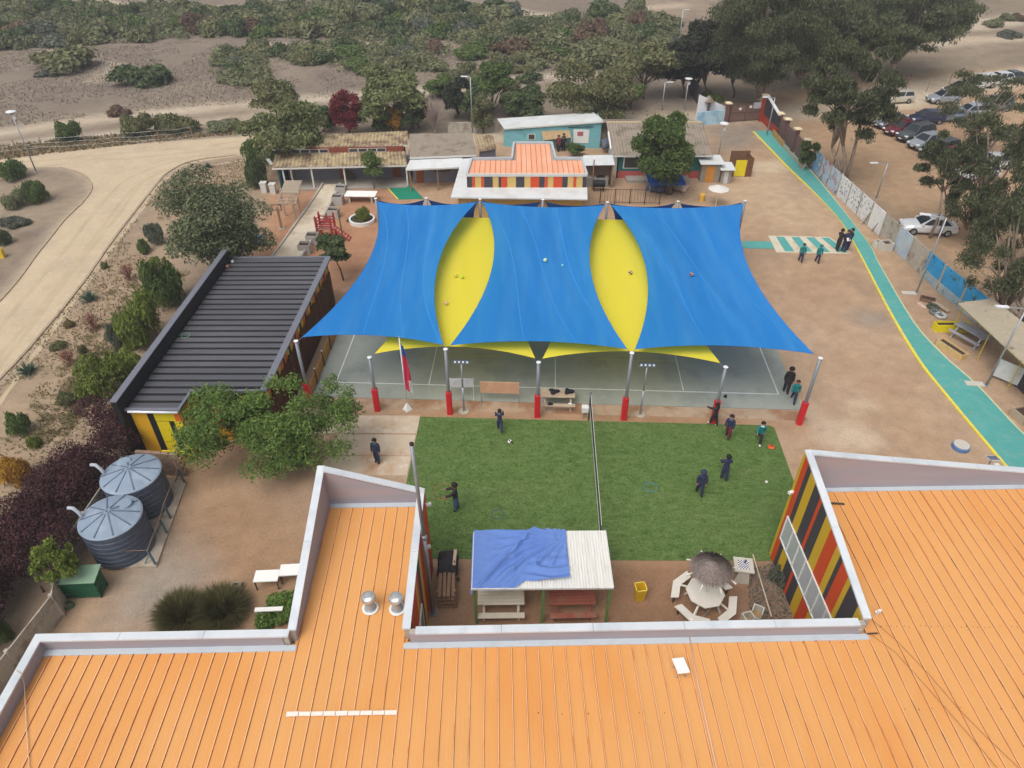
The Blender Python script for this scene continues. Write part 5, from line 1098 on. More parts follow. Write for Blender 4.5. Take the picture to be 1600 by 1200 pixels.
Mo2 = mat('pale_orange_roof', lin((234,166,130)), 0.6, var=0.04, vs=0.5, c2=lin((240,182,150)), c2s=0.7, stretch=(2,.4,1), world=True)
xA, xB = O_[0].x+.12, O_[1].x-.12; n = 22
for i in range(n):
    xa = xA+(xB-xA)*i/n; xb = xA+(xB-xA)*(i+1)/n-.006; yb = (O_[5].y-.15) if (xa > O_[5].x+.02 and xb < O_[4].x) else O_[7].y-.18
    mb = MB(); mb.box(xa, O_[0].y+.15, uz-.22, xb, yb, uz-.12); mb.box(xa, O_[0].y+.15, uz-.12, xa+.03, yb, uz-.085, 1); mb.build('roof_panel', [Mo2, mat('pale_seam', lin((190,122,92)), 0.8)], sb)
for i in range(8):
    a_, b_ = O_[i], O_[(i+1) % 8]; d = (b_-a_).normalized(); mb = MB(); mb.beam(a_+d*(.0)+Vector((0,0,-.07+.003*(i % 2))), b_+Vector((0,0,-.07+.003*(i % 2))), .16, .2); mb.build('parapet', M_gutter if i else M_wpost, sb)
seq = [(S_GRY,50),(S_RED,28),(0,58),(S_RED,28),(S_GRY,82),(0,56),(S_GRY,26),(S_RED,56),(0,84),(S_GRY,80),(0,58),(S_RED,82),(S_GRY,52),(S_RED,30),(0,54),(S_RED,84),(S_GRY,52),(0,54),(S_RED,28),(0,60),(S_GRY,36)]
S_TAN = mat('tan_cladding', lin((206,172,104)), 0.6, var=0.05); tot = sum(q[1] for q in seq); acc = 0
for c_, wd in seq:
    xa = O_[0].x+(O_[1].x-O_[0].x)*acc/tot; acc += wd; xb = O_[0].x+(O_[1].x-O_[0].x)*acc/tot; mb = MB(); mb.box(xa+.01, O_[0].y-.03, cz+.0, xb-.01, O_[0].y-.001, uz-.18); mb.build('wall_board', c_ or S_TAN, sb)
mb = MB(); mb.prism([(cf0.x+.5, cf0.y+.7), (cf1.x-.2, cf0.y+.7), (cf1.x-.2, y_+.5), (O_[1].x, O_[2].y), (O_[0].x, O_[7].y), (cf0.x+.5, y_)], 0, cz-.101); mb.build('lower_wall', S_TAN, sb)
# --- turquoise house with white roof
FBL, FBR = G(787,229), G(937,232); FTL, FTR = GY(790,200,FBL.y), GY(943,189,FBR.y); BTL, BTR = GY(778,186,FBL.y+3.4), GY(926,176,FBR.y+3.4)
M_turq = mat('turquoise_wall', lin((122,180,188)), 0.85, var=0.08, vs=1.0, c2=lin((104,160,170)), c2s=1.0, world=True)
th = thing('turquoise_house', 'turquoise painted house with white sloping roof and tan porch', 'building', ((FBL.x+FBR.x)/2, FBL.y+1.5, 0))
wallq(th, FBL, FBR, 0, FTL.z-.05, M_turq, .12, 'wall', FTR.z-.05); wallq(th, (FBL.x, FBL.y+3.3), (FBL.x, FBL.y), 0, BTL.z-.05, M_turq, .12, 'wall', FTL.z-.05); wallq(th, FBR, (FBR.x, FBR.y+3.3), 0, FTR.z-.05, M_turq, .12, 'wall', BTR.z-.05)
q0, q1, q2, q3 = FTL+Vector((-.15,-.15,0)), FTR+Vector((.15,-.15,0)), BTR+Vector((.1,.1,0)), BTL+Vector((-.1,.1,0)); corr(th, (q0, q1, q2, q3), 9, M_whr, .25, .012)
mb = MB(); mb.beam(q0+Vector((0,-.02,-.05)), q1+Vector((0,-.02,-.05)), .04, .1); mb.build('fascia', M_wpost, th)
k0, k1, k2, k3 = GY(849,219,FBL.y-1.3), GY(893,215,FBL.y-1.3), GY(889,201,FBL.y-.15), GY(846,204,FBL.y-.15); corr(th, (k0, k1, k2, k3), 3, mat('tan_awning', lin((170,144,108)), 0.9, var=0.1, world=True), .2, .02, 'porch_sheet')
for p in (k0, k1): mb = MB(); mb.tube([(p.x,p.y+.05,0),(p.x,p.y+.05,p.z)], .04, 6); mb.build('post', M_wpost, th)
onwall(th, FBL, FBR, .55, .64, .05, 1.6, mat('dark_doorway', lin((52,46,46)), 0.9), 'door', .02); wi = onwall(th, FBL, FBR, .25, .33, .7, 1.25, M_wpost, 'window', .03); onwall(wi, FBL, FBR, .26, .32, .75, 1.2, M_dkgl, 'pane', .035)
bn = onwall(th, FBL, FBR, .72, .88, .5, 1.75, M_white, 'banner', .04); onwall(bn, FBL, FBR, .76, .82, 1.15, 1.55, mat('banner_red_print', lin((176,96,110)), 0.8, var=0.4, vs=12.0), 'banner_print', .043)
mb = MB(); pa, pb = FBL.lerp(FBR,.66), FBL.lerp(FBR,.92); mb.tube([(pa.x,pa.y-.08,1.95),(pb.x,pb.y-.08,2.05)], .03, 6); mb.build('rail', M_black, th)
# --- green and pink house with grey roof
h0, h1 = G(962,278), G(1098,278); ez = 2.15; ef0, ef1 = Vector((h0.x-.5,h0.y-.5,ez)), Vector((h1.x+.4,h1.y-.5,ez)); rg0, rg1 = Vector((h0.x-.6,h0.y+4.6,3.25)), Vector((h1.x+.4,h1.y+4.6,3.25)); bk0, bk1 = Vector((h0.x-.6,h0.y+9,2.1)), Vector((h1.x+.4,h1.y+9,2.1))
gh = thing('green_house', 'green and pink walled house with old grey gabled roof', 'building', ((h0.x+h1.x)/2, h0.y+4, 0)); corr(gh, (ef0, ef1, rg1, rg0), 8, M_oldg, .3, .05); corr(gh, (rg0, rg1, bk1, bk0), 8, M_oldg, .2, .03)
mb = MB(); mb.beam(rg0+Vector((0,0,.03)), rg1+Vector((0,0,.03)), .3, .05); mb.build('ridge_cap', mat('ridge_pale', lin((190,170,136)), 0.9), gh); mb = MB(); mb.beam(ef0+Vector((0,-.03,-.05)), ef1+Vector((0,-.03,-.05)), .04, .12); mb.build('fascia', M_wpost, gh)
M_hg = mat('teal_green_wall', lin((44,112,112)), 0.85, var=0.06, world=True); M_hp = mat('pink_wall', lin((190,92,90)), 0.85, var=0.08, world=True)
wallq(gh, h0, h1, .62, 2.1, M_hg); wallq(gh, h0, h1, 0, .617, M_hp); wallq(gh, (h0.x,h0.y+8.5), h0, 0, 2.1, mat('pale_side_wall', lin((176,184,178)), 0.9)); wallq(gh, h1, (h1.x,h1.y+8.5), 0, 2.1, M_hg)
for a_, b_ in ((.07,.25),(.6,.8)): f = onwall(gh, h0, h1, a_, b_, .85, 1.85, M_white, 'window', .03); onwall(f, h0, h1, a_+.012, b_-.012, .91, 1.79, M_dkgl, 'pane', .035)
mb = MB(); mb.tube([(h0.x-.05,h0.y-.05,.05),(h0.x-.05,h0.y-.05,2.05)], .05, 8); mb.build('downpipe', M_white, gh); mb = MB(); mb.cbox((ef0.x-.1,ef0.y+2,2.75), (.12,2.6,.1), 0, 0, R(13)); mb.build('gutter', M_white, gh)
mb = MB(); mb.cbox((h0.x+3.5,h0.y-.6,.12), (5.4,1.1,.24)); mb.build('step', M_flr, gh)
# --- open kitchen shed between pavilion and green house
s0, s1, s2, s3 = G(911,259,2.0), G(961,258,2.0), G(957,242,2.1), G(911,243,2.1); ks = thing('kitchen_shed', 'open brown shed with flat white roof beside the pavilion', 'shed', ((s0.x+s1.x)/2, s0.y+.8, 0)); corr(ks, (s0, s1, s2, s3), 3, M_whr, .25, .012)
M_bw = mat('brown_board_wall', lin((134,112,92)), 0.9, var=0.1, world=True); wallq(ks, (s0.x+.2, s0.y+1.0), (s1.x-.1, s1.y+1.0), 0, 2.0, M_bw); wallq(ks, (s1.x-.1, s1.y+.1), (s1.x-.1, s1.y+1.0), 0, 2.0, M_bw)
mb = MB(); mb.box(s0.x+.4, s0.y+.4, 0, s1.x-.4, s0.y+.95, .8); mb.build('counter', mat('tiled_counter', lin((150,146,140)), 0.7), ks); mb = MB(); mb.cbox((s0.x+1.6, s0.y+.6, .85), (.7,.3,.1)); mb.build('sink', M_black, ks)
for p in (s0, s1): mb = MB(); mb.box(p.x-.04+(.1 if p is s0 else -.1), p.y+.05, 0, p.x+.04+(.1 if p is s0 else -.1), p.y+.13, 1.97); mb.build('post', Wd, ks)
p = G(935, 298); t = thing('drum_barbecue', 'black drum barbecue on legs in front of the kitchen shed', 'barbecue', p)
mb = MB(); mb.tube([(-.5,0,.62),(.5,0,.62)], .28, 14); mb.build('drum', M_black, t, local=True)
for sx in (-.4,.4): mb = MB(); mb.tube([(sx,-.2,0),(sx,-.1,.5)], .03, 6); mb.tube([(sx,.2,0),(sx,.1,.5)], .03, 6); mb.build('leg', M_black, t, local=True)
p = G(925, 297); mb = MB(); mb.tube([p, p+Vector((0,0,2.6))], .05, 8); tag(mb.build('post', Wd), 'bare timber post beside the kitchen shed', 'post')
p = G(948, 238); bundle('cart', (p.x, p.y, .35), [mat('grey_tarp', lin((96,104,116)), 0.8), M_black], 'grey covered cart in the alley by the turquoise house', 'cart', .5, 8, .9)
# --- dark railing behind the sails
a, b = G(937,318), G(1030,320); t = thing('railing', 'dark metal railing in front of the green house yard', 'railing', (a+b)/2)
for k_ in range(5): p = a.lerp(b, k_/4); mb = MB(); mb.tube([p, p+Vector((0,0,1.3))], .035, 6); mb.build('post', M_black, t)
for k_ in range(20): p = a.lerp(b, (k_+.5)/20); mb = MB(); mb.tube([p+Vector((0,0,.15)), p+Vector((0,0,1.2))], .01, 4); mb.build('bar', M_black, t)
for z in (.15, 1.22): mb = MB(); mb.tube([a+Vector((0,0,z)), b+Vector((0,0,z))], .018, 6); mb.build('rail', M_black, t)
# --- blue gazebo, furniture under it, white parasol
p = G(1036, 297); t = thing('gazebo', 'blue pyramid gazebo tent under the pepper tree', 'gazebo', p); Bg = clothmat('gazebo_blue', lin((46,84,168)), .2); hw = 1.45
mb = MB(); mb.add([(-hw,-hw,1.2),(hw,-hw,1.2),(hw,hw,1.2),(-hw,hw,1.2),(0,0,2.05),(-hw,-hw,1.0),(hw,-hw,1.0),(hw,hw,1.0),(-hw,hw,1.0)], [(0,1,4),(1,2,4),(2,3,4),(3,0,4),(0,5,6,1),(1,6,7,2),(2,7,8,3),(3,8,5,0)]); mb.build('canopy', Bg, t, local=True)
for sx in (-1,1):
    for sy in (-1,1): mb = MB(); mb.tube([(sx*hw*.97,sy*hw*.97,0),(sx*hw*.97,sy*hw*.97,1.2)], .025, 6); mb.build('leg', M_alu, t, local=True)
bundle('seat_pile', (p.x-.6, p.y-.4, .02), [mat('dark_blue_plastic', lin((70,82,106)), 0.6), M_black], 'pile of dark blue chairs under the gazebo', 'chair pile', .5, 11, .8)
bundle('cushion_pile', (p.x+1.5, p.y-.2, .02), [mat('pinkish_cloth', lin((196,168,150)), 0.8), cw_], 'heap of pale cushions beside the gazebo', 'cushions', .45, 12, .5)
p = G(1118, 322); t = thing('parasol', 'white garden parasol beside the yellow tub', 'parasol', p); mb = MB(); nn = 8
mb.add([(0,0,1.75)]+[(.85*math.cos(R(45*k_)), .85*math.sin(R(45*k_)), 1.45) for k_ in range(8)], [(0, 1+k_, 1+(k_+1) % 8) for k_ in range(8)]); mb.build('canopy', clothmat('parasol_white', lin((236,236,232)), .3), t, local=True)
mb = MB(); mb.tube([(0,0,0),(0,0,1.78)], .025, 6); mb.build('pole', M_white, t, local=True)
for k_ in range(8): mb = MB(); mb.beam((0,0,1.72), (.84*math.cos(R(45*k_)), .84*math.sin(R(45*k_)), 1.44), .015); mb.build('rib', M_white, t, local=True)
p = G(1096, 314); mb = MB(); mb.lathe([(.2,0),(.24,.55),(.24,.6),(.2,.6),(.18,.1)], 14, p, cap=False); tag(mb.build('tub', mat('ochre_tub', lin((214,172,72)), 0.6), smooth=True), 'yellow ochre tub beside the white parasol', 'tub')
# --- two privies and the yellow gate pen
def privy(px0, px1, h, label, doorm, wm, d=1.5):
    a, b = G(*px0), G(*px1); t = thing('privy', label, 'shed', ((a.x+b.x)/2, a.y+d/2, 0)); n = max(3, round((b-a).length/.28))
    for k_ in range(n):
        xa = a.x+(b.x-a.x)*k_/n; xb = a.x+(b.x-a.x)*(k_+1)/n-.012; mb = MB(); mb.box(xa, a.y, 0, xb, a.y+.04, h); mb.build('wall_board', wm, t)
    mb = MB(); mb.box(a.x+.02, a.y+.041, 0, b.x-.02, a.y+d, h-.02); mb.build('wall', wm, t)
    w_ = b.x-a.x; mb = MB(); mb.box(a.x+w_*.25, a.y-.03, .03, a.x+w_*.68, a.y-.002, h*.85); do = mb.build('door', doorm, t); mb = MB(); mb.box(a.x+w_*.6, a.y-.06, h*.42, a.x+w_*.64, a.y-.031, h*.47); mb.build('handle', M_steel, do)
    mb = MB(); mb.slab([(a.x-.2,a.y-.25,h+.03),(b.x+.2,a.y-.25,h+.03),(b.x+.2,a.y+d+.2,h+.12),(a.x-.2,a.y+d+.2,h+.12)], .05); mb.build('roof', M_whr, t)
M_gb = mat('grey_boards', lin((150,140,128)), 0.9, var=0.14, vs=3.0, world=True)
privy((1093,285), (1124,287), 1.65, 'grey board privy with orange door and white roof', mat('orange_door', lin((200,136,52)), 0.7, var=0.1), M_gb); privy((1125,287), (1142,289), 1.25, 'smaller grey privy with white door beside the orange doored one', mat('pale_door', lin((196,200,200)), 0.7), M_gb, 1.2)
a, b = G(1144,276), G(1172,277); t = thing('gate_pen', 'brown framed pen with bright yellow panel', 'gate', ((a.x+b.x)/2, a.y+.4, 0)); M_by = mat('bright_yellow_sheet', lin((224,206,30)), 0.5, var=0.05); M_brn = mat('brown_frame', lin((118,84,60)), 0.8, var=0.12)
mb = MB(); mb.box(a.x+.1, a.y, .05, a.x+1.05, a.y+.04, 1.45); mb.build('yellow_panel', M_by, t)
for xx in (a.x, a.x+1.1, b.x): mb = MB(); mb.box(xx-.05, a.y-.06, 0, xx+.05, a.y+.06, 1.7); mb.build('post', M_brn, t)
for k_ in range(4): mb = MB(); mb.box(a.x+1.16+.12*k_, a.y, 0, a.x+1.26+.12*k_, a.y+.04, 1.6); mb.build('board', M_brn, t)
for k_ in range(7): mb = MB(); mb.box(b.x-.02, a.y+.1+.22*k_, 0, b.x+.03, a.y+.3+.22*k_, 1.6); mb.build('board', M_brn, t)
for k_ in range(9): mb = MB(); mb.box(a.x+.05+.19*k_, a.y+1.7, 0, a.x+.22+.19*k_, a.y+1.74, 1.65); mb.build('board', M_brn, t)
# --- entrance: painted walls, gate, red wall, capped pillars
M_mural = mat('pale_blue_mural', lin((176,204,218)), 0.85, var=0.08, vs=1.0, c2=lin((130,176,206)), c2s=0.9, c3=lin((110,180,170)), c3s=0.7, c3lo=0.58, c3hi=0.66, world=True); M_wht = mat('white_wall', lin((222,222,226)), 0.85, var=0.05, world=True)
a, b = G(1088,197), G(1131,193); t = thing('entrance_wall', 'pale blue mural wall with white sloping wall behind and gabled box', 'wall', (a+b)/2); wallq(t, a, b, 0, 1.35, M_mural, .15)
a2, b2_ = a+Vector((0,.6,0)), b+Vector((0,.4,0)); wallq(t, a2, b2_, 0, 2.9, M_wht, .15, 'wall', 1.55)
p = a2.lerp(b2_, .38); mb = MB(); mb.box(p.x-.12, p.y-.2, 1.0, p.x+.12, p.y-.02, 2.2); mb.build('niche', mat('dark_niche', lin((96,88,90)), 0.9), t)
mb = MB(); gz_ = 2.2; mb.add([(p.x-.5,p.y-.5,gz_),(p.x,p.y-.5,gz_+.45),(p.x+.5,p.y-.5,gz_),(p.x-.5,p.y+.5,gz_),(p.x,p.y+.5,gz_+.45),(p.x+.5,p.y+.5,gz_)], [(0,1,4,3),(1,2,5,4),(0,2,1),(3,4,5)]); mb.build('gable_roof', M_oldg, t)
def pillar(p, h, m, label, r=.19, cap=True):
    t = thing('gate_pillar', label, 'pillar', p); mb = MB(); mb.box(-r,-r,0,r,r,h); mb.build('shaft', m, t, local=True); mb = MB(); k_ = r+.13; mb.add([(-k_,-k_,h+.001),(k_,-k_,h+.001),(k_,k_,h+.001),(-k_,k_,h+.001),(-k_,-k_,h+.08),(k_,-k_,h+.08),(k_,k_,h+.08),(-k_,k_,h+.08),(0,0,h+.2)], [(3,2,1,0),(0,1,5,4),(1,2,6,5),(2,3,7,6),(3,0,4,7),(4,5,8),(5,6,8),(6,7,8),(7,4,8)]); mb.build('pillar_cap', mat('cream_cap', lin((226,206,170)), 0.8), t, local=True)
M_plr = mat('mauve_brown_pillar', lin((110,78,74)), 0.85, var=0.1, world=True); M_redw = mat('red_wall_paint', lin((160,62,44)), 0.85, var=0.1, world=True)
pillar(G(1133,193), 2.0, M_plr, 'brown gate pillar with cream cap next to the pale mural wall')
a, b = G(1138,191), G(1187,188); t = thing('entrance_gate', 'brown double leaf bar gate at the school entrance', 'gate', (a+b)/2); M_gm = mat('rusty_gate_metal', lin((104,82,72)), 0.7, var=0.15)
for u0, u1 in ((0,.5),(.505,1)):
    p, q = a.lerp(b,u0), a.lerp(b,u1)
    for z in (.12,.9,1.75): mb = MB(); mb.beam(p+Vector((0,0,z)), q+Vector((0,0,z)), .05); mb.build('rail', M_gm, t)
    for k_ in range(14): r_ = p.lerp(q,(k_+.5)/14); mb = MB(); mb.beam(r_+Vector((0,0,.12)), r_+Vector((0,0,1.75)), .03); mb.build('bar', M_gm, t)
    mb = MB(); mb.plate([p+Vector((0,.04,.14)), q+Vector((0,.04,.14)), q+Vector((0,.04,1.74)), p+Vector((0,.04,1.74))], .01); mb.build('mesh_sheet', mat('brown_mesh', lin((150,122,106)), 0.9), t)
for u in (0,.5,1): p = a.lerp(b,u); mb = MB(); mb.beam(p, p+Vector((0,0,1.95)), .1); mb.build('post', M_gm, t)
mb = MB(); p, q = a.lerp(b,.7), a.lerp(b,.99); mb.plate([p+Vector((0,-.06,1.25)), q+Vector((0,-.06,1.25)), q+Vector((0,-.06,1.85)), p+Vector((0,-.06,1.85))], .02); mb.build('sign', mat('pale_sign', lin((190,190,196)), 0.7), t)
for u, z in ((.3,1.3),(.62,1.45)): p = a.lerp(b,u); mb = MB(); mb.cbox(p+Vector((0,-.05,z)), (.25,.02,.25)); mb.build('notice', M_white, t)
a, b = G(1190,190), G(1211,212); t = thing('red_wall', 'red based entrance wall with dark panel and white sloping cap', 'wall', (a+b)/2); wallq(t, a, b, 0, .8, M_redw, .2); wallq(t, a, b, .803, 2.6, mat('dark_panel', lin((58,58,64)), 0.7), .12, 'dark_panel', 1.9); mb = MB(); mb.beam(a+Vector((.05,.05,2.66)), b+Vector((.05,.05,1.96)), .28, .1); mb.build('cap', M_white, t); pillar(a+Vector((-.1,.15,0)), 2.55, M_redw, 'red pillar with cream cap at the gate end of the red wall')
pp_ = [G(1213,210), G(1223,222), G(1238,238), G(1254,256)]; nm_ = ['at the red wall end', 'first of three after the red wall', 'middle of three after the red wall', 'last of three, beside the round shrub']
for i, p in enumerate(pp_): pillar(p, 2.0 if i == 0 else 2.15, M_redw if i == 0 else M_plr, ('red' if i == 0 else 'mauve brown') + ' pillar with cream cap ' + nm_[i])
t = thing('yard_wall', 'dark brown wall panels between the cream capped pillars', 'wall', (pp_[1]+pp_[3])/2)
for i in range(3): wallq(t, pp_[i]+(pp_[i+1]-pp_[i]).normalized()*.25, pp_[i+1]-(pp_[i+1]-pp_[i]).normalized()*.25, 0, 1.7, mat('dark_brown_wall', lin((104,86,80)), 0.9, var=0.15, vs=1.5, world=True), .12, 'panel')
# planter kerbs along the green path near the entrance
for i, (a, b, m, lb_) in enumerate(((G(1206,212), G(1222,231), mat('tan_plank', lin((176,140,88)), 0.85), 'tan plank planter edge at the entrance end of the green path'), (G(1222,230), G(1254,266), Tb, 'pale timber rail planter edge beside the green path'))):
    t = thing('planter_edge', lb_, 'planter', (a+b)/2)
    for k_ in range(2 if i else 3): mb = MB(); mb.beam(a+Vector((0,0,.15+.2*k_)), b+Vector((0,0,.15+.2*k_)), .05, .1 if i else .19); mb.build('plank', m, t)
    for u in (0,.5,1): p = a.lerp(b,u); mb = MB(); mb.box(p.x+.03,p.y-.04,0,p.x+.1,p.y+.04,.6); mb.build('post', m, t)
# ================================================================ PANEL WALL WITH MURALS ON THE RIGHT
W0 = [G(1266,262), G(1292,292), G(1355,352), G(1463,453), G(1532,512), Vector((29.4,29.0,0)), Vector((30.2,23.0,0))]
mu = lambda n_, c, c2, c3, s=1.2: mat(n_, lin(c), 0.85, var=0.08, vs=1.0, c2=lin(c2), c2s=s, c3=lin(c3), c3s=s*2, c3lo=.56, c3hi=.62, world=True)
MU = {'b': mu('mural_blue_white', (120,158,196), (206,216,222), (226,206,150)), 'm': mu('mural_mixed', (176,190,206), (190,110,110), (84,100,120)), 'w': mu('mural_white', (226,224,222), (214,212,210), (206,206,204), .5), 'k': mu('mural_white_print', (222,220,220), (206,206,206), (110,106,110), 2.2), 'g': M_pan, 'l': mu('mural_pale_blue', (176,190,200), (160,176,196), (190,184,176)), 's': mu('mural_sea', (52,150,206), (90,176,214), (60,100,124), .7), 'd': mu('mural_dunes', (150,170,180), (190,190,176), (110,130,120), .9)}
seqp = 'bmmkkkwglgsssdddggggggggggg'
wl = panel_fence('panel_wall', 'long concrete panel wall with painted murals between yard and car park', W0, 1.83, M_pan, M_pan, 2.0, mats=lambda k_, r_: MU[seqp[min(k_, len(seqp)-1)] if not (seqp[min(k_, len(seqp)-1)] == 's' and r_ == 0) else 'd'], rows=3)
# dark brush marks of the banner panel
d = (W0[2]-W0[1]).normalized(); nrm = Vector((d.y, -d.x, 0)); nrm = nrm if nrm.x < 0 else -nrm
mk = mat('black_lettering', lin((70,66,70)), 0.8); rr = random.Random(9)
for r_ in range(3):
    for k_ in range(9):
        p = W0[1]+d*(2.3+.42*k_+rr.uniform(-.06,.06))+nrm*.034; z = .55+.42*r_
        if rr.random() < .25: continue
        mb = MB(); h_ = rr.uniform(.1,.26); mb.cbox((p.x,p.y,z), (rr.uniform(.08,.2),.006,h_*.35), math.atan2(d.y,d.x)); mb.cbox((p.x+d.x*.05,p.y+d.y*.05,z), (.05,.006,h_), math.atan2(d.y,d.x)); mb.build('letter', mk, wl)
# pale boards leaning on the wall
rr = random.Random(4)
for i, (u, v) in enumerate(((1278,272),(1284,280),(1301,296),(1352,350),(1368,362))):
    p = G(u, v); mb = MB(); mb.cbox((p.x-.1, p.y, .65), (.3+.1*(i % 2), .04, 1.35), 1.3+rr.uniform(-.3,.3), 0, R(20)); tag(mb.build('leaning_board', mat('pale_board%d' % (i % 2), lin((200,190,170) if i % 2 else (170,160,150)), 0.8)), ['bleached board leaning on the blue mural panel', 'grey board leaning beside the bleached board', 'tall tan board leaning between mixed and white murals', 'grey board leaning at the white mural end', 'pale board leaning on the bare grey panels'][i], 'board')
# concrete cubes, crates, tyres and troughs along the wall
def crate(u, v, d, m, label, rz=0.0, hollow=True, name='planter_box', fill=None):
    p = G(u, v); t = thing(name, label, 'planter', p, rz); x, y, h = d[0]/2, d[1]/2, d[2]; th_ = .05
    for bx in ((-x,-y,x,-y+th_),(-x,y-th_,x,y),(-x,-y+th_,-x+th_,y-th_),(x-th_,-y+th_,x,y-th_)): mb = MB(); mb.box(bx[0],bx[1],0,bx[2],bx[3],h); mb.build('side', m, t, local=True)
    mb = MB(); mb.box(-x+th_,-y+th_,0,x-th_,y-th_,h*.8); mb.build('soil', fill or mat('dark_earth', lin((74,58,50)), 0.95, var=0.2, vs=8.0), t, local=True); return t
crate(1382, 390, (.75,.7,.62), Cn, 'pale concrete cube planter against the panel wall', .2); crate(1369, 386, (.4,.4,.5), Cn, 'narrow concrete block beside the cube planter', .4)
crate(1384, 374, (.7,.4,.35), Tb, 'tan timber tray behind the concrete cube planter', .3)
crate(1449, 470, (.9,.55,.2), mat('brown_crate', lin((130,100,80)), 0.9), 'shallow brown crate on the earth below the sea mural', -.5); crate(1484, 516, (2.0,.5,.5), M_by, 'long yellow trough planter in front of the shelter', -.02)
crate(1485, 550, (.5,1.75,.4), mat('cream_plank', lin((206,176,120)), 0.85, var=0.1), 'long cream timber trough full of dark earth', .38)
for i, (u, v) in enumerate(((1457,481),(1461,490),(1469,495))): p = G(u, v); mb = MB(); mb.tube([(p.x+.27*math.cos(k_*.3927), p.y+.27*math.sin(k_*.3927), .1) for k_ in range(17)], .1, 8, cap=False); tag(mb.build('tyre', mat(['green_tyre','grey_tyre','white_tyre'][i], lin([(74,84,66),(110,112,112),(176,180,180)][i]), 0.8), smooth=True), ['dark green painted tyre behind the yellow trough', 'grey painted tyre in the middle of three', 'whitish painted tyre nearest the yellow trough'][i], 'tyre')
p = G(1467, 482); mb = MB(); mb.cbox((p.x+.1,p.y,.15), (.28,1.2,.06), .35); tag(mb.build('plank', Tb), 'pale plank lying beside the painted tyres', 'plank')
p = G(1513, 536); t = picnic((p.x+.1,p.y+.25,0), R(-62), 'grey picnic table in front of the open shelter', mat('grey_table', lin((160,160,168)), 0.7, var=0.06), M_alu, 1.9)
# open shelter with sheet roof on yellow posts
q0, q1, q2, q3 = G(1497,474,2.2), Vector((28.0,35.6,2.35)), Vector((29.6,23.5,2.35)), Vector((26.8,23.5,2.2)); t = thing('open_shelter', 'open lean-to shelter with grey sheet roof on thin yellow posts', 'shelter', (27.5, 31, 0)); M_shr = mat('dusty_sheet_roof', lin((170,158,138)), 0.9, var=0.08, vs=0.8, c2=lin((120,100,84)), c2s=1.3, c2lo=.6, c2hi=.68, c3=lin((184,174,152)), c3s=3.0, world=True)
for k_ in range(8):
    a0_, a1_ = q0.lerp(q3, k_/8), q0.lerp(q3, (k_+1)/8); b0_, b1_ = q1.lerp(q2, k_/8), q1.lerp(q2, (k_+1)/8); mb = MB(); dz = Vector((0,0,.012*(k_ % 2))); mb.slab([a0_+dz, a1_+dz, b1_+dz, b0_+dz], .02); mb.build('roof_sheet', M_shr, t)
M_yp = mat('yellow_pipe', lin((206,180,70)), 0.6, var=0.1)
for p in [G(1486,519), G(1526,563), G(1574,607), Vector((26.9,26.5,0))]: mb = MB(); mb.tube([p, Vector((p.x, p.y, 2.17))], .03, 8); mb.build('post', M_yp, t); mb = MB(); mb.tube([(p.x,p.y,2.12),(p.x+1.4,p.y,2.25)], .025, 6); mb.build('rafter', M_yp, t)
for p in (q0, q3): mb = MB()
mb = MB(); mb.tube([q0+Vector((.05,0,-.06)), q3+Vector((.05,0,-.06))], .025, 6); mb.build('beam', M_yp, t)
p = G(1577, 603); t = board(p+Vector((-.6,.75,-.03)), p+Vector((.25,-.2,-.03)), .15, 1.25, mat('dirty_white_board', lin((206,212,212)), 0.5, var=0.06, vs=2.0, c2=lin((176,190,186)), c2s=1.5), 'white board standing under the shelter edge', M_alu, tilt=.0)
p = Vector((27.4,29.6,0)); t = thing('louvre_stack', 'dark slatted bench behind the white board', 'bench', p, R(-85))
for k_ in range(7): mb = MB(); mb.cbox((0,.0,.15+.13*k_), (1.5,.05,.09)); mb.build('slat', mat('dark_slat', lin((70,66,72)), 0.7), t, local=True)
for sx in (-.7,.7): mb = MB(); mb.cbox((sx,.05,.5), (.06,.05,1.0)); mb.build('post', M_black, t, local=True)
crate(1596, 655, (.8,.9,.5), Tb, 'timber crate at the path edge on the far right', .2)
p = G(1440, 478); mb = MB(); mb.cbox((p.x,p.y,.03), (.25,.7,.05), .2); tag(mb.build('board', mat('pink_board', lin((206,176,160)), 0.8)), 'pinkish board lying flat by the lamp foot', 'board')
p = G(1522, 601); mb = MB(); mb.cbox((p.x,p.y,.05), (.95,.4,.08), -.1); tag(mb.build('concrete_pad', Cn), 'pale concrete pad beside the near lamp post', 'slab'); p = G(1420, 459); mb = MB(); mb.cbox((p.x,p.y,.05), (.9,.35,.08), -.1); tag(mb.build('concrete_pad', Cn), 'pale concrete pad beside the second lamp post', 'slab')
# ================================================================ PLAY YARD BETWEEN SHED AND CLASSROOMS
M_tim = mat('grey_timber', lin((168,152,134)), 0.9, var=0.12, vs=3.0, stretch=(1,6,6))
pb_ = [G(440,333), G(462,352), G(452,318), G(471,330)]
t = thing('timber_pergola', 'timber play pergola with half boarded roof beside the walkway', 'pergola', (sum(pb_, Vector())/4)); hz_ = 2.1
for p in [G(446,337), G(464,350), G(462,305), G(470,335)]: mb = MB(); mb.box(p.x-.06,p.y-.06,0,p.x+.06,p.y+.06,hz_); mb.build('post', M_tim, t)
qa, qb, qc, qd = G(433,318,2.15), G(461,318,2.15), G(471,281,2.15), G(446,281,2.15)
for k_ in range(9): mb = MB(); a_, b_ = qa.lerp(qd, .48+.52*k_/9), qb.lerp(qc, .48+.52*k_/9); mb.beam(a_, b_, .2, .03); mb.build('plank', M_tim, t)
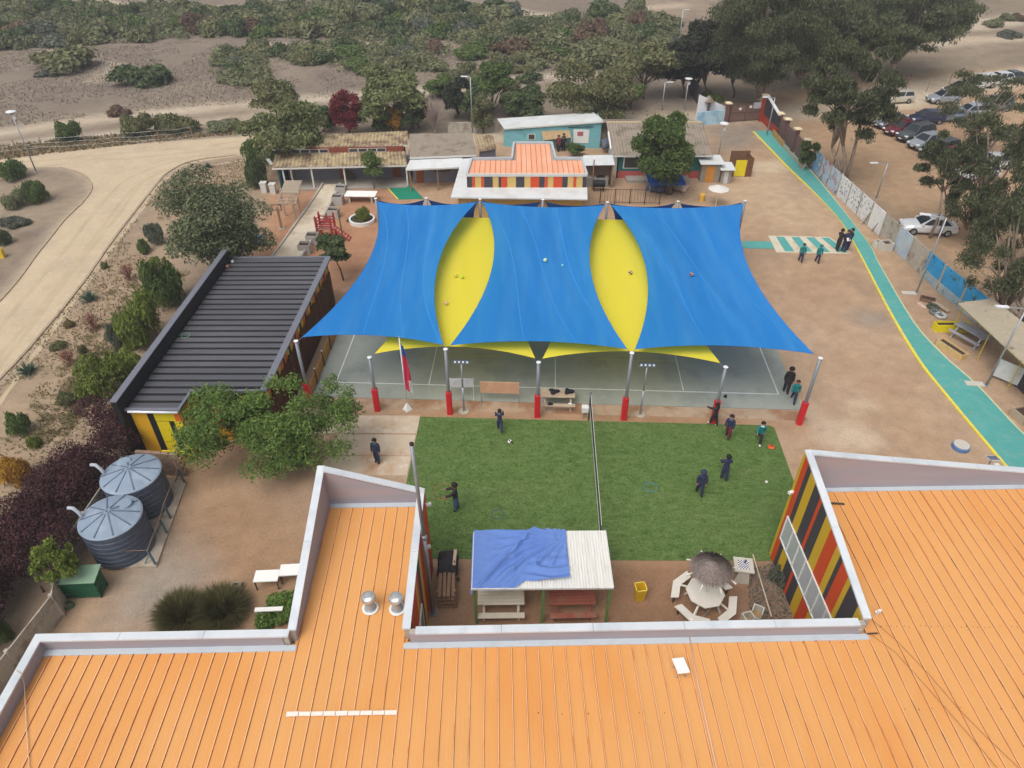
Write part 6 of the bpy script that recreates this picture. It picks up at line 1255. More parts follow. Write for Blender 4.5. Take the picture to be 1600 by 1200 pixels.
for k_ in range(4): mb = MB(); a_, b_ = qa.lerp(qd, .14*k_), qb.lerp(qc, .14*k_); mb.beam(a_, b_, .09, .08); mb.build('joist', M_tim, t)
for u in (0,.5,1): mb = MB(); a_, b_ = qa.lerp(qb, u), qd.lerp(qc, u); mb.beam(a_-Vector((0,0,.06)), b_-Vector((0,0,.06)), .09, .09); mb.build('beam', M_tim, t)
p = G(440, 357); t = thing('ball_hoop_post', 'timber post with small wooden ball board beside the pergola', 'play post', p); mb = MB(); mb.box(-.07,-.07,0,.07,.07,1.7); mb.build('post', Wd, t, local=True)
for z in (1.55,1.95): mb = MB(); mb.cbox((0,-.1,z), (.75,.05,.09)); mb.build('board', Wd, t, local=True)
for sx in (-.33,.33): mb = MB(); mb.cbox((sx,-.1,1.75), (.09,.05,.49)); mb.build('board', Wd, t, local=True)
mb = MB(); mb.lathe([(.3,0),(.3,.05)], 12); mb.build('base', M_conc, t, local=True)
M_red = mat('red_play_paint', lin((170,52,56)), 0.7, var=0.1)
p = G(512, 372); t = thing('play_tower', 'red timber play tower with ladder beside the walkway', 'play tower', p, R(-6))
for sx in (-.55,.55):
    for sy in (-.4,.4):
        mb = MB(); mb.box(sx-.06,sy-.06,0,sx+.06,sy+.06,1.75); mb.build('post', M_red, t, local=True); mb = MB(); mb.add([(sx-.08,sy-.08,1.75),(sx+.08,sy-.08,1.75),(sx+.08,sy+.08,1.75),(sx-.08,sy+.08,1.75),(sx,sy,1.95)], [(0,1,4),(1,2,4),(2,3,4),(3,0,4),(3,2,1,0)]); mb.build('post_cap', M_red, t, local=True)
for k_ in range(6): mb = MB(); mb.cbox((0,-.33+.135*k_,.85), (1.05,.11,.04)); mb.build('deck_plank', mat('deck_plank', lin((176,130,116)), 0.9), t, local=True)
for z in (1.1,1.3,1.55):
    for sy in (-.4,.4): mb = MB(); mb.cbox((0,sy,z), (1.05,.05,.07)); mb.build('rail', M_red, t, local=True)
    mb = MB(); mb.cbox((-.55,0,z), (.05,.7,.07)); mb.build('rail', M_red, t, local=True)
for sy in (-.25,.25): mb = MB(); mb.beam((.6,sy,.9), (1.75,sy-.1,.05), .06, .09); mb.build('ladder_side', M_red, t, local=True)
for k_ in range(6): u = (k_+.5)/6; mb = MB(); mb.cbox((.6+1.15*u,-.1*u,.9-.85*u), (.09,.52,.05)); mb.build('rung', mat('pink_rung', lin((206,130,120)), 0.8), t, local=True)
for i, (u, v, lb_) in enumerate(((534,303,'concrete cube planter nearest the classroom porch'),(529,318,'concrete cube planter, second along the walkway'),(522,339,'concrete cube planter, third along the walkway'),(490,379,'teal striped concrete cube planter by the small tree'),(478,394,'concrete cube planter at the near end of the walkway'))):
    crate(u, v, (.85,.75,.7), mat('planter_concrete', lin((176,172,166)), 0.9, var=0.1, world=True), lb_, -.05)
p = G(565, 315); t = thing('play_table', 'white topped low table near the round flower bed', 'table', p, R(-2)); mb = MB(); mb.cbox((0,.1,.62), (2.5,1.1,.05)); mb.build('top', mat('white_top', lin((240,238,234)), 0.6), t, local=True)
for sx in (-.9,.9): mb = MB(); mb.cbox((sx,.1,.3), (.12,.8,.6)); mb.build('leg', Cn, t, local=True)
p = G(565, 349); t = thing('flower_bed', 'round raised flower bed with white rim beside the blue sail', 'flower bed', p+Vector((0,.3,0))); mb = MB(); mb.lathe([(.98,0),(1.0,.3),(.86,.3),(.86,.2)], 28, cap=False); mb.build('rim', M_white, t, local=True); mb = MB(); mb.lathe([(.86,.1),(.86,.22),(.02,.26)], 24); mb.build('soil', mat('dark_earth', lin((74,58,50)), 0.95), t, local=True)
p = G(541, 402); mb = MB(); mb.tube([p, p+Vector((-.05,0,3.6))], .05, 8); tag(mb.build('pole', mat('olive_pole', lin((116,106,70)), 0.8)), 'olive pole standing beside the play tower ladder', 'pole')
mb = MB(); mb.prism([p.xy for p in GP([(603,291),(643,290),(662,311),(622,312)])], 0, .03); o = mb.build('play_mat', mat('green_mat', lin((30,130,104)), 0.8, var=0.06)); tag(o, 'bright green play mat laid in front of the annex', 'mat'); mb = MB(); a, b = G(603,291), G(622,312); mb.beam(a+Vector((0,0,.035)), b+Vector((0,0,.035)), .1, .02); mb.build('edge_strip', M_pyel, o)
p = G(404, 381); bundle('barrel_pile', (p.x, p.y, 0), [mat('blue_sheet', lin((62,110,170)), 0.7), M_black], 'blue sheeted pile under the grey green shrub', 'pile', .38, 21, .9)
for i, (u, v) in enumerate(((428,302),(414,300))): p = G(u, v); mb = MB(); frus(mb, .2, .25, 0, .8); mb.cbox((0,0,.83), (.54,.54,.05)); o = mb.build('bin', M_wpost, None, local=True); o.location = p; tag(o, ['white bin at the porch corner', 'white bin half hidden under the grey green shrub'][i], 'bin')
# ================================================================ VEGETATION
def quadmesh(name, V, m):
    k = len(V); me = bpy.data.meshes.new(name); me.vertices.add(4*k); me.vertices.foreach_set('co', V.astype(np.float32).ravel()); me.loops.add(4*k); me.loops.foreach_set('vertex_index', np.arange(4*k)); me.polygons.add(k); me.polygons.foreach_set('loop_start', np.arange(0,4*k,4)); me.polygons.foreach_set('loop_total', np.full(k,4)); me.update()
    if m: me.materials.append(m)
    return me
def unit(v): return v/np.maximum(1e-9, np.linalg.norm(v, axis=-1, keepdims=True))
def leaves(blobs, n, leaf, r, aspect=.5, droop=0.0, shell=.6, zmin=0.02, upb=.5):
    """n leaf faces over a list of blobs (cx,cy,cz,rx,ry,rz)"""
    B = np.array(blobs); w_ = (B[:,3]*B[:,5])**1.0; w_ = w_/w_.sum(); idx = r.choice(len(B), n, p=w_)
    d = unit(r.normal(size=(n,3))); d[:,2] = np.where(d[:,2] < -.35, -d[:,2]*.6, d[:,2]); d = unit(d)
    rad = shell+(1-shell)*r.random(n)**.6; rad *= 1+.22*r.normal(size=n)*(r.random(n) < .3)
    P = B[idx,:3]+d*B[idx,3:6]*rad[:,None]; P[:,2] = np.maximum(P[:,2], zmin)
    N = unit(d*.7+r.normal(size=(n,3))*.55+np.array([0,0,upb]))
    T = unit(np.cross(N, r.normal(size=(n,3))))
    if droop: T = unit(T*(1-droop)+np.array([0,0,-1.0])*droop); N = unit(np.cross(T, r.normal(size=(n,3))))
    Bt = np.cross(N, T); s = leaf*(.6+.8*r.random(n)); T = T*s[:,None]; Bt = Bt*(s*aspect)[:,None]
    return np.stack([P-T, P+Bt*.9+T*.1, P+T, P-Bt*.9+T*.1], 1)
def blob_dome(nb, r, flat=.8, rr=(.3,.48)):
    out = []
    for i in range(nb):
        a = r.uniform(0,2*np.pi); q = np.sqrt(r.random())*.68; z = r.uniform(.12,.62)*(1-q*.6)
        s = r.uniform(*rr); out.append((q*np.cos(a), q*np.sin(a), z*flat, s, s, s*flat*.85))
    return out
def blob_round(nb, r, rr=(.26,.42)):
    out = []
    for i in range(nb):
        d = unit(r.normal(size=3)); q = .35+.35*r.random(); s = r.uniform(*rr); out.append((d[0]*q, d[1]*q, d[2]*q, s, s, s*.8))
    return out
def rg(s): return np.random.default_rng(s)
LM = lambda n_, a, b, tr=.32, ov=.14: leafmat(n_, lin(a), lin(b), tr, ov)
F = {'scrub': LM('scrub_leaf', (96,102,74), (146,146,108)), 'olive': LM('olive_leaf', (92,96,66), (146,144,102)), 'dark': LM('dark_leaf', (64,78,50), (108,120,80)), 'green': LM('green_leaf', (66,88,44), (116,132,76)), 'lime': LM('lime_leaf', (92,112,44), (146,156,80)), 'grey': LM('grey_leaf', (78,84,72), (130,134,116)), 'brown': LM('brown_leaf', (92,74,62), (136,112,92)), 'red': LM('crimson_leaf', (84,28,36), (140,50,58)), 'purple': LM('purple_leaf', (44,26,30), (92,58,60), .15), 'gold': LM('gold_leaf', (150,112,40), (206,160,70)), 'pale': LM('pale_green_leaf', (96,108,64), (156,160,112)), 'euc': LM('eucalyptus_leaf', (58,66,46), (116,120,86), .2), 'pine': LM('pine_needle', (34,38,30), (72,74,58), .1), 'tuft': LM('tuft_leaf', (68,78,56), (126,132,98), .2), 'front': LM('acacia_leaf', (74,104,46), (132,154,82)), 'rust': LM('rust_leaf', (112,78,66), (156,116,98)), 'straw': LM('straw_blade', (110,100,66), (160,146,100))}
BARK = mat('bark_brown', lin((104,84,70)), 0.95, var=0.2, vs=4.0, stretch=(4,4,.6)); BARKG = mat('bark_pale', lin((164,148,132)), 0.9, var=0.15, vs=3.0, c2=lin((120,100,86)), c2s=2.0, stretch=(3,3,.5)); TWIG = mat('bare_twig', lin((150,132,124)), 0.9, var=0.15)
# --- shared shrub shapes (unit radius about 1 m)
def nomat(V, name='shrub'): return V
SHAPES = [leaves(blob_dome(9, rg(100+i), .75+.1*(i % 3)), 1500, .1, rg(200+i), .6) for i in range(5)]
FINE = [leaves(blob_dome(16, rg(300+i), .75+.1*(i % 3), (.22,.36)), 4200, .05, rg(400+i), .55) for i in range(4)]
SMESH = {}
def shrub_me(kind, i):
    key = (kind, i)
    if key not in SMESH: SMESH[key] = quadmesh('shrub', SHAPES[i] if i < 10 else FINE[i-10], F[kind])
    return SMESH[key]
rs = random.Random(77)
def shrub(x, y, rx, h, kind, label, group=None, ry=None, name='shrub', shape=None):
    o = link(name, shrub_me(kind, rs.randrange(5) if shape is None else shape), None, (x, y, terrain(x, y)-.03), (0,0,rs.uniform(0,6.28)), (rx, ry or rx*rs.uniform(.8,1.05), h/.85)); tag(o, label, 'shrub', group); return o
def shrub_px(u, v, w, h, kind, label, group=None, name='shrub'):
    p = G(u, v); k = pxm(p.y); rx = w/k/2; 
    vp = FOC*math.cos(R(38.2)-math.atan((600-v)/FOC))/math.hypot(p.y, HCAM)          # px per metre upright, roughly
    fine = rs.randrange(4)+10 if p.y < 75 else None; dep = math.sin(math.atan2(HCAM, p.y)); hh = max(.25, (h/k-rx*1.0*dep)/math.cos(math.atan2(HCAM, p.y)))
    return shrub(p.x, p.y+rx*.75, rx*1.08, hh*(1.45 if fine else 1.2), kind, label, group, name=name, shape=fine)
# --- trees with trunk, limbs and their own crown
def tree(u, v, ul, ur, vt, vb, kind, label, seed, nb=14, n=5000, leaf=.14, aspect=.5, trunk=.13, bark=None, droop=0.0, shell=.55, name='tree', stems=1, dep=1.0, lean=0.0, upb=.5, rr=(.24,.4), bl=None, group=None):
    p = G(u, v); zc = max(.5, (zat(p.y, vt)+max(0, zat(p.y, vb)))/2); k = pxm(p.y, zc); cx = ((ul+ur)/2-800)/k-p.x; rx = (ur-ul)/k/2; zt = zat(p.y, vt)-.12*rx*dep; zb = max(.1, zat(p.y, vb)+.1*rx*dep)
    if zt < zb+.4: zt = zb+.4
    rz = (zt-zb)/2; cz_ = (zt+zb)/2; r = rg(seed); ry = rx*dep
    n = int(n*1.6)
    B = [(cx+b[0]*rx*1.12, b[1]*ry*1.12, cz_+b[2]*rz*1.15, b[3]*rx*1.05, b[4]*ry*1.05, b[5]*rz*1.15) for b in (bl or blob_round(nb, r, rr))]
    t = thing(name, label, 'tree', (p.x, p.y, 0), 0, group)
    V = leaves(B, n, leaf, r, aspect, droop, shell, .1, upb)
    link('crown', quadmesh('crown', V, F[kind]), t)
    mb = MB(); rq = random.Random(seed)
    for s in range(stems):
        ox = rq.uniform(-.55,.55)*(stems > 1); fork = Vector((cx*.5+lean+ox*rx*.45*(stems > 1), rq.uniform(-.3,.3), max(.3, zb+.1)+(rq.uniform(.0,.55)*(cz_-zb) if stems > 1 else 0)))
        mb.tube([(ox,0,-.1), (ox*.9+lean*.3, 0, fork.z*.5), fork], [trunk, trunk*.8, trunk*.62], 8)
        sel = B[s::stems][:7] if stems > 1 else B[:9]
        for b in sel:
            q = Vector((b[0], b[1], b[2])); m_ = fork.lerp(q, .5)+Vector((rq.uniform(-.15,.15)*rx*.4, 0, .1*rz)); mb.tube([fork, m_, q], [trunk*.5, trunk*.32, trunk*.12], 6)
    mb.build('trunk', bark or BARK, t, local=True, smooth=True); return t
def twigs(u, v, w, h, label, seed, m=None, name='bare_tree', n=60):
    p = G(u, v); k = pxm(p.y); H_ = h/k*1.0; W_ = w/k/2; t = thing(name, label, 'tree', p); r = random.Random(seed); mb = MB()
    for i in range(n):
        a = r.uniform(0,6.28); q = math.sqrt(r.random())*W_; z0 = H_*r.uniform(.12,.4); top = Vector((q*math.cos(a), q*math.sin(a), H_*r.uniform(.6,1.0)*(1-.25*q/W_))); s = Vector((top.x*.15, top.y*.15, z0)); m1 = s.lerp(top,.5)+Vector((r.uniform(-.1,.1), r.uniform(-.1,.1), 0)); mb.tube([s, m1, top], [min(.03,H_*.012),min(.02,H_*.008),min(.008,H_*.005)], 4, cap=False)
        for j in range(3): b = s.lerp(top, r.uniform(.4,.9)); mb.tube([b, b+Vector((r.uniform(-.35,.35), r.uniform(-.35,.35), r.uniform(.1,.4)))*min(1,W_)], [.012,.005], 3, cap=False)
    mb.build('branches', m or TWIG, t, local=True); mb = MB(); mb.tube([(0,0,0),(0,0,H_*.42)], [min(.09,H_*.03),min(.05,H_*.02)], 6); mb.build('trunk', m or TWIG, t, local=True); return t
tree(352,440,234,432,238,470,'tuft','big grey green tree shrub with pale leaf tufts behind the dark shed',1,nb=90,n=20000,leaf=.1,aspect=.5,trunk=.11,stems=5,shell=.7,rr=(.15,.24))
tree(455,264,372,516,146,268,'pale','broad pale green tree at the left end of the classroom block',2,nb=22,n=9000,leaf=.17,trunk=.16,droop=.3)
tree(432,190,384,484,112,188,'olive','olive brown tree behind the pale green tree',3,n=3500,leaf=.2)
tree(628,204,545,668,90,206,'pale','tall spreading pale green tree behind the classroom block',4,nb=22,n=8000,leaf=.19,trunk=.15,bark=BARKG)
tree(543,212,508,580,128,216,'red','crimson leaved plum tree behind the classroom block',5,n=6500,leaf=.11,dep=.9,nb=34,rr=(.2,.32),shell=.3)
tree(585,210,566,612,160,214,'green','dark green round tree right of the crimson tree',6,n=2500,leaf=.15)
tree(616,208,597,634,160,212,'gold','yellow green young tree between two dark ones',7,n=1600,leaf=.14)
tree(644,208,620,667,146,212,'dark','dark slender tree beside the leafless shrub',8,n=2500,leaf=.15)
twigs(680,210,38,66,'pale leafless tree behind the annex roof',9)
tree(712,184,690,748,110,190,'pine','dark dense evergreen behind the leafless tree',10,n=5000,leaf=.17,nb=18)
tree(768,178,726,812,90,184,'green','green tree behind the antenna pole',11,n=3500,leaf=.19)
tree(755,208,735,775,148,212,'olive','yellowish autumn shrub tree in front of the sandy rear road',12,n=2500,leaf=.13,nb=24)
tree(1,1,0,2,0,2,'pine','x',0) if False else None
for i_, a_ in enumerate(((505,206,488,528,160,212,'dark','dark bush left of the crimson tree'),(655,200,634,668,135,206,'pine','dark evergreen between spreading pale tree and leafless tree'),(735,190,712,762,130,196,'dark','dark bushy tree left of the aerial pole'),(795,182,775,822,118,190,'olive','olive bushy tree right of the aerial pole'),(985,170,960,1010,120,176,'green','green bushy tree between broad olive and leafless grey tree'),(690,150,660,722,112,152,'green','green bush on the slope above the dark evergreen'))): tree(*a_, 110+i_, n=2600, leaf=.16, nb=20)
tree(815,192,774,858,124,198,'dark','dark round tree behind the turquoise house',13,n=4500,leaf=.16,nb=18)
tree(908,194,836,996,88,200,'olive','broad olive green tree behind the turquoise house roof',14,nb=26,n=9000,leaf=.18,droop=.25)
tree(1005,154,948,1068,54,140,'olive','loose olive tree left of the dark pines',15,n=4500,leaf=.24)
twigs(1001,152,46,52,'leafless grey tree in front of the dark pines',16,BARKG)
tree(1042,304,987,1098,166,300,'green','dense pepper tree in front of the green house',17,nb=26,n=12000,leaf=.14,trunk=.14,stems=2,droop=.35,shell=.6)
tree(585,295,560,603,231,282,'green','small round headed tree in front of the classroom porch',18,n=3000,leaf=.11,trunk=.06)
tree(537,438,483,563,358,410,'dark','small crooked tree with open crown beside the play tower',19,nb=12,n=2600,leaf=.12,trunk=.06,rr=(.18,.3),lean=-.3)
# the near acacia: wide low crown over the shed front
bl = [(rg(500+i).uniform(-.92,.92), rg(600+i).uniform(-.8,.8), rg(700+i).uniform(-.6,.65), rg(800+i).uniform(.12,.26), rg(900+i).uniform(.16,.3), rg(950+i).uniform(.18,.34)) for i in range(72)]
bl = [(b[0], b[1]*(1-.3*abs(b[0])), b[2]*(1-.6*abs(b[0])), *b[3:]) for b in bl]
tree(428,722,306,536,590,728,'front','wide leafy tree in front of the shed and tank yard',20,n=19000,leaf=.08,aspect=.42,trunk=.1,dep=.7,bl=bl,shell=.2,stems=2)
# dark pines, eucalypts
for i, (u, v, a, b, vt) in enumerate(((1068,153,1030,1108,44),(1103,155,1060,1146,22),(1146,153,1104,1192,5),(1092,146,1052,1132,56))):
    tree(u, v, a, b, vt, 138, 'pine', 'dark pine in the row by the rear road, ' + ['leftmost of the row', 'second of the row', 'tallest beside the great eucalyptus trunk', 'half hidden behind the others'][i], 30+i, nb=30, n=9000, leaf=.24, aspect=.35, trunk=.14, rr=(.2,.34), name='pine_tree')
def euc(u, v, ul, ur, vt, vb, label, seed, n=14000, leaf=.24, trunk=.3, stems=1, nb=46, **k): return tree(u, v, ul, ur, vt, vb, 'euc', label, seed, nb=int(nb*1.25), n=int(n*1.75), leaf=leaf*.55, aspect=.32, trunk=trunk, bark=BARKG, droop=.55, shell=.05, name='eucalyptus_tree', stems=stems, rr=k.pop('rr', (.1,.2)), **k)
euc(1196,174,1075,1330,-110,165,'great eucalyptus with thick trunk behind the entrance gate',40,n=42000,trunk=.75,nb=130)
euc(1314,288,1243,1432,12,245,'tall slender stemmed eucalyptus at the mural wall',41,n=15000,trunk=.18,stems=4,nb=70,rr=(.09,.17))
euc(1390,122,1285,1552,-90,112,'dark eucalyptus beyond the far end of the car park',42,n=34000,leaf=.3,trunk=.5,nb=120)
euc(1275,138,1170,1385,-60,136,'eucalyptus behind the great trunk by the rear road',43,n=26000,leaf=.3,trunk=.5,stems=2,nb=100)
euc(1455,372,1420,1540,180,340,'thin forked eucalyptus beside the white sedan',44,n=4200,leaf=.18,trunk=.11,stems=2,nb=24,rr=(.1,.18))
euc(1550,375,1455,1625,140,375,'bushy eucalyptus over the lower parked cars',45,n=8500,leaf=.2,trunk=.17,stems=4,nb=36,rr=(.11,.2))
euc(1585,510,1490,1680,240,520,'near eucalyptus leaning over the panel wall on the right',46,n=8000,leaf=.16,trunk=.16,stems=4,nb=34,rr=(.11,.2))
euc(1530,250,1440,1640,85,245,'eucalyptus over the upper rows of parked cars',47,n=4500,leaf=.22,trunk=.14,stems=3,nb=28,rr=(.1,.18))
euc(1640,420,1560,1740,60,420,'eucalyptus at the right picture edge',48,n=7000,leaf=.2,trunk=.18,stems=3,nb=34,rr=(.11,.2))
tree(82,925,38,134,838,922,'lime','drooping yellow green shrub between hedge and green box',52,n=4200,leaf=.075,trunk=.05,droop=.5,nb=40,name='shrub_tree',rr=(.1,.24),shell=.3,dep=.8,stems=3)
tree(1264,264,1246,1281,218,262,'green','round clipped shrub tree by the last cream capped pillar',50,n=2500,leaf=.13,trunk=.07)
tree(897,243,884,916,221,243,'green','round bush between pavilion and turquoise house',51,n=2000,leaf=.12,trunk=.06)
# --- purple hedge, one long mass of plum shrubs
hb_ = []; rr = rg(61)
for i in range(64):
    t_ = rr.random(); c_ = np.array([-18.85,26.2])*(1-t_)+np.array([-20.3,13.0])*t_; hb_.append((c_[0]+rr.normal()*.65+ (t_-.5)*-.6, c_[1]+rr.normal()*.3, rr.uniform(.7,2.1), rr.uniform(.65,1.05), rr.uniform(.65,1.0), rr.uniform(.55,.8)))
V = leaves(hb_, 70000, .06, rg(62), .5, 0, .5); o = link('hedge', quadmesh('hedge', V-np.array([-20,19,0]), F['purple']), None, (-20,19,0)); tag(o, 'dense dark purple leaved hedge behind the water tanks', 'hedge')
# --- tussocks, agaves, small palms
def blades(n, L, wd, seed, spread=.5, z0=.02, r0=.1, stiff=.75):
    r = rg(seed); a = r.uniform(0,2*np.pi,n); q = np.sqrt(r.random(n))*r0; tl = r.random(n)**.7*spread; ln = L*r.uniform(.6,1.1,n); d = np.stack([np.cos(a),np.sin(a)],1)
    base = np.concatenate([d*q[:,None], np.full((n,1),z0)],1); tip = base+np.concatenate([d*(ln*np.sin(tl*1.4))[:,None], (ln*np.cos(tl*1.4))[:,None]],1); mid = (base+tip)/2; mid[:,2] += ln*.12; s = np.stack([-np.sin(a)*wd, np.cos(a)*wd, np.zeros(n)],1)
    return np.concatenate([np.stack([base-s, base+s, mid+s*.9, mid-s*.9],1), np.stack([mid-s*.9, mid+s*.9, tip+s*.08, tip-s*.08],1)])
tm = quadmesh('tussock', blades(3600,1.0,.012,70,1.05,.02,.4), LM('tussock_blade', (72,74,46), (124,116,78)))
for i, (u, v, s, lb_) in enumerate(((281,975,.95,'round grass tussock nearer the parapet corner'),(344,968,1.0,'round grass tussock nearer the concrete block'))): p = G(u, v); o = link('grass_tussock', tm, None, (p.x,p.y+.3,0), (0,0,i*2.0), (s,s,s)); tag(o, lb_, 'tussock', 'grass tussocks by the near roof')
am = quadmesh('agave', blades(90,.75,.035,71,1.0,.02,.1), LM('agave_blade', (58,84,74), (112,134,110)))
for i, (u, v, s, lb_) in enumerate(((141,470,1.0,'blue green spiky agave beside the road kerb, upper one'),(46,584,1.0,'blue green spiky agave beside the road kerb, lower one'),(326,262,.7,'small agave at the road bend'))): p = G(u, v); o = link('agave', am, None, (p.x,p.y,0), (0,0,i), (s,s,s)); tag(o, lb_, 'agave')
pm_ = quadmesh('fronds', blades(26,.8,.06,72,1.1,.5,.05), F['green'])
for i, (u, v, lb_) in enumerate(((220,475,'tiny palm with bare stem near the dark shed, upper one'),(190,511,'tiny palm on the sandy verge, lower one'))):
    p = G(u, v); t = thing('small_palm', lb_, 'palm', p); link('fronds', pm_, t); mb = MB(); mb.tube([(0,0,0),(.05,0,.52)], [.07,.05], 6); mb.build('trunk', BARK, t, local=True)
for i_, (u_, v_, w_, h_, l_) in enumerate(((204,437,26,32,'russet twiggy shrub on the verge below the lime bush'),(147,515,26,34,'reddish twiggy shrub in the middle of the verge'),(110,568,28,28,'faint reddish twiggy shrub lower on the verge'))):
    t = twigs(u_, v_, w_, h_, l_, 130+i_, mat('red_twig', lin((140,96,84)), .9, var=.2), 'twiggy_shrub', 46); t['category'] = 'shrub'
    V_ = leaves(blob_dome(14, rg(140+i_), 1.3, (.16,.3)), 420, .06, rg(150+i_), .5, 0, .1); link('foliage', quadmesh('foliage', V_*(w_/pxm(G(u_,v_).y)/2), F['rust']), t)
# --- named shrubs of the left slope, the verge and the yard
for a in [(75,118,120,42,'olive','broad low olive bush on the dry slope at far left'),(70,122,40,18,'grey','small grey bush in front of the broad low olive bush'),(207,138,96,44,'dark','dark dense bush alone in the middle of the dry slope'),(182,183,40,20,'brown','small brownish bush above the sandy track'),(98,228,52,42,'green','rounded green bush beside the road fence'),
          (202,222,72,48,'olive','yellowish bush on the road fence, left half'),(268,218,78,46,'olive','yellowish bush on the road fence, right half'),(335,212,80,26,'scrub','low drab scrub along the road fence near the bend'),(18,285,56,46,'green','green bush at the left edge by the lamp'),(55,322,48,44,'green','green bush on the inner corner of the road'),
          (6,385,30,34,'dark','dark bush at the left edge above the yellow spot'),(20,330,44,34,'scrub','dry scrub beside the inner road corner'),(15,362,50,26,'grey','grey scrub patch at the left edge'),
          (238,420,22,22,'lime','small lime bush below the big grey green tree'),(220,400,26,30,'green','green bush left of the big grey green tree'),(242,385,36,42,'grey','grey bush touching the big grey green tree'),
          (250,490,74,84,'green','green shrub against the dark shed parapet, far one'),(216,552,92,92,'lime','bright green shrub against the shed parapet, middle one'),(186,590,66,56,'lime','bright green low shrub under the shed parapet'),(155,632,90,74,'lime','yellow green shrub between hedge and shed corner'),(180,550,30,40,'grey','grey green shrub beside the middle bright shrub'),
          (104,515,22,18,'straw','dry straw tuft near the kerb'),(85,550,28,22,'olive','olive tuft on the lower verge'),(130,555,18,22,'olive','slim olive tuft on the lower verge'),(163,422,16,14,'olive','tiny olive tuft by the kerb'),(22,690,48,50,'green','green bush on the verge left of the hedge'),(55,705,24,30,'lime','bright bush touching the purple hedge'),(15,770,60,60,'gold','golden shrub left of the purple hedge'),(95,640,40,30,'olive','olive bush above the purple hedge'),
          (5,1010,30,40,'green','green bush outside the concrete fence corner'),(424,985,98,60,'front','leafy green shrub beside the near left wing'),
          (716,908,6,8,'green','tiny weed by the yellow bin'),(395,260,60,50,'green','green bush at the left end of the classroom block porch'),(402,300,46,60,'dark','dark bush under the pale green tree'),(545,285,22,22,'olive','potted bush by the porch planter'),(567,352,24,26,'lime','yellow green topiary in the round flower bed'),(560,352,40,16,'dark','dark low plants in the round flower bed'),
          (1108,152,20,14,'lime','lime bush over the entrance wall'),(1122,160,30,14,'lime','yellow green hedge bush beside the entrance wall'),(1240,240,14,10,'green','small plant inside the path planter'),(1225,925,50,40,'grey','grey creeping plants in the earth strip by the striped wall')]: shrub_px(*a)
# --- scrub on the far slopes: individual bushes
def inpoly(P, x, y): return sdist(P, np.array([x]), np.array([y]))[0] > 0
ZONES = [(GP([(-120,8),(150,10),(420,16),(560,2),(760,18),(880,30),(1000,18),(1045,60),(1040,96),(950,112),(860,104),(740,92),(700,64),(560,62),(400,56),(290,58),(150,68),(-120,80)]), 170, (1.9,3.7), (1.7,3.2)),
         (GP([(390,74),(560,70),(700,76),(690,112),(600,122),(520,112),(400,88)]), 22, (1.6,2.8), (1.3,2.4)), (GP([(330,80),(410,70),(430,150),(340,130)]), 9, (1.2,2.0), (.9,1.6)),
         (GP([(-120,-40),(300,-40),(900,-50),(1100,-40),(1100,-6),(-120,-4)]), 46, (2,4), (1.6,2.6)), (GP([(1440,40),(1700,10),(1700,80),(1500,80)]), 9, (1.2,2.4), (1,1.8)), (GP([(680,110),(860,100),(850,128),(690,128)]), 8, (1.2,2.2), (1,1.8)), (GP([(1000,60),(1060,40),(1070,110),(1010,110)]), 6, (1.2,2.2), (1,2))]
rz_ = random.Random(12); placed = []; kinds = ['scrub','scrub','olive','dark','dark','green','grey','scrub','olive','dark','scrub','olive','green','brown']
KL = {'scrub': 'drab bush', 'olive': 'olive bush', 'dark': 'dark green bush', 'green': 'fresh green bush', 'grey': 'grey leaved bush', 'brown': 'brownish dry bush'}
SECT = [(70,'at the left edge'),(150,'above the broad olive bush'),(240,'above the lone dark bush'),(330,'left of the slope path'),(420,'above the road bend'),(500,'above the pale green tree'),(580,'behind the crimson tree'),(660,'behind the spreading pale tree'),(740,'behind the dark evergreen'),(820,'behind the aerial pole'),(900,'beyond the turquoise house'),(980,'above the broad olive tree'),(1080,'left of the dark pines'),(9999,'beyond the eucalypts')]
for P, cnt, rrng, hrng in ZONES:
    xs2 = [p.x for p in P]; ys2 = [p.y for p in P]; tries = 0; got = 0
    while got < cnt and tries < 6000:
        tries += 1; x, y = rz_.uniform(min(xs2), max(xs2)), rz_.uniform(min(ys2), min(175, max(ys2)))
        if not inpoly(P, x, y): continue
        r_ = rz_.uniform(*rrng)
        if any((x-a)**2+(y-b)**2 < (.52*(r_+c))**2 for a, b, c in placed): continue
        k_ = rz_.choice(kinds); placed.append((x, y, r_)); got += 1
        pu, pv = proj((x, y, 0)); sct = next(s for lim, s in SECT if pu < lim); row = 'front' if pv > 62 else ('middle' if pv > 28 else 'back'); siz = 'large' if r_ > 3 else ('middling' if r_ > 2.2 else 'small')
        shrub(x, y, r_, rz_.uniform(*hrng), k_, '%s %s at the %s of the thicket %s' % (siz, KL[k_], row, sct), 'scrub bushes on the far slope', name='scrub_bush')
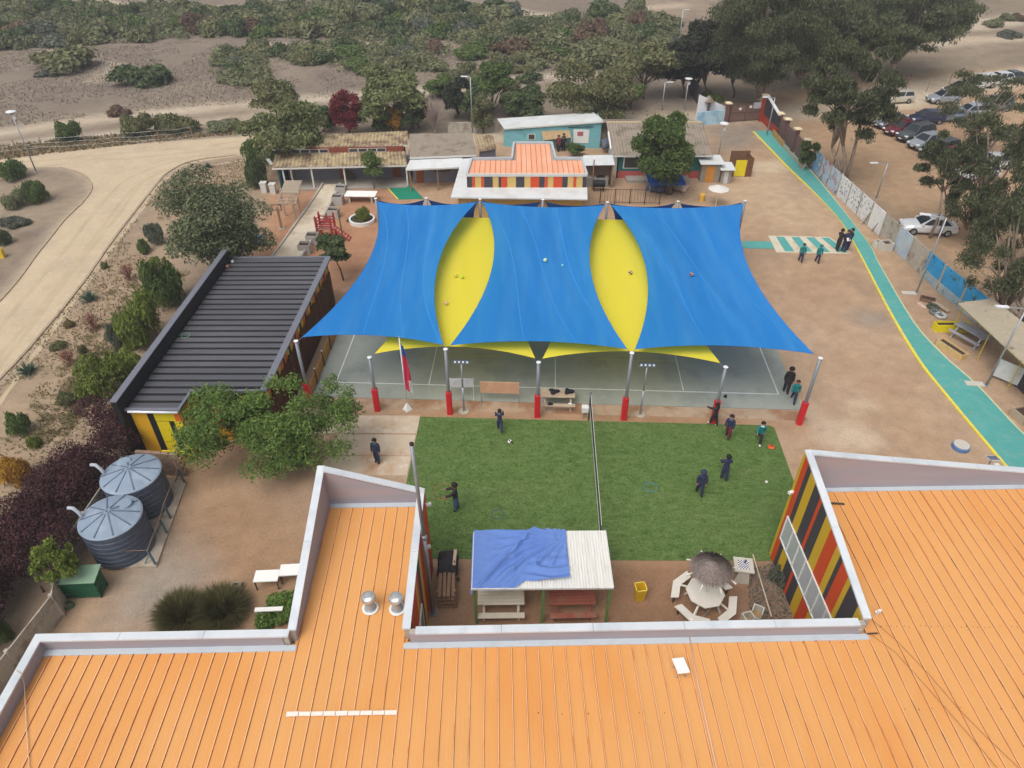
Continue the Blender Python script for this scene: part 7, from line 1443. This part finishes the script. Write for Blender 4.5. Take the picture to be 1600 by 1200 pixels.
# undergrowth that fills the thickets, and dry grass on the open slope
und = []; ru = rg(14)
for P, cnt, _, _ in ZONES[:3]:
    x = ru.uniform(min(p.x for p in P), max(p.x for p in P), cnt*60); y = ru.uniform(min(p.y for p in P), min(150, max(p.y for p in P)), cnt*60); kk = sdist(P, x, y) > 0; x, y = x[kk][:cnt*11], y[kk][:cnt*11]
    zt_ = np.clip((y-92)/25,0,1)*(fbm(x,y,26,91)-.5)*2.2
    for a, b, c in zip(x, y, zt_): s = ru.uniform(.5,1.3); und.append((a, b, c+.25, s, s, s*.7))
V = leaves(und, 62000, .22, rg(15), .6, 0, .4, -5); o = link('undergrowth', quadmesh('undergrowth', V, F['scrub'])); tag(o, 'low mixed undergrowth filling the far thicket', 'undergrowth'); stuff(o)
def tufts(name, P, n, L, seed, m, label, cat):
    r = rg(seed); x = r.uniform(min(p[0] for p in P), max(p[0] for p in P), n*3); y = r.uniform(min(p[1] for p in P), min(140, max(p[1] for p in P)), n*3); k_ = (sdist(P, x, y) > 0) & (fbm(x, y, 6, seed+5) > .36); x, y = x[k_][:n], y[k_][:n]; n = len(x)
    a = r.uniform(0,2*np.pi,n); wv = L*r.uniform(.15,.4,n); h = L*r.uniform(.4,1.1,n); tl = L*r.normal(0,.4,(n,2)); z = np.clip((y-92)/25,0,1)*(fbm(x,y,26,91)-.5)*2.2
    V = np.stack([np.stack([x-np.cos(a)*wv, y-np.sin(a)*wv, z],1), np.stack([x+np.cos(a)*wv, y+np.sin(a)*wv, z],1), np.stack([x+tl[:,0], y+tl[:,1], z+h],1)],1); o = link(name, trimesh(name, V, m)); tag(o, label, cat); stuff(o)
slope = GP([(-120,80),(150,72),(300,62),(420,80),(440,160),(250,170),(0,200),(-120,215)])
tufts('dry_grass', slope, 15000, .2, 81, LM('dry_blade', (116,104,96), (148,136,124), .1, 0), 'short dry grass over the open slope', 'grass')
tufts('dry_grass', GP([(420,60),(700,70),(1040,95),(1030,120),(700,140),(440,165)]), 7000, .2, 83, LM('dry_blade', (116,104,96), (148,136,124), .1, 0), 'short dry grass between the far bushes', 'grass')
vb_ = []; rv = rg(88)
for i in range(420):
    t_ = rv.random(); c_ = np.array(G(300,425).xy)*(1-t_)+np.array(G(120,680).xy)*t_; off = -abs(rv.normal())*1.6
    vb_.append((c_[0]+off-.4, c_[1]+rv.normal()*.5, .03, rv.uniform(.12,.4), rv.uniform(.12,.4), rv.uniform(.08,.3)))
o = link('verge_scrub', quadmesh('verge_scrub', leaves(vb_, 15000, .055, rg(89), .4), LM('verge_scrub_leaf', (92,92,58), (146,134,92)))); tag(o, 'straggling low growth along the foot of the dark shed parapet', 'undergrowth'); stuff(o)
tufts('verge_weeds', [p.xy for p in verge], 9000, .16, 85, LM('verge_blade', (110,100,70), (160,140,104), .1, 0), 'sparse low weeds on the sandy verge', 'weeds')
tufts('verge_weeds', [p.xy for p in GP([(-60,230),(0,228),(380,192),(420,206),(240,222),(0,250),(-60,256)])], 5000, .3, 87, LM('verge_blade', (110,100,70), (160,140,104), .1, 0), 'dry weeds along the road fence', 'weeds')
tufts('planted_strip', [(8.4,12.7),(10.8,12.7),(10.8,18.4),(9.7,18.4)], 2600, .12, 89, LM('strip_blade', (92,94,84), (140,136,122), .1, 0), 'grey straggling plants in the strip by the striped wall', 'plants')
# ================================================================ PARKED CARS
M_tyre = mat('tyre_rubber', lin((34,34,36)), 0.85); M_rim = mat('wheel_rim', lin((160,164,168)), 0.35, metal=0.6); M_cgl = glass('car_glass', lin((40,46,52)), 0.06); M_lamp = mat('headlamp', lin((220,226,230)), 0.15); M_tail = mat('tail_lamp', lin((170,30,30)), 0.25); M_plate = mat('number_plate', lin((220,220,210)), 0.5); M_btrim = mat('black_trim', lin((36,36,40)), 0.6)
def paint(n_, c): return mat('car_paint_'+n_, lin(c), 0.22, metal=0.25, var=0.03, spec=0.6)
STY = {'sedan': dict(L=4.4, st=[(-2.2,.42,.72),(-2.1,.28,.86),(-1.45,.24,.93),(-.4,.22,.92),(.75,.22,.9),(1.5,.24,.84),(2.05,.28,.72),(2.2,.4,.6)], cab=[(-1.75,.93),(-1.0,1.4),(.15,1.43),(1.0,.9)]),
       'hatch': dict(L=4.0, st=[(-2.0,.42,.85),(-1.93,.28,.94),(-1.2,.24,.95),(-.4,.22,.93),(.7,.22,.92),(1.35,.24,.86),(1.85,.28,.74),(2.0,.4,.62)], cab=[(-1.92,.95),(-1.55,1.42),(.15,1.48),(1.0,.92)]),
       'wagon': dict(L=4.4, st=[(-2.2,.42,.86),(-2.13,.28,.94),(-1.4,.24,.94),(-.4,.22,.92),(.75,.22,.9),(1.5,.24,.84),(2.05,.28,.72),(2.2,.4,.6)], cab=[(-2.14,.94),(-1.85,1.4),(.15,1.45),(1.0,.9)]),
       'suv': dict(L=4.5, st=[(-2.25,.5,1.0),(-2.17,.36,1.08),(-1.4,.32,1.08),(-.4,.3,1.06),(.8,.3,1.04),(1.55,.32,1.0),(2.1,.36,.88),(2.25,.5,.74)], cab=[(-2.17,1.08),(-1.9,1.66),(.2,1.7),(.95,1.05)])}
CARS = {}
def car(style, pn, pc, loc, rz, label):
    S_ = STY[style]; w_ = .86; P_ = paint(pn, pc); t = thing('parked_car', label, 'car', loc, rz, 'cars in the car park'); mb = MB(); rings = []
    for x, zb, zt in S_['st']:
        ed = 1-.1*(abs(x)/(S_['L']/2))**4; W = w_*ed; rings.append([(x,-W*.9,zb),(x,-W,zb+.16),(x,-W,zt-.16),(x,-W*.86,zt-.02),(x,-W*.5,zt+.02),(x,W*.5,zt+.02),(x,W*.86,zt-.02),(x,W,zt-.16),(x,W,zb+.16),(x,W*.9,zb)])
    vs = [p for r in rings for p in r]; n = 10; fs = [(i*n+j, (i+1)*n+j, (i+1)*n+(j+1) % n, i*n+(j+1) % n) for i in range(len(rings)-1) for j in range(n)]+[tuple(range(n)), tuple(range((len(rings)-1)*n, len(rings)*n))[::-1]]
    mb.add(vs, fs); mb.build('body', P_, t, local=True, smooth=False)
    c = S_['cab']; mb = MB(); top = [(c[1][0],c[1][1]),(c[2][0],c[2][1])]; bx = [c[0],c[1],c[2],c[3]]
    hw = lambda z: .8 if z < 1.12 else .6
    vs = []
    for x, z in bx: vs += [(x,-hw(z),z),(x,hw(z),z)]
    vs2 = [(c[0][0],-.8,c[0][1]-.1),(c[0][0],.8,c[0][1]-.1),(c[3][0],-.8,c[3][1]-.1),(c[3][0],.8,c[3][1]-.1)]
    mb.add(vs+vs2, [(0,1,3,2),(2,3,5,4),(4,5,7,6),(0,2,4,6,10,8),(1,9,11,7,5,3),(0,8,9,1),(6,7,11,10)]); mb.build('cabin', P_, t, local=True)
    V = [Vector(p) for p in vs]
    def pane(q, nm, k=.86, off=.012):
        ctr = sum(q, Vector())/len(q); nn = (q[1]-q[0]).cross(q[2]-q[0]).normalized(); nn = nn if nn.dot(ctr-Vector((-.3,0,1.0))) > 0 else -nn; b = MB(); b.add([ctr+(p-ctr)*k+nn*off for p in q], [tuple(range(len(q)))]); b.build(nm, M_cgl, t, local=True)
    pane([V[4],V[5],V[7],V[6]], 'windscreen'); pane([V[0],V[1],V[3],V[2]], 'rear_window')
    for s in (0,1):
        a, b_, c_, d_ = V[0+s], V[2+s], V[4+s], V[6+s]; mt, mbm = b_.lerp(c_,.5), a.lerp(d_,.5)
        pane([a.lerp(mbm,.08), mbm, mt, b_], 'side_window', .88); pane([mbm, d_.lerp(mbm,.1), c_, mt], 'side_window', .88)
    for sx in (-1,1):
        for sy in (-1,1):
            wh = MB(); r_ = .31 if style != 'suv' else .36; cx_ = sx*S_['L']*.31
            pr = [(r_*.6,-.1),(r_*.95,-.1),(r_,-.06),(r_,.06),(r_*.95,.1),(r_*.6,.1)]; k = 16
            vsw = [(cx_+q*math.cos(2*math.pi*j/k), sy*.78+y_, r_+q*math.sin(2*math.pi*j/k)) for q, y_ in pr for j in range(k)]; wh.add(vsw, [(i*k+j, i*k+(j+1) % k, (i+1)*k+(j+1) % k, (i+1)*k+j) for i in range(5) for j in range(k)]); wo_ = wh.build('wheel', M_tyre, t, local=True)
            rm = MB(); vr = [(cx_+r_*.62*math.cos(2*math.pi*j/k), sy*.88, r_+r_*.62*math.sin(2*math.pi*j/k)) for j in range(k)]+[(cx_, sy*.86, r_)]; rm.add(vr, [(j, (j+1) % k, k) for j in range(k)]); rm.build('rim', M_rim, wo_, local=True)
    xf, zf = S_['L']/2, S_['st'][-2][2]
    for sy in (-1,1):
        b = MB(); b.cbox((xf-.14, sy*.58, zf-.08), (.2,.34,.15), 0, 0, 0, R(15)); b.build('headlight', M_lamp, t, local=True); b = MB(); b.cbox((-xf+.06, sy*.64, zf+.0), (.12,.22,.2)); b.build('tail_light', M_tail, t, local=True); b = MB(); b.cbox((.78, sy*.92, .98 if style != 'suv' else 1.12), (.12,.16,.11)); b.build('mirror', P_, t, local=True)
        b = MB(); b.cbox((-.05, sy*.862, .78 if style != 'suv' else .92), (.16,.012,.03)); b.build('door_handle', M_btrim, t, local=True)
    b = MB(); b.cbox((xf-.02,0,.42), (.06,1.1,.16)); b.build('grille', M_btrim, t, local=True); b = MB(); b.cbox((xf+.015,0,.48), (.012,.4,.12)); b.build('number_plate', M_plate, t, local=True); b = MB(); b.cbox((-xf-.005,0,.66), (.012,.4,.12)); b.build('number_plate', M_plate, t, local=True)
    return t
for st, pn, pc, u, v, an, lb_ in [('sedan','white',(226,228,230),1447,362,172,'white sedan parked alone beside the panel wall'),('wagon','cream',(206,200,186),1397,160,190,'cream white station wagon near the fence posts'),('suv','dark_blue',(62,74,84),1362,172,22,'dark blue pickup sized car behind the slender eucalyptus'),('hatch','silver',(160,166,172),1472,160,187,'silver hatchback parked beyond the cream wagon'),
    ('sedan','black',(40,42,46),1497,146,195,'black car at the far end beside white ones'),('sedan','white',(226,228,230),1509,143,197,'white car third from the far end of the car park'),('suv','white',(226,228,230),1528,137,196,'white tall car at the far end of the car park'),
    ('sedan','grey',(120,124,128),1389,197,205,'grey sedan heading the nearer row, beside the maroon one'),('sedan','maroon',(110,36,50),1406,208,205,'maroon sedan in the nearer row'),('suv','charcoal',(84,88,92),1427,218,205,'charcoal car beside the maroon sedan'),('hatch','silver',(160,166,172),1443,230,205,'silver hatchback last seen in the nearer row'),
    ('suv','black',(40,42,46),1464,244,205,'black car half hidden by leaves in the nearer row'),('sedan','red',(150,34,36),1484,252,205,'red car under the bushy eucalyptus'),('hatch','blue_grey',(120,134,150),1478,188,186,'blue grey car behind leaves in the middle of the lot'),('hatch','white',(226,228,230),1524,278,190,'white hatchback under the eucalyptus, upper of two'),('sedan','white',(226,228,230),1545,262,190,'white sedan under the eucalyptus, lower branches over its roof'),('hatch','navy',(50,56,84),1444,192,186,'navy car behind leaves in the middle of the lot'),('sedan','silver',(160,166,172),1512,182,186,'silver sedan in the middle row near the right edge'),('suv','grey',(120,124,128),1548,172,186,'grey tall car in the middle row at the right edge'),('hatch','white',(226,228,230),1556,131,196,'white hatchback at the far corner of the lot'),('sedan','charcoal',(84,88,92),1576,128,196,'charcoal sedan at the far corner of the lot'),('hatch','red',(150,34,36),1500,262,205,'small red hatchback last in the nearer row')]:
    p = G(u, v); t = car(st, pn, pc, (p.x, p.y, 0), R(an), lb_); t.scale = (.88,)*3
# ================================================================ LAMP POSTS AND FENCES
def lamp(u, v, h, label, arm=1.0, ang=180, disc=False, r=.05):
    p = G(u, v); t = thing('lamp_post', label, 'lamp post', p); mb = MB(); mb.tube([(0,0,0),(0,0,h)], [r*1.2,r*.8], 8); mb.build('pole', M_alu, t, local=True, smooth=True); mb = MB(); mb.lathe([(.16,0),(.16,.03)], 10); mb.build('base_plate', M_alu, t, local=True)
    a_ = R(ang); d = Vector((math.cos(a_), math.sin(a_), 0))
    if disc: mb = MB(); mb.lathe([(.02,h+.12),(.38,h+.04),(.4,h),(.1,h-.04)], 18, (.0,0,0)); mb.build('lamp_head', M_capw, t, local=True); mb = MB(); mb.cbox((.12,0,h-.45), (.2,.14,.3)); mb.build('control_box', M_capw, t, local=True)
    else:
        mb = MB(); mb.tube([(0,0,h-.02), d*arm+Vector((0,0,h+.05))], .03, 6); mb.build('arm', M_alu, t, local=True); mb = MB(); mb.cbox(d*(arm+.3)+Vector((0,0,h+.06)), (.62,.2,.07), a_); mb.build('lamp_head', M_capw, t, local=True)
lamp(57,269,5.2,'lamp post with round white head beside the left road',disc=True); lamp(1431,459,5.3,'lamp post beside the sea mural wall',.9,160); lamp(1541,602,4.9,'lamp post in front of the open shelter',.9,175); lamp(1369,310,2.9,'lamp post on the car park side of the white mural',.8,178)
lamp(1121,252,3.4,'slim lamp post by the privies',.1,90,True,.04); lamp(1198,212,3.6,'lamp post by the red entrance wall',.6,180); lamp(1301,262,3.4,'thin lamp post beside the slender stemmed eucalyptus',.7,175); lamp(738,207,5.2,'tall thin pole with aerial behind the annex',.3,170); lamp(1034,172,2.8,'dark short lamp on the rear road, left one',.2,0,False,.06); lamp(1069,172,3.2,'dark short lamp with white boxes on the rear road, right one',.1,0,True,.07); lamp(1059,80,5.0,'distant lamp post left of the pines',.2,0,False,.06)
t = thing('wire_fence', 'sagging wire fence on thin timber posts beside the left road', 'fence', G(200,225)); fp = [G(u, v) for u, v in ((-30,246),(28,240),(68,236),(138,232),(180,228),(250,224),(303,218),(366,203))]
for i, p in enumerate(fp): mb = MB(); mb.tube([p, p+Vector((.08*(i % 3-1),0,1.3))], .045, 6); mb.build('post', Wd, t)
for z in (.4,.8,1.2):
    for a, b in zip(fp, fp[1:]): mb = MB(); mb.tube([a+Vector((0,0,z)), (a+b)/2+Vector((0,0,z-.08)), b+Vector((0,0,z))], .008, 4); mb.build('wire', M_alu, t)
t = thing('post_fence', 'row of thin posts at the far edge of the car park', 'fence', G(1420,140)); fp = [G(u, v) for u, v in ((1340,158),(1380,152),(1418,146),(1447,144),(1480,138),(1530,130))]
for p in fp: mb = MB(); mb.tube([p, p+Vector((0,0,1.5))], .05, 6); mb.build('post', Wd, t)
for z in (.6,1.3):
    for a, b in zip(fp, fp[1:]): mb = MB(); mb.tube([a+Vector((0,0,z)), b+Vector((0,0,z))], .01, 4); mb.build('wire', M_alu, t)
t = thing('mesh_fence', 'dark mesh fence along the rear road under the pines', 'fence', G(1080,170)); fp = [G(u, v) for u, v in ((1075,140),(1090,165),(1092,180))]
for a, b in zip(fp, fp[1:]): wallq(t, a, b, 0, 1.9, mat('dark_mesh', lin((56,56,60)), 0.9), .02, 'mesh_panel')
p = G(2, 402); mb = MB(); mb.cbox((p.x,p.y,.3), (.5,.5,.6), .3); mb.cbox((p.x,p.y,.66), (.3,.3,.1), .3); tag(mb.build('road_marker', mat('yellow_marker', lin((226,190,60)), 0.6)), 'yellow block at the left road edge', 'marker')
a, b = G(700,208), G(778,206); t = thing('grey_wall', 'low grey wall behind the annex beside the rear road', 'wall', (a+b)/2); wallq(t, a, b, 0, 1.0, M_pan, .15, 'panel'); 
# ================================================================ PEOPLE
SKIN = mat('skin', lin((178,128,104)), 0.6, var=0.05); HAIR = mat('dark_hair', lin((34,28,28)), 0.7, var=0.2, vs=20.0); SHOE = {'w': mat('white_shoe', lin((220,220,218)), 0.6), 'k': mat('black_shoe', lin((40,38,40)), 0.6)}
def cl(n_, c): return mat('clothes_'+n_, lin(c), 0.9, var=0.12, vs=10.0)
NAVY, BLACK, TEAL, JEAN, MAR = cl('navy', (52,56,84)), cl('black', (48,46,50)), cl('teal', (30,120,120)), cl('denim', (74,96,130)), cl('maroon', (110,50,60))
def person(loc, rz, h, top, bot, shoe, label, al=(5,10), ar=(-5,10), ll=(4,4), lr=(-4,4), out=8, hood=False, collar=None, lean=0, coat=False, hairc=None, headpitch=0):
    """al/ar: (upper arm swing, elbow bend) in degrees, ll/lr: (thigh swing, knee bend); faces +Y locally"""
    J = {}; E = []; s = h
    def add(n_, p, r): J[n_] = (Vector(p)*s, r*s)
    ln = R(lean); sh = lambda x, y, z: (x, y+(z-.5)*math.sin(ln), z)
    add('pel', sh(0,0,.52), .1); add('wai', sh(0,.004,.61), .096); add('che', sh(0,.0,.72), .106); add('nec0', sh(0,-.004,.81), .066); add('nec', sh(0,0,.855), .03)
    for sd, A, L_ in ((-1, al, ll), (1, ar, lr)):
        k = 'L' if sd < 0 else 'R'; add('sh'+k, sh(sd*.105,0,.79), .05)
        o_ = R(out); sw = R(A[0]); eb = R(A[0]+A[1]); S0 = Vector(sh(sd*.112,0,.79)); e = S0+Vector((sd*math.sin(o_)*.165, math.sin(sw)*.165, -math.cos(sw)*math.cos(o_)*.165)); w2 = e+Vector((sd*math.sin(o_)*.06, math.sin(eb)*.14, -math.cos(eb)*.14)); hd = w2+(w2-e).normalized()*.05
        add('el'+k, e, .043); add('wr'+k, w2, .03); add('ha'+k, hd, .023)
        add('hi'+k, (sd*.052,0,.49), .074); t_ = R(L_[0]); kb = R(L_[0]-L_[1]); kn = Vector((sd*.054, math.sin(t_)*.23, .49-math.cos(t_)*.23)); an = kn+Vector((0, math.sin(kb)*.235, -math.cos(kb)*.235)); add('kn'+k, kn, .058); add('an'+k, an, .043); add('to'+k, an+Vector((sd*.01,.085,-.012)), .032)
        E += [('nec0','sh'+k),('sh'+k,'el'+k),('el'+k,'wr'+k),('wr'+k,'ha'+k),('pel','hi'+k),('hi'+k,'kn'+k),('kn'+k,'an'+k),('an'+k,'to'+k)]
    hp = R(headpitch); hc = Vector(sh(0,.012,.925)); add('hea', hc, .072); add('cro', hc+Vector((0,.01*math.sin(hp)-.004,.035)), .066); E += [('pel','wai'),('wai','che'),('che','nec0'),('nec0','nec'),('nec','hea'),('hea','cro')]
    lo = min(p.z for n_, (p, r) in J.items() if n_[:2] in ('an','to'))-  .042*s; names = list(J); me = bpy.data.meshes.new('person'); me.from_pydata([tuple(J[n_][0]-Vector((0,0,lo))) for n_ in names], [(names.index(a), names.index(b)) for a, b in E], [])
    o = bpy.data.objects.new('person', me); col.objects.link(o); m = o.modifiers.new('s', 'SKIN'); m.use_smooth_shade = True; m.branch_smoothing = .4
    for i, n_ in enumerate(names):
        sv = me.skin_vertices[0].data[i]; r = J[n_][1]; sv.radius = (r, r*.78) if n_ in ('pel','wai','che') else (r, r); sv.use_root = n_ == 'pel'
    o.modifiers.new('d', 'SUBSURF').levels = 1; o.modifiers['d'].render_levels = 1
    dg = bpy.context.evaluated_depsgraph_get(); nm = bpy.data.meshes.new_from_object(o.evaluated_get(dg)); nm.name = 'person'
    o.modifiers.clear(); o.data = nm; bpy.data.meshes.remove(me)
    nm.materials.clear()
    for q in (top, bot, SKIN, shoe, collar or top): nm.materials.append(q)
    segs = [(J[a][0]-Vector((0,0,lo)), J[b][0]-Vector((0,0,lo)), 0 if (a[:2] in ('ne','sh','el') and b[:2] in ('sh','el','wr')) or b in ('che','nec0','wai') else (2 if b[:2] == 'ha' else (4 if b == 'nec' else (2 if b in ('hea','cro') else (3 if b[:2] == 'to' else 1))))) for a, b in E]
    idx = []
    for pg in nm.polygons:
        c = pg.center; best = min(segs, key=lambda g: (c-(g[0]+(g[1]-g[0])*max(0,min(1,(c-g[0]).dot(g[1]-g[0])/max(1e-9,(g[1]-g[0]).length_squared))))).length); k = best[2]
        if k == 1 and c.z > .47*s-lo+.03*s*coat: k = 0 if c.z > .5*s-lo else 1
        idx.append(k)
    nm.polygons.foreach_set('material_index', idx); nm.polygons.foreach_set('use_smooth', [True]*len(nm.polygons))
    # fingers, thumb and face joined to the body mesh
    import bmesh
    mb = MB()
    for k, sd in (('L',-1),('R',1)):
        w2, hd = J['wr'+k][0]-Vector((0,0,lo)), J['ha'+k][0]-Vector((0,0,lo)); d = (hd-w2).normalized(); sx = Vector((0,1,0)) if abs(d.y) < .7 else Vector((0,0,1)); sx = (sx-d*sx.dot(d)).normalized(); pn = d.cross(sx)
        for f, ln_ in enumerate((.036,.042,.04,.031)): b0 = hd+sx*(.0115*(1.5-f))*s+d*.008*s; mb.tube([b0, b0+d*ln_*.55*s, b0+(d*ln_*.95-pn*sd*.012)*s], [.0056*s,.0052*s,.004*s], 5, 2)
        b0 = w2+d*.02*s+sx*.016*s; mb.tube([b0, b0+(sx*.016+d*.018)*s, b0+(sx*.018+d*.036)*s], [.0066*s,.006*s,.0048*s], 5, 2)
    hh = J['hea'][0]-Vector((0,0,lo)); mb.add([hh+Vector((-.008,.056,-.012))*s, hh+Vector((.008,.056,-.012))*s, hh+Vector((0,.074,-.014))*s, hh+Vector((0,.058,.014))*s], [(0,1,2),(1,3,2),(3,0,2)], 2)
    for sd in (-1,1): mb.sphere(hh+Vector((sd*.021,.055,.008))*s, .0075*s, 6, 4, 4 if False else 2); mb.sphere(hh+Vector((sd*.058,-.002,.0))*s, .013*s, 6, 4, 2)
    ob_ = len(nm.vertices); bm = bmesh.new(); bm.from_mesh(nm); vv = [bm.verts.new(p) for p in mb.v]
    for f, mi in zip(mb.f, mb.m):
        try: fc = bm.faces.new([vv[i] for i in f]); fc.material_index = mi; fc.smooth = True
        except ValueError: pass
    bm.to_mesh(nm); bm.free()
    o.location = loc; o.rotation_euler = (0,0,rz); tag(o, label, 'person')
    # hair (or hood) cap and, for coats, a skirt
    hm = MB(); n, k_ = 14, 9; R0 = .08*s if not hood else .092*s; c = hh+Vector((0,-.012,.018))*s; vs = []
    for i in range(k_):
        th_ = math.pi*.68*i/(k_-1)
        for j in range(n):
            ph = 2*math.pi*j/n; f_ = max(0, math.sin(ph)); rr_ = R0*(1-.04*math.sin(5*ph)); tt = th_*(1-.42*f_) if not hood else th_*(1-.25*f_); vs.append(c+Vector((rr_*math.sin(tt)*math.cos(ph), rr_*math.sin(tt)*math.sin(ph)*1.05, R0*1.02*math.cos(tt))))
    hm.add(vs, [(i*n+j, i*n+(j+1) % n, (i+1)*n+(j+1) % n, (i+1)*n+j) for i in range(k_-1) for j in range(n)]); ho = hm.build('hood' if hood else 'hair', top if hood else (hairc or HAIR), None, local=True, smooth=True); ho.parent = o
    if collar and not hood: cm = MB(); nc = J['nec'][0]-Vector((0,0,lo)); cm.lathe([(.066*s,-.042*s),(.056*s,-.012*s),(.046*s,.004*s)], 12, nc, cap=False); co_ = cm.build('collar', collar, None, local=True, smooth=True); co_.parent = o
    if coat: cm = MB(); pc = J['pel'][0]-Vector((0,0,lo)); cm.lathe([(.135*s,-.12*s),(.12*s,-.02*s),(.098*s,.1*s)], 14, pc, cap=False); co_ = cm.build('coat_skirt', top, None, local=True, smooth=True); co_.parent = o
    return o
def at(u, v, z=0.0): p = G(u, v, z); return (p.x, p.y, z)
TZ = .022
person(at(590,723,.03), R(170), 1.5, NAVY, NAVY, SHOE['k'], 'child in navy tracksuit with teal collar standing on the concrete', (4,6), (-2,8), out=6, collar=TEAL)
person(at(781,673,TZ), R(5), 1.38, NAVY, NAVY, SHOE['w'], 'child in navy with white shoe running on the turf', (30,95), (34,90), (18,6), (-24,30), out=6, collar=cl('pale', (110,112,130)))
person(at(713,797,TZ), R(95), 1.66, BLACK, JEAN, SHOE['k'], 'adult in black hoodie and jeans holding an orange hoop', (48,30), (40,40), (3,4), (-5,6), out=8, hood=False)
person(at(1092,773,TZ), R(178), 1.5, NAVY, NAVY, SHOE['k'], 'child in navy hooded jacket on the turf, nearest the striped wing', (2,12), (-6,14), (10,6), (-14,10), out=6, hood=True)
person(at(1130,749,TZ), R(0), 1.52, NAVY, NAVY, SHOE['k'], 'child in navy seen from behind on the turf', (22,60), (20,66), (5,4), (-8,12), out=6)
person(at(1114,664,TZ), R(35), 1.42, BLACK, BLACK, SHOE['w'], 'child in dark clothes and white shoes leaning on the padded post', (70,8), (8,20), (16,4), (-14,4), out=6)
person(at(1136,684,TZ), R(150), 1.5, NAVY, MAR, SHOE['k'], 'child in navy jacket and maroon trousers at the turf edge', (6,30), (4,34), (12,8), (-10,12), out=6, lean=6, collar=cl('pale', (110,112,130)))
person(at(1184,692,TZ), R(165), 1.42, TEAL, BLACK, SHOE['w'], 'child in teal top running on the turf corner', (-25,40), (28,45), (26,14), (-22,40), out=6, lean=6, collar=cw_)
person(at(1227,613,.03), R(165), 1.62, BLACK, BLACK, SHOE['k'], 'adult in long black hooded coat on the court edge', (4,8), (-4,8), (8,4), (-6,6), out=6, hood=True, coat=True)
person(at(1238,628,.03), R(160), 1.42, TEAL, NAVY, SHOE['k'], 'child in teal top walking beside the black coated adult', (-10,20), (16,24), (20,6), (-18,22), out=6, hairc=cl('brown_cap', (80,44,44)))
person(at(1250,409), R(170), 1.36, TEAL, NAVY, SHOE['k'], 'child in teal jacket below the crossing, farther from the path', (6,10), (-6,20), (14,6), (-12,10), out=6)
person(at(1276,411), R(172), 1.36, TEAL, NAVY, SHOE['k'], 'child in teal jacket below the crossing, nearer the path', (4,12), (4,16), (10,4), (-12,16), out=6, hood=True)
person(at(1307,392,.06), R(-60), 1.66, BLACK, BLACK, SHOE['k'], 'adult in black at the crossing, left of the huddle', (30,40), (10,30), (6,4), (-6,4), out=8)
person(at(1317,393,.06), R(150), 1.62, NAVY, NAVY, SHOE['k'], 'person in navy holding a white sheet in the huddle', (40,60), (40,60), (4,4), (-4,4), out=6)
person(at(1323,390,.06), R(110), 1.6, BLACK, NAVY, SHOE['k'], 'person in black at the right of the huddle on the crossing', (20,60), (10,40), (4,4), (-4,4), out=8)
p = G(1317,393); o = MB(); o.cbox((p.x-.02,p.y-.34,1.12), (.3,.02,.24), .1, 0, R(-40)); tag(o.build('paper_sheet', M_white), 'white sheet held by the huddle at the crossing', 'paper')
person(at(880,236), R(180), 1.6, BLACK, BLACK, SHOE['k'], 'person in black standing by the turquoise house porch', (4,8), (-4,8)); person(at(872,237), R(150), 1.5, MAR, BLACK, SHOE['k'], 'person in maroon beside the turquoise house porch post', (4,8), (-4,8))
q = G(713,797); hoop((q.x-.52, q.y, 1.18), .42, HOOP_O, 'thin orange hoop held by the adult on the turf', (R(80), R(8), R(8)))
bundle('bottle', (G(1133,622).x, G(1133,622).y, .035), [cb_, cb_], 'small dark bottle bag standing on the court', 'bag', .06, 31, 1.6)
p = G(465, 727); t = thing('wheelie_bin', 'black wheelie bin beside the leafy tree', 'bin', p, .2); mb = MB(); frus(mb, .2, .27, .05, .85); mb.build('body', M_black, t, local=True); mb = MB(); mb.cbox((0,0,.88), (.6,.62,.06), 0, 0, R(4)); mb.build('lid', M_black, t, local=True)
for sx in (-.22,.22): mb = MB(); mb.tube([(sx-.03,.2,.09),(sx+.03,.2,.09)], .09, 10); mb.build('wheel', M_tyre, t, local=True)

# ================================================================ HAZE: thin even air over the whole site
mb = MB(); mb.box(-1900, -450, -3.0, 1900, 2600, 30.0)
hz = bpy.data.materials.new('haze_air'); hz.use_nodes = True; n_ = hz.node_tree.nodes; n_.remove(n_['Principled BSDF'])
pv = n_.new('ShaderNodeVolumePrincipled'); pv.inputs['Color'].default_value = (.86, .9, .96, 1); pv.inputs['Density'].default_value = HAZE_DENSITY; pv.inputs['Anisotropy'].default_value = 0.2
hz.node_tree.links.new(pv.outputs[0], n_['Material Output'].inputs['Volume'])
stuff(mb.build('haze', hz))
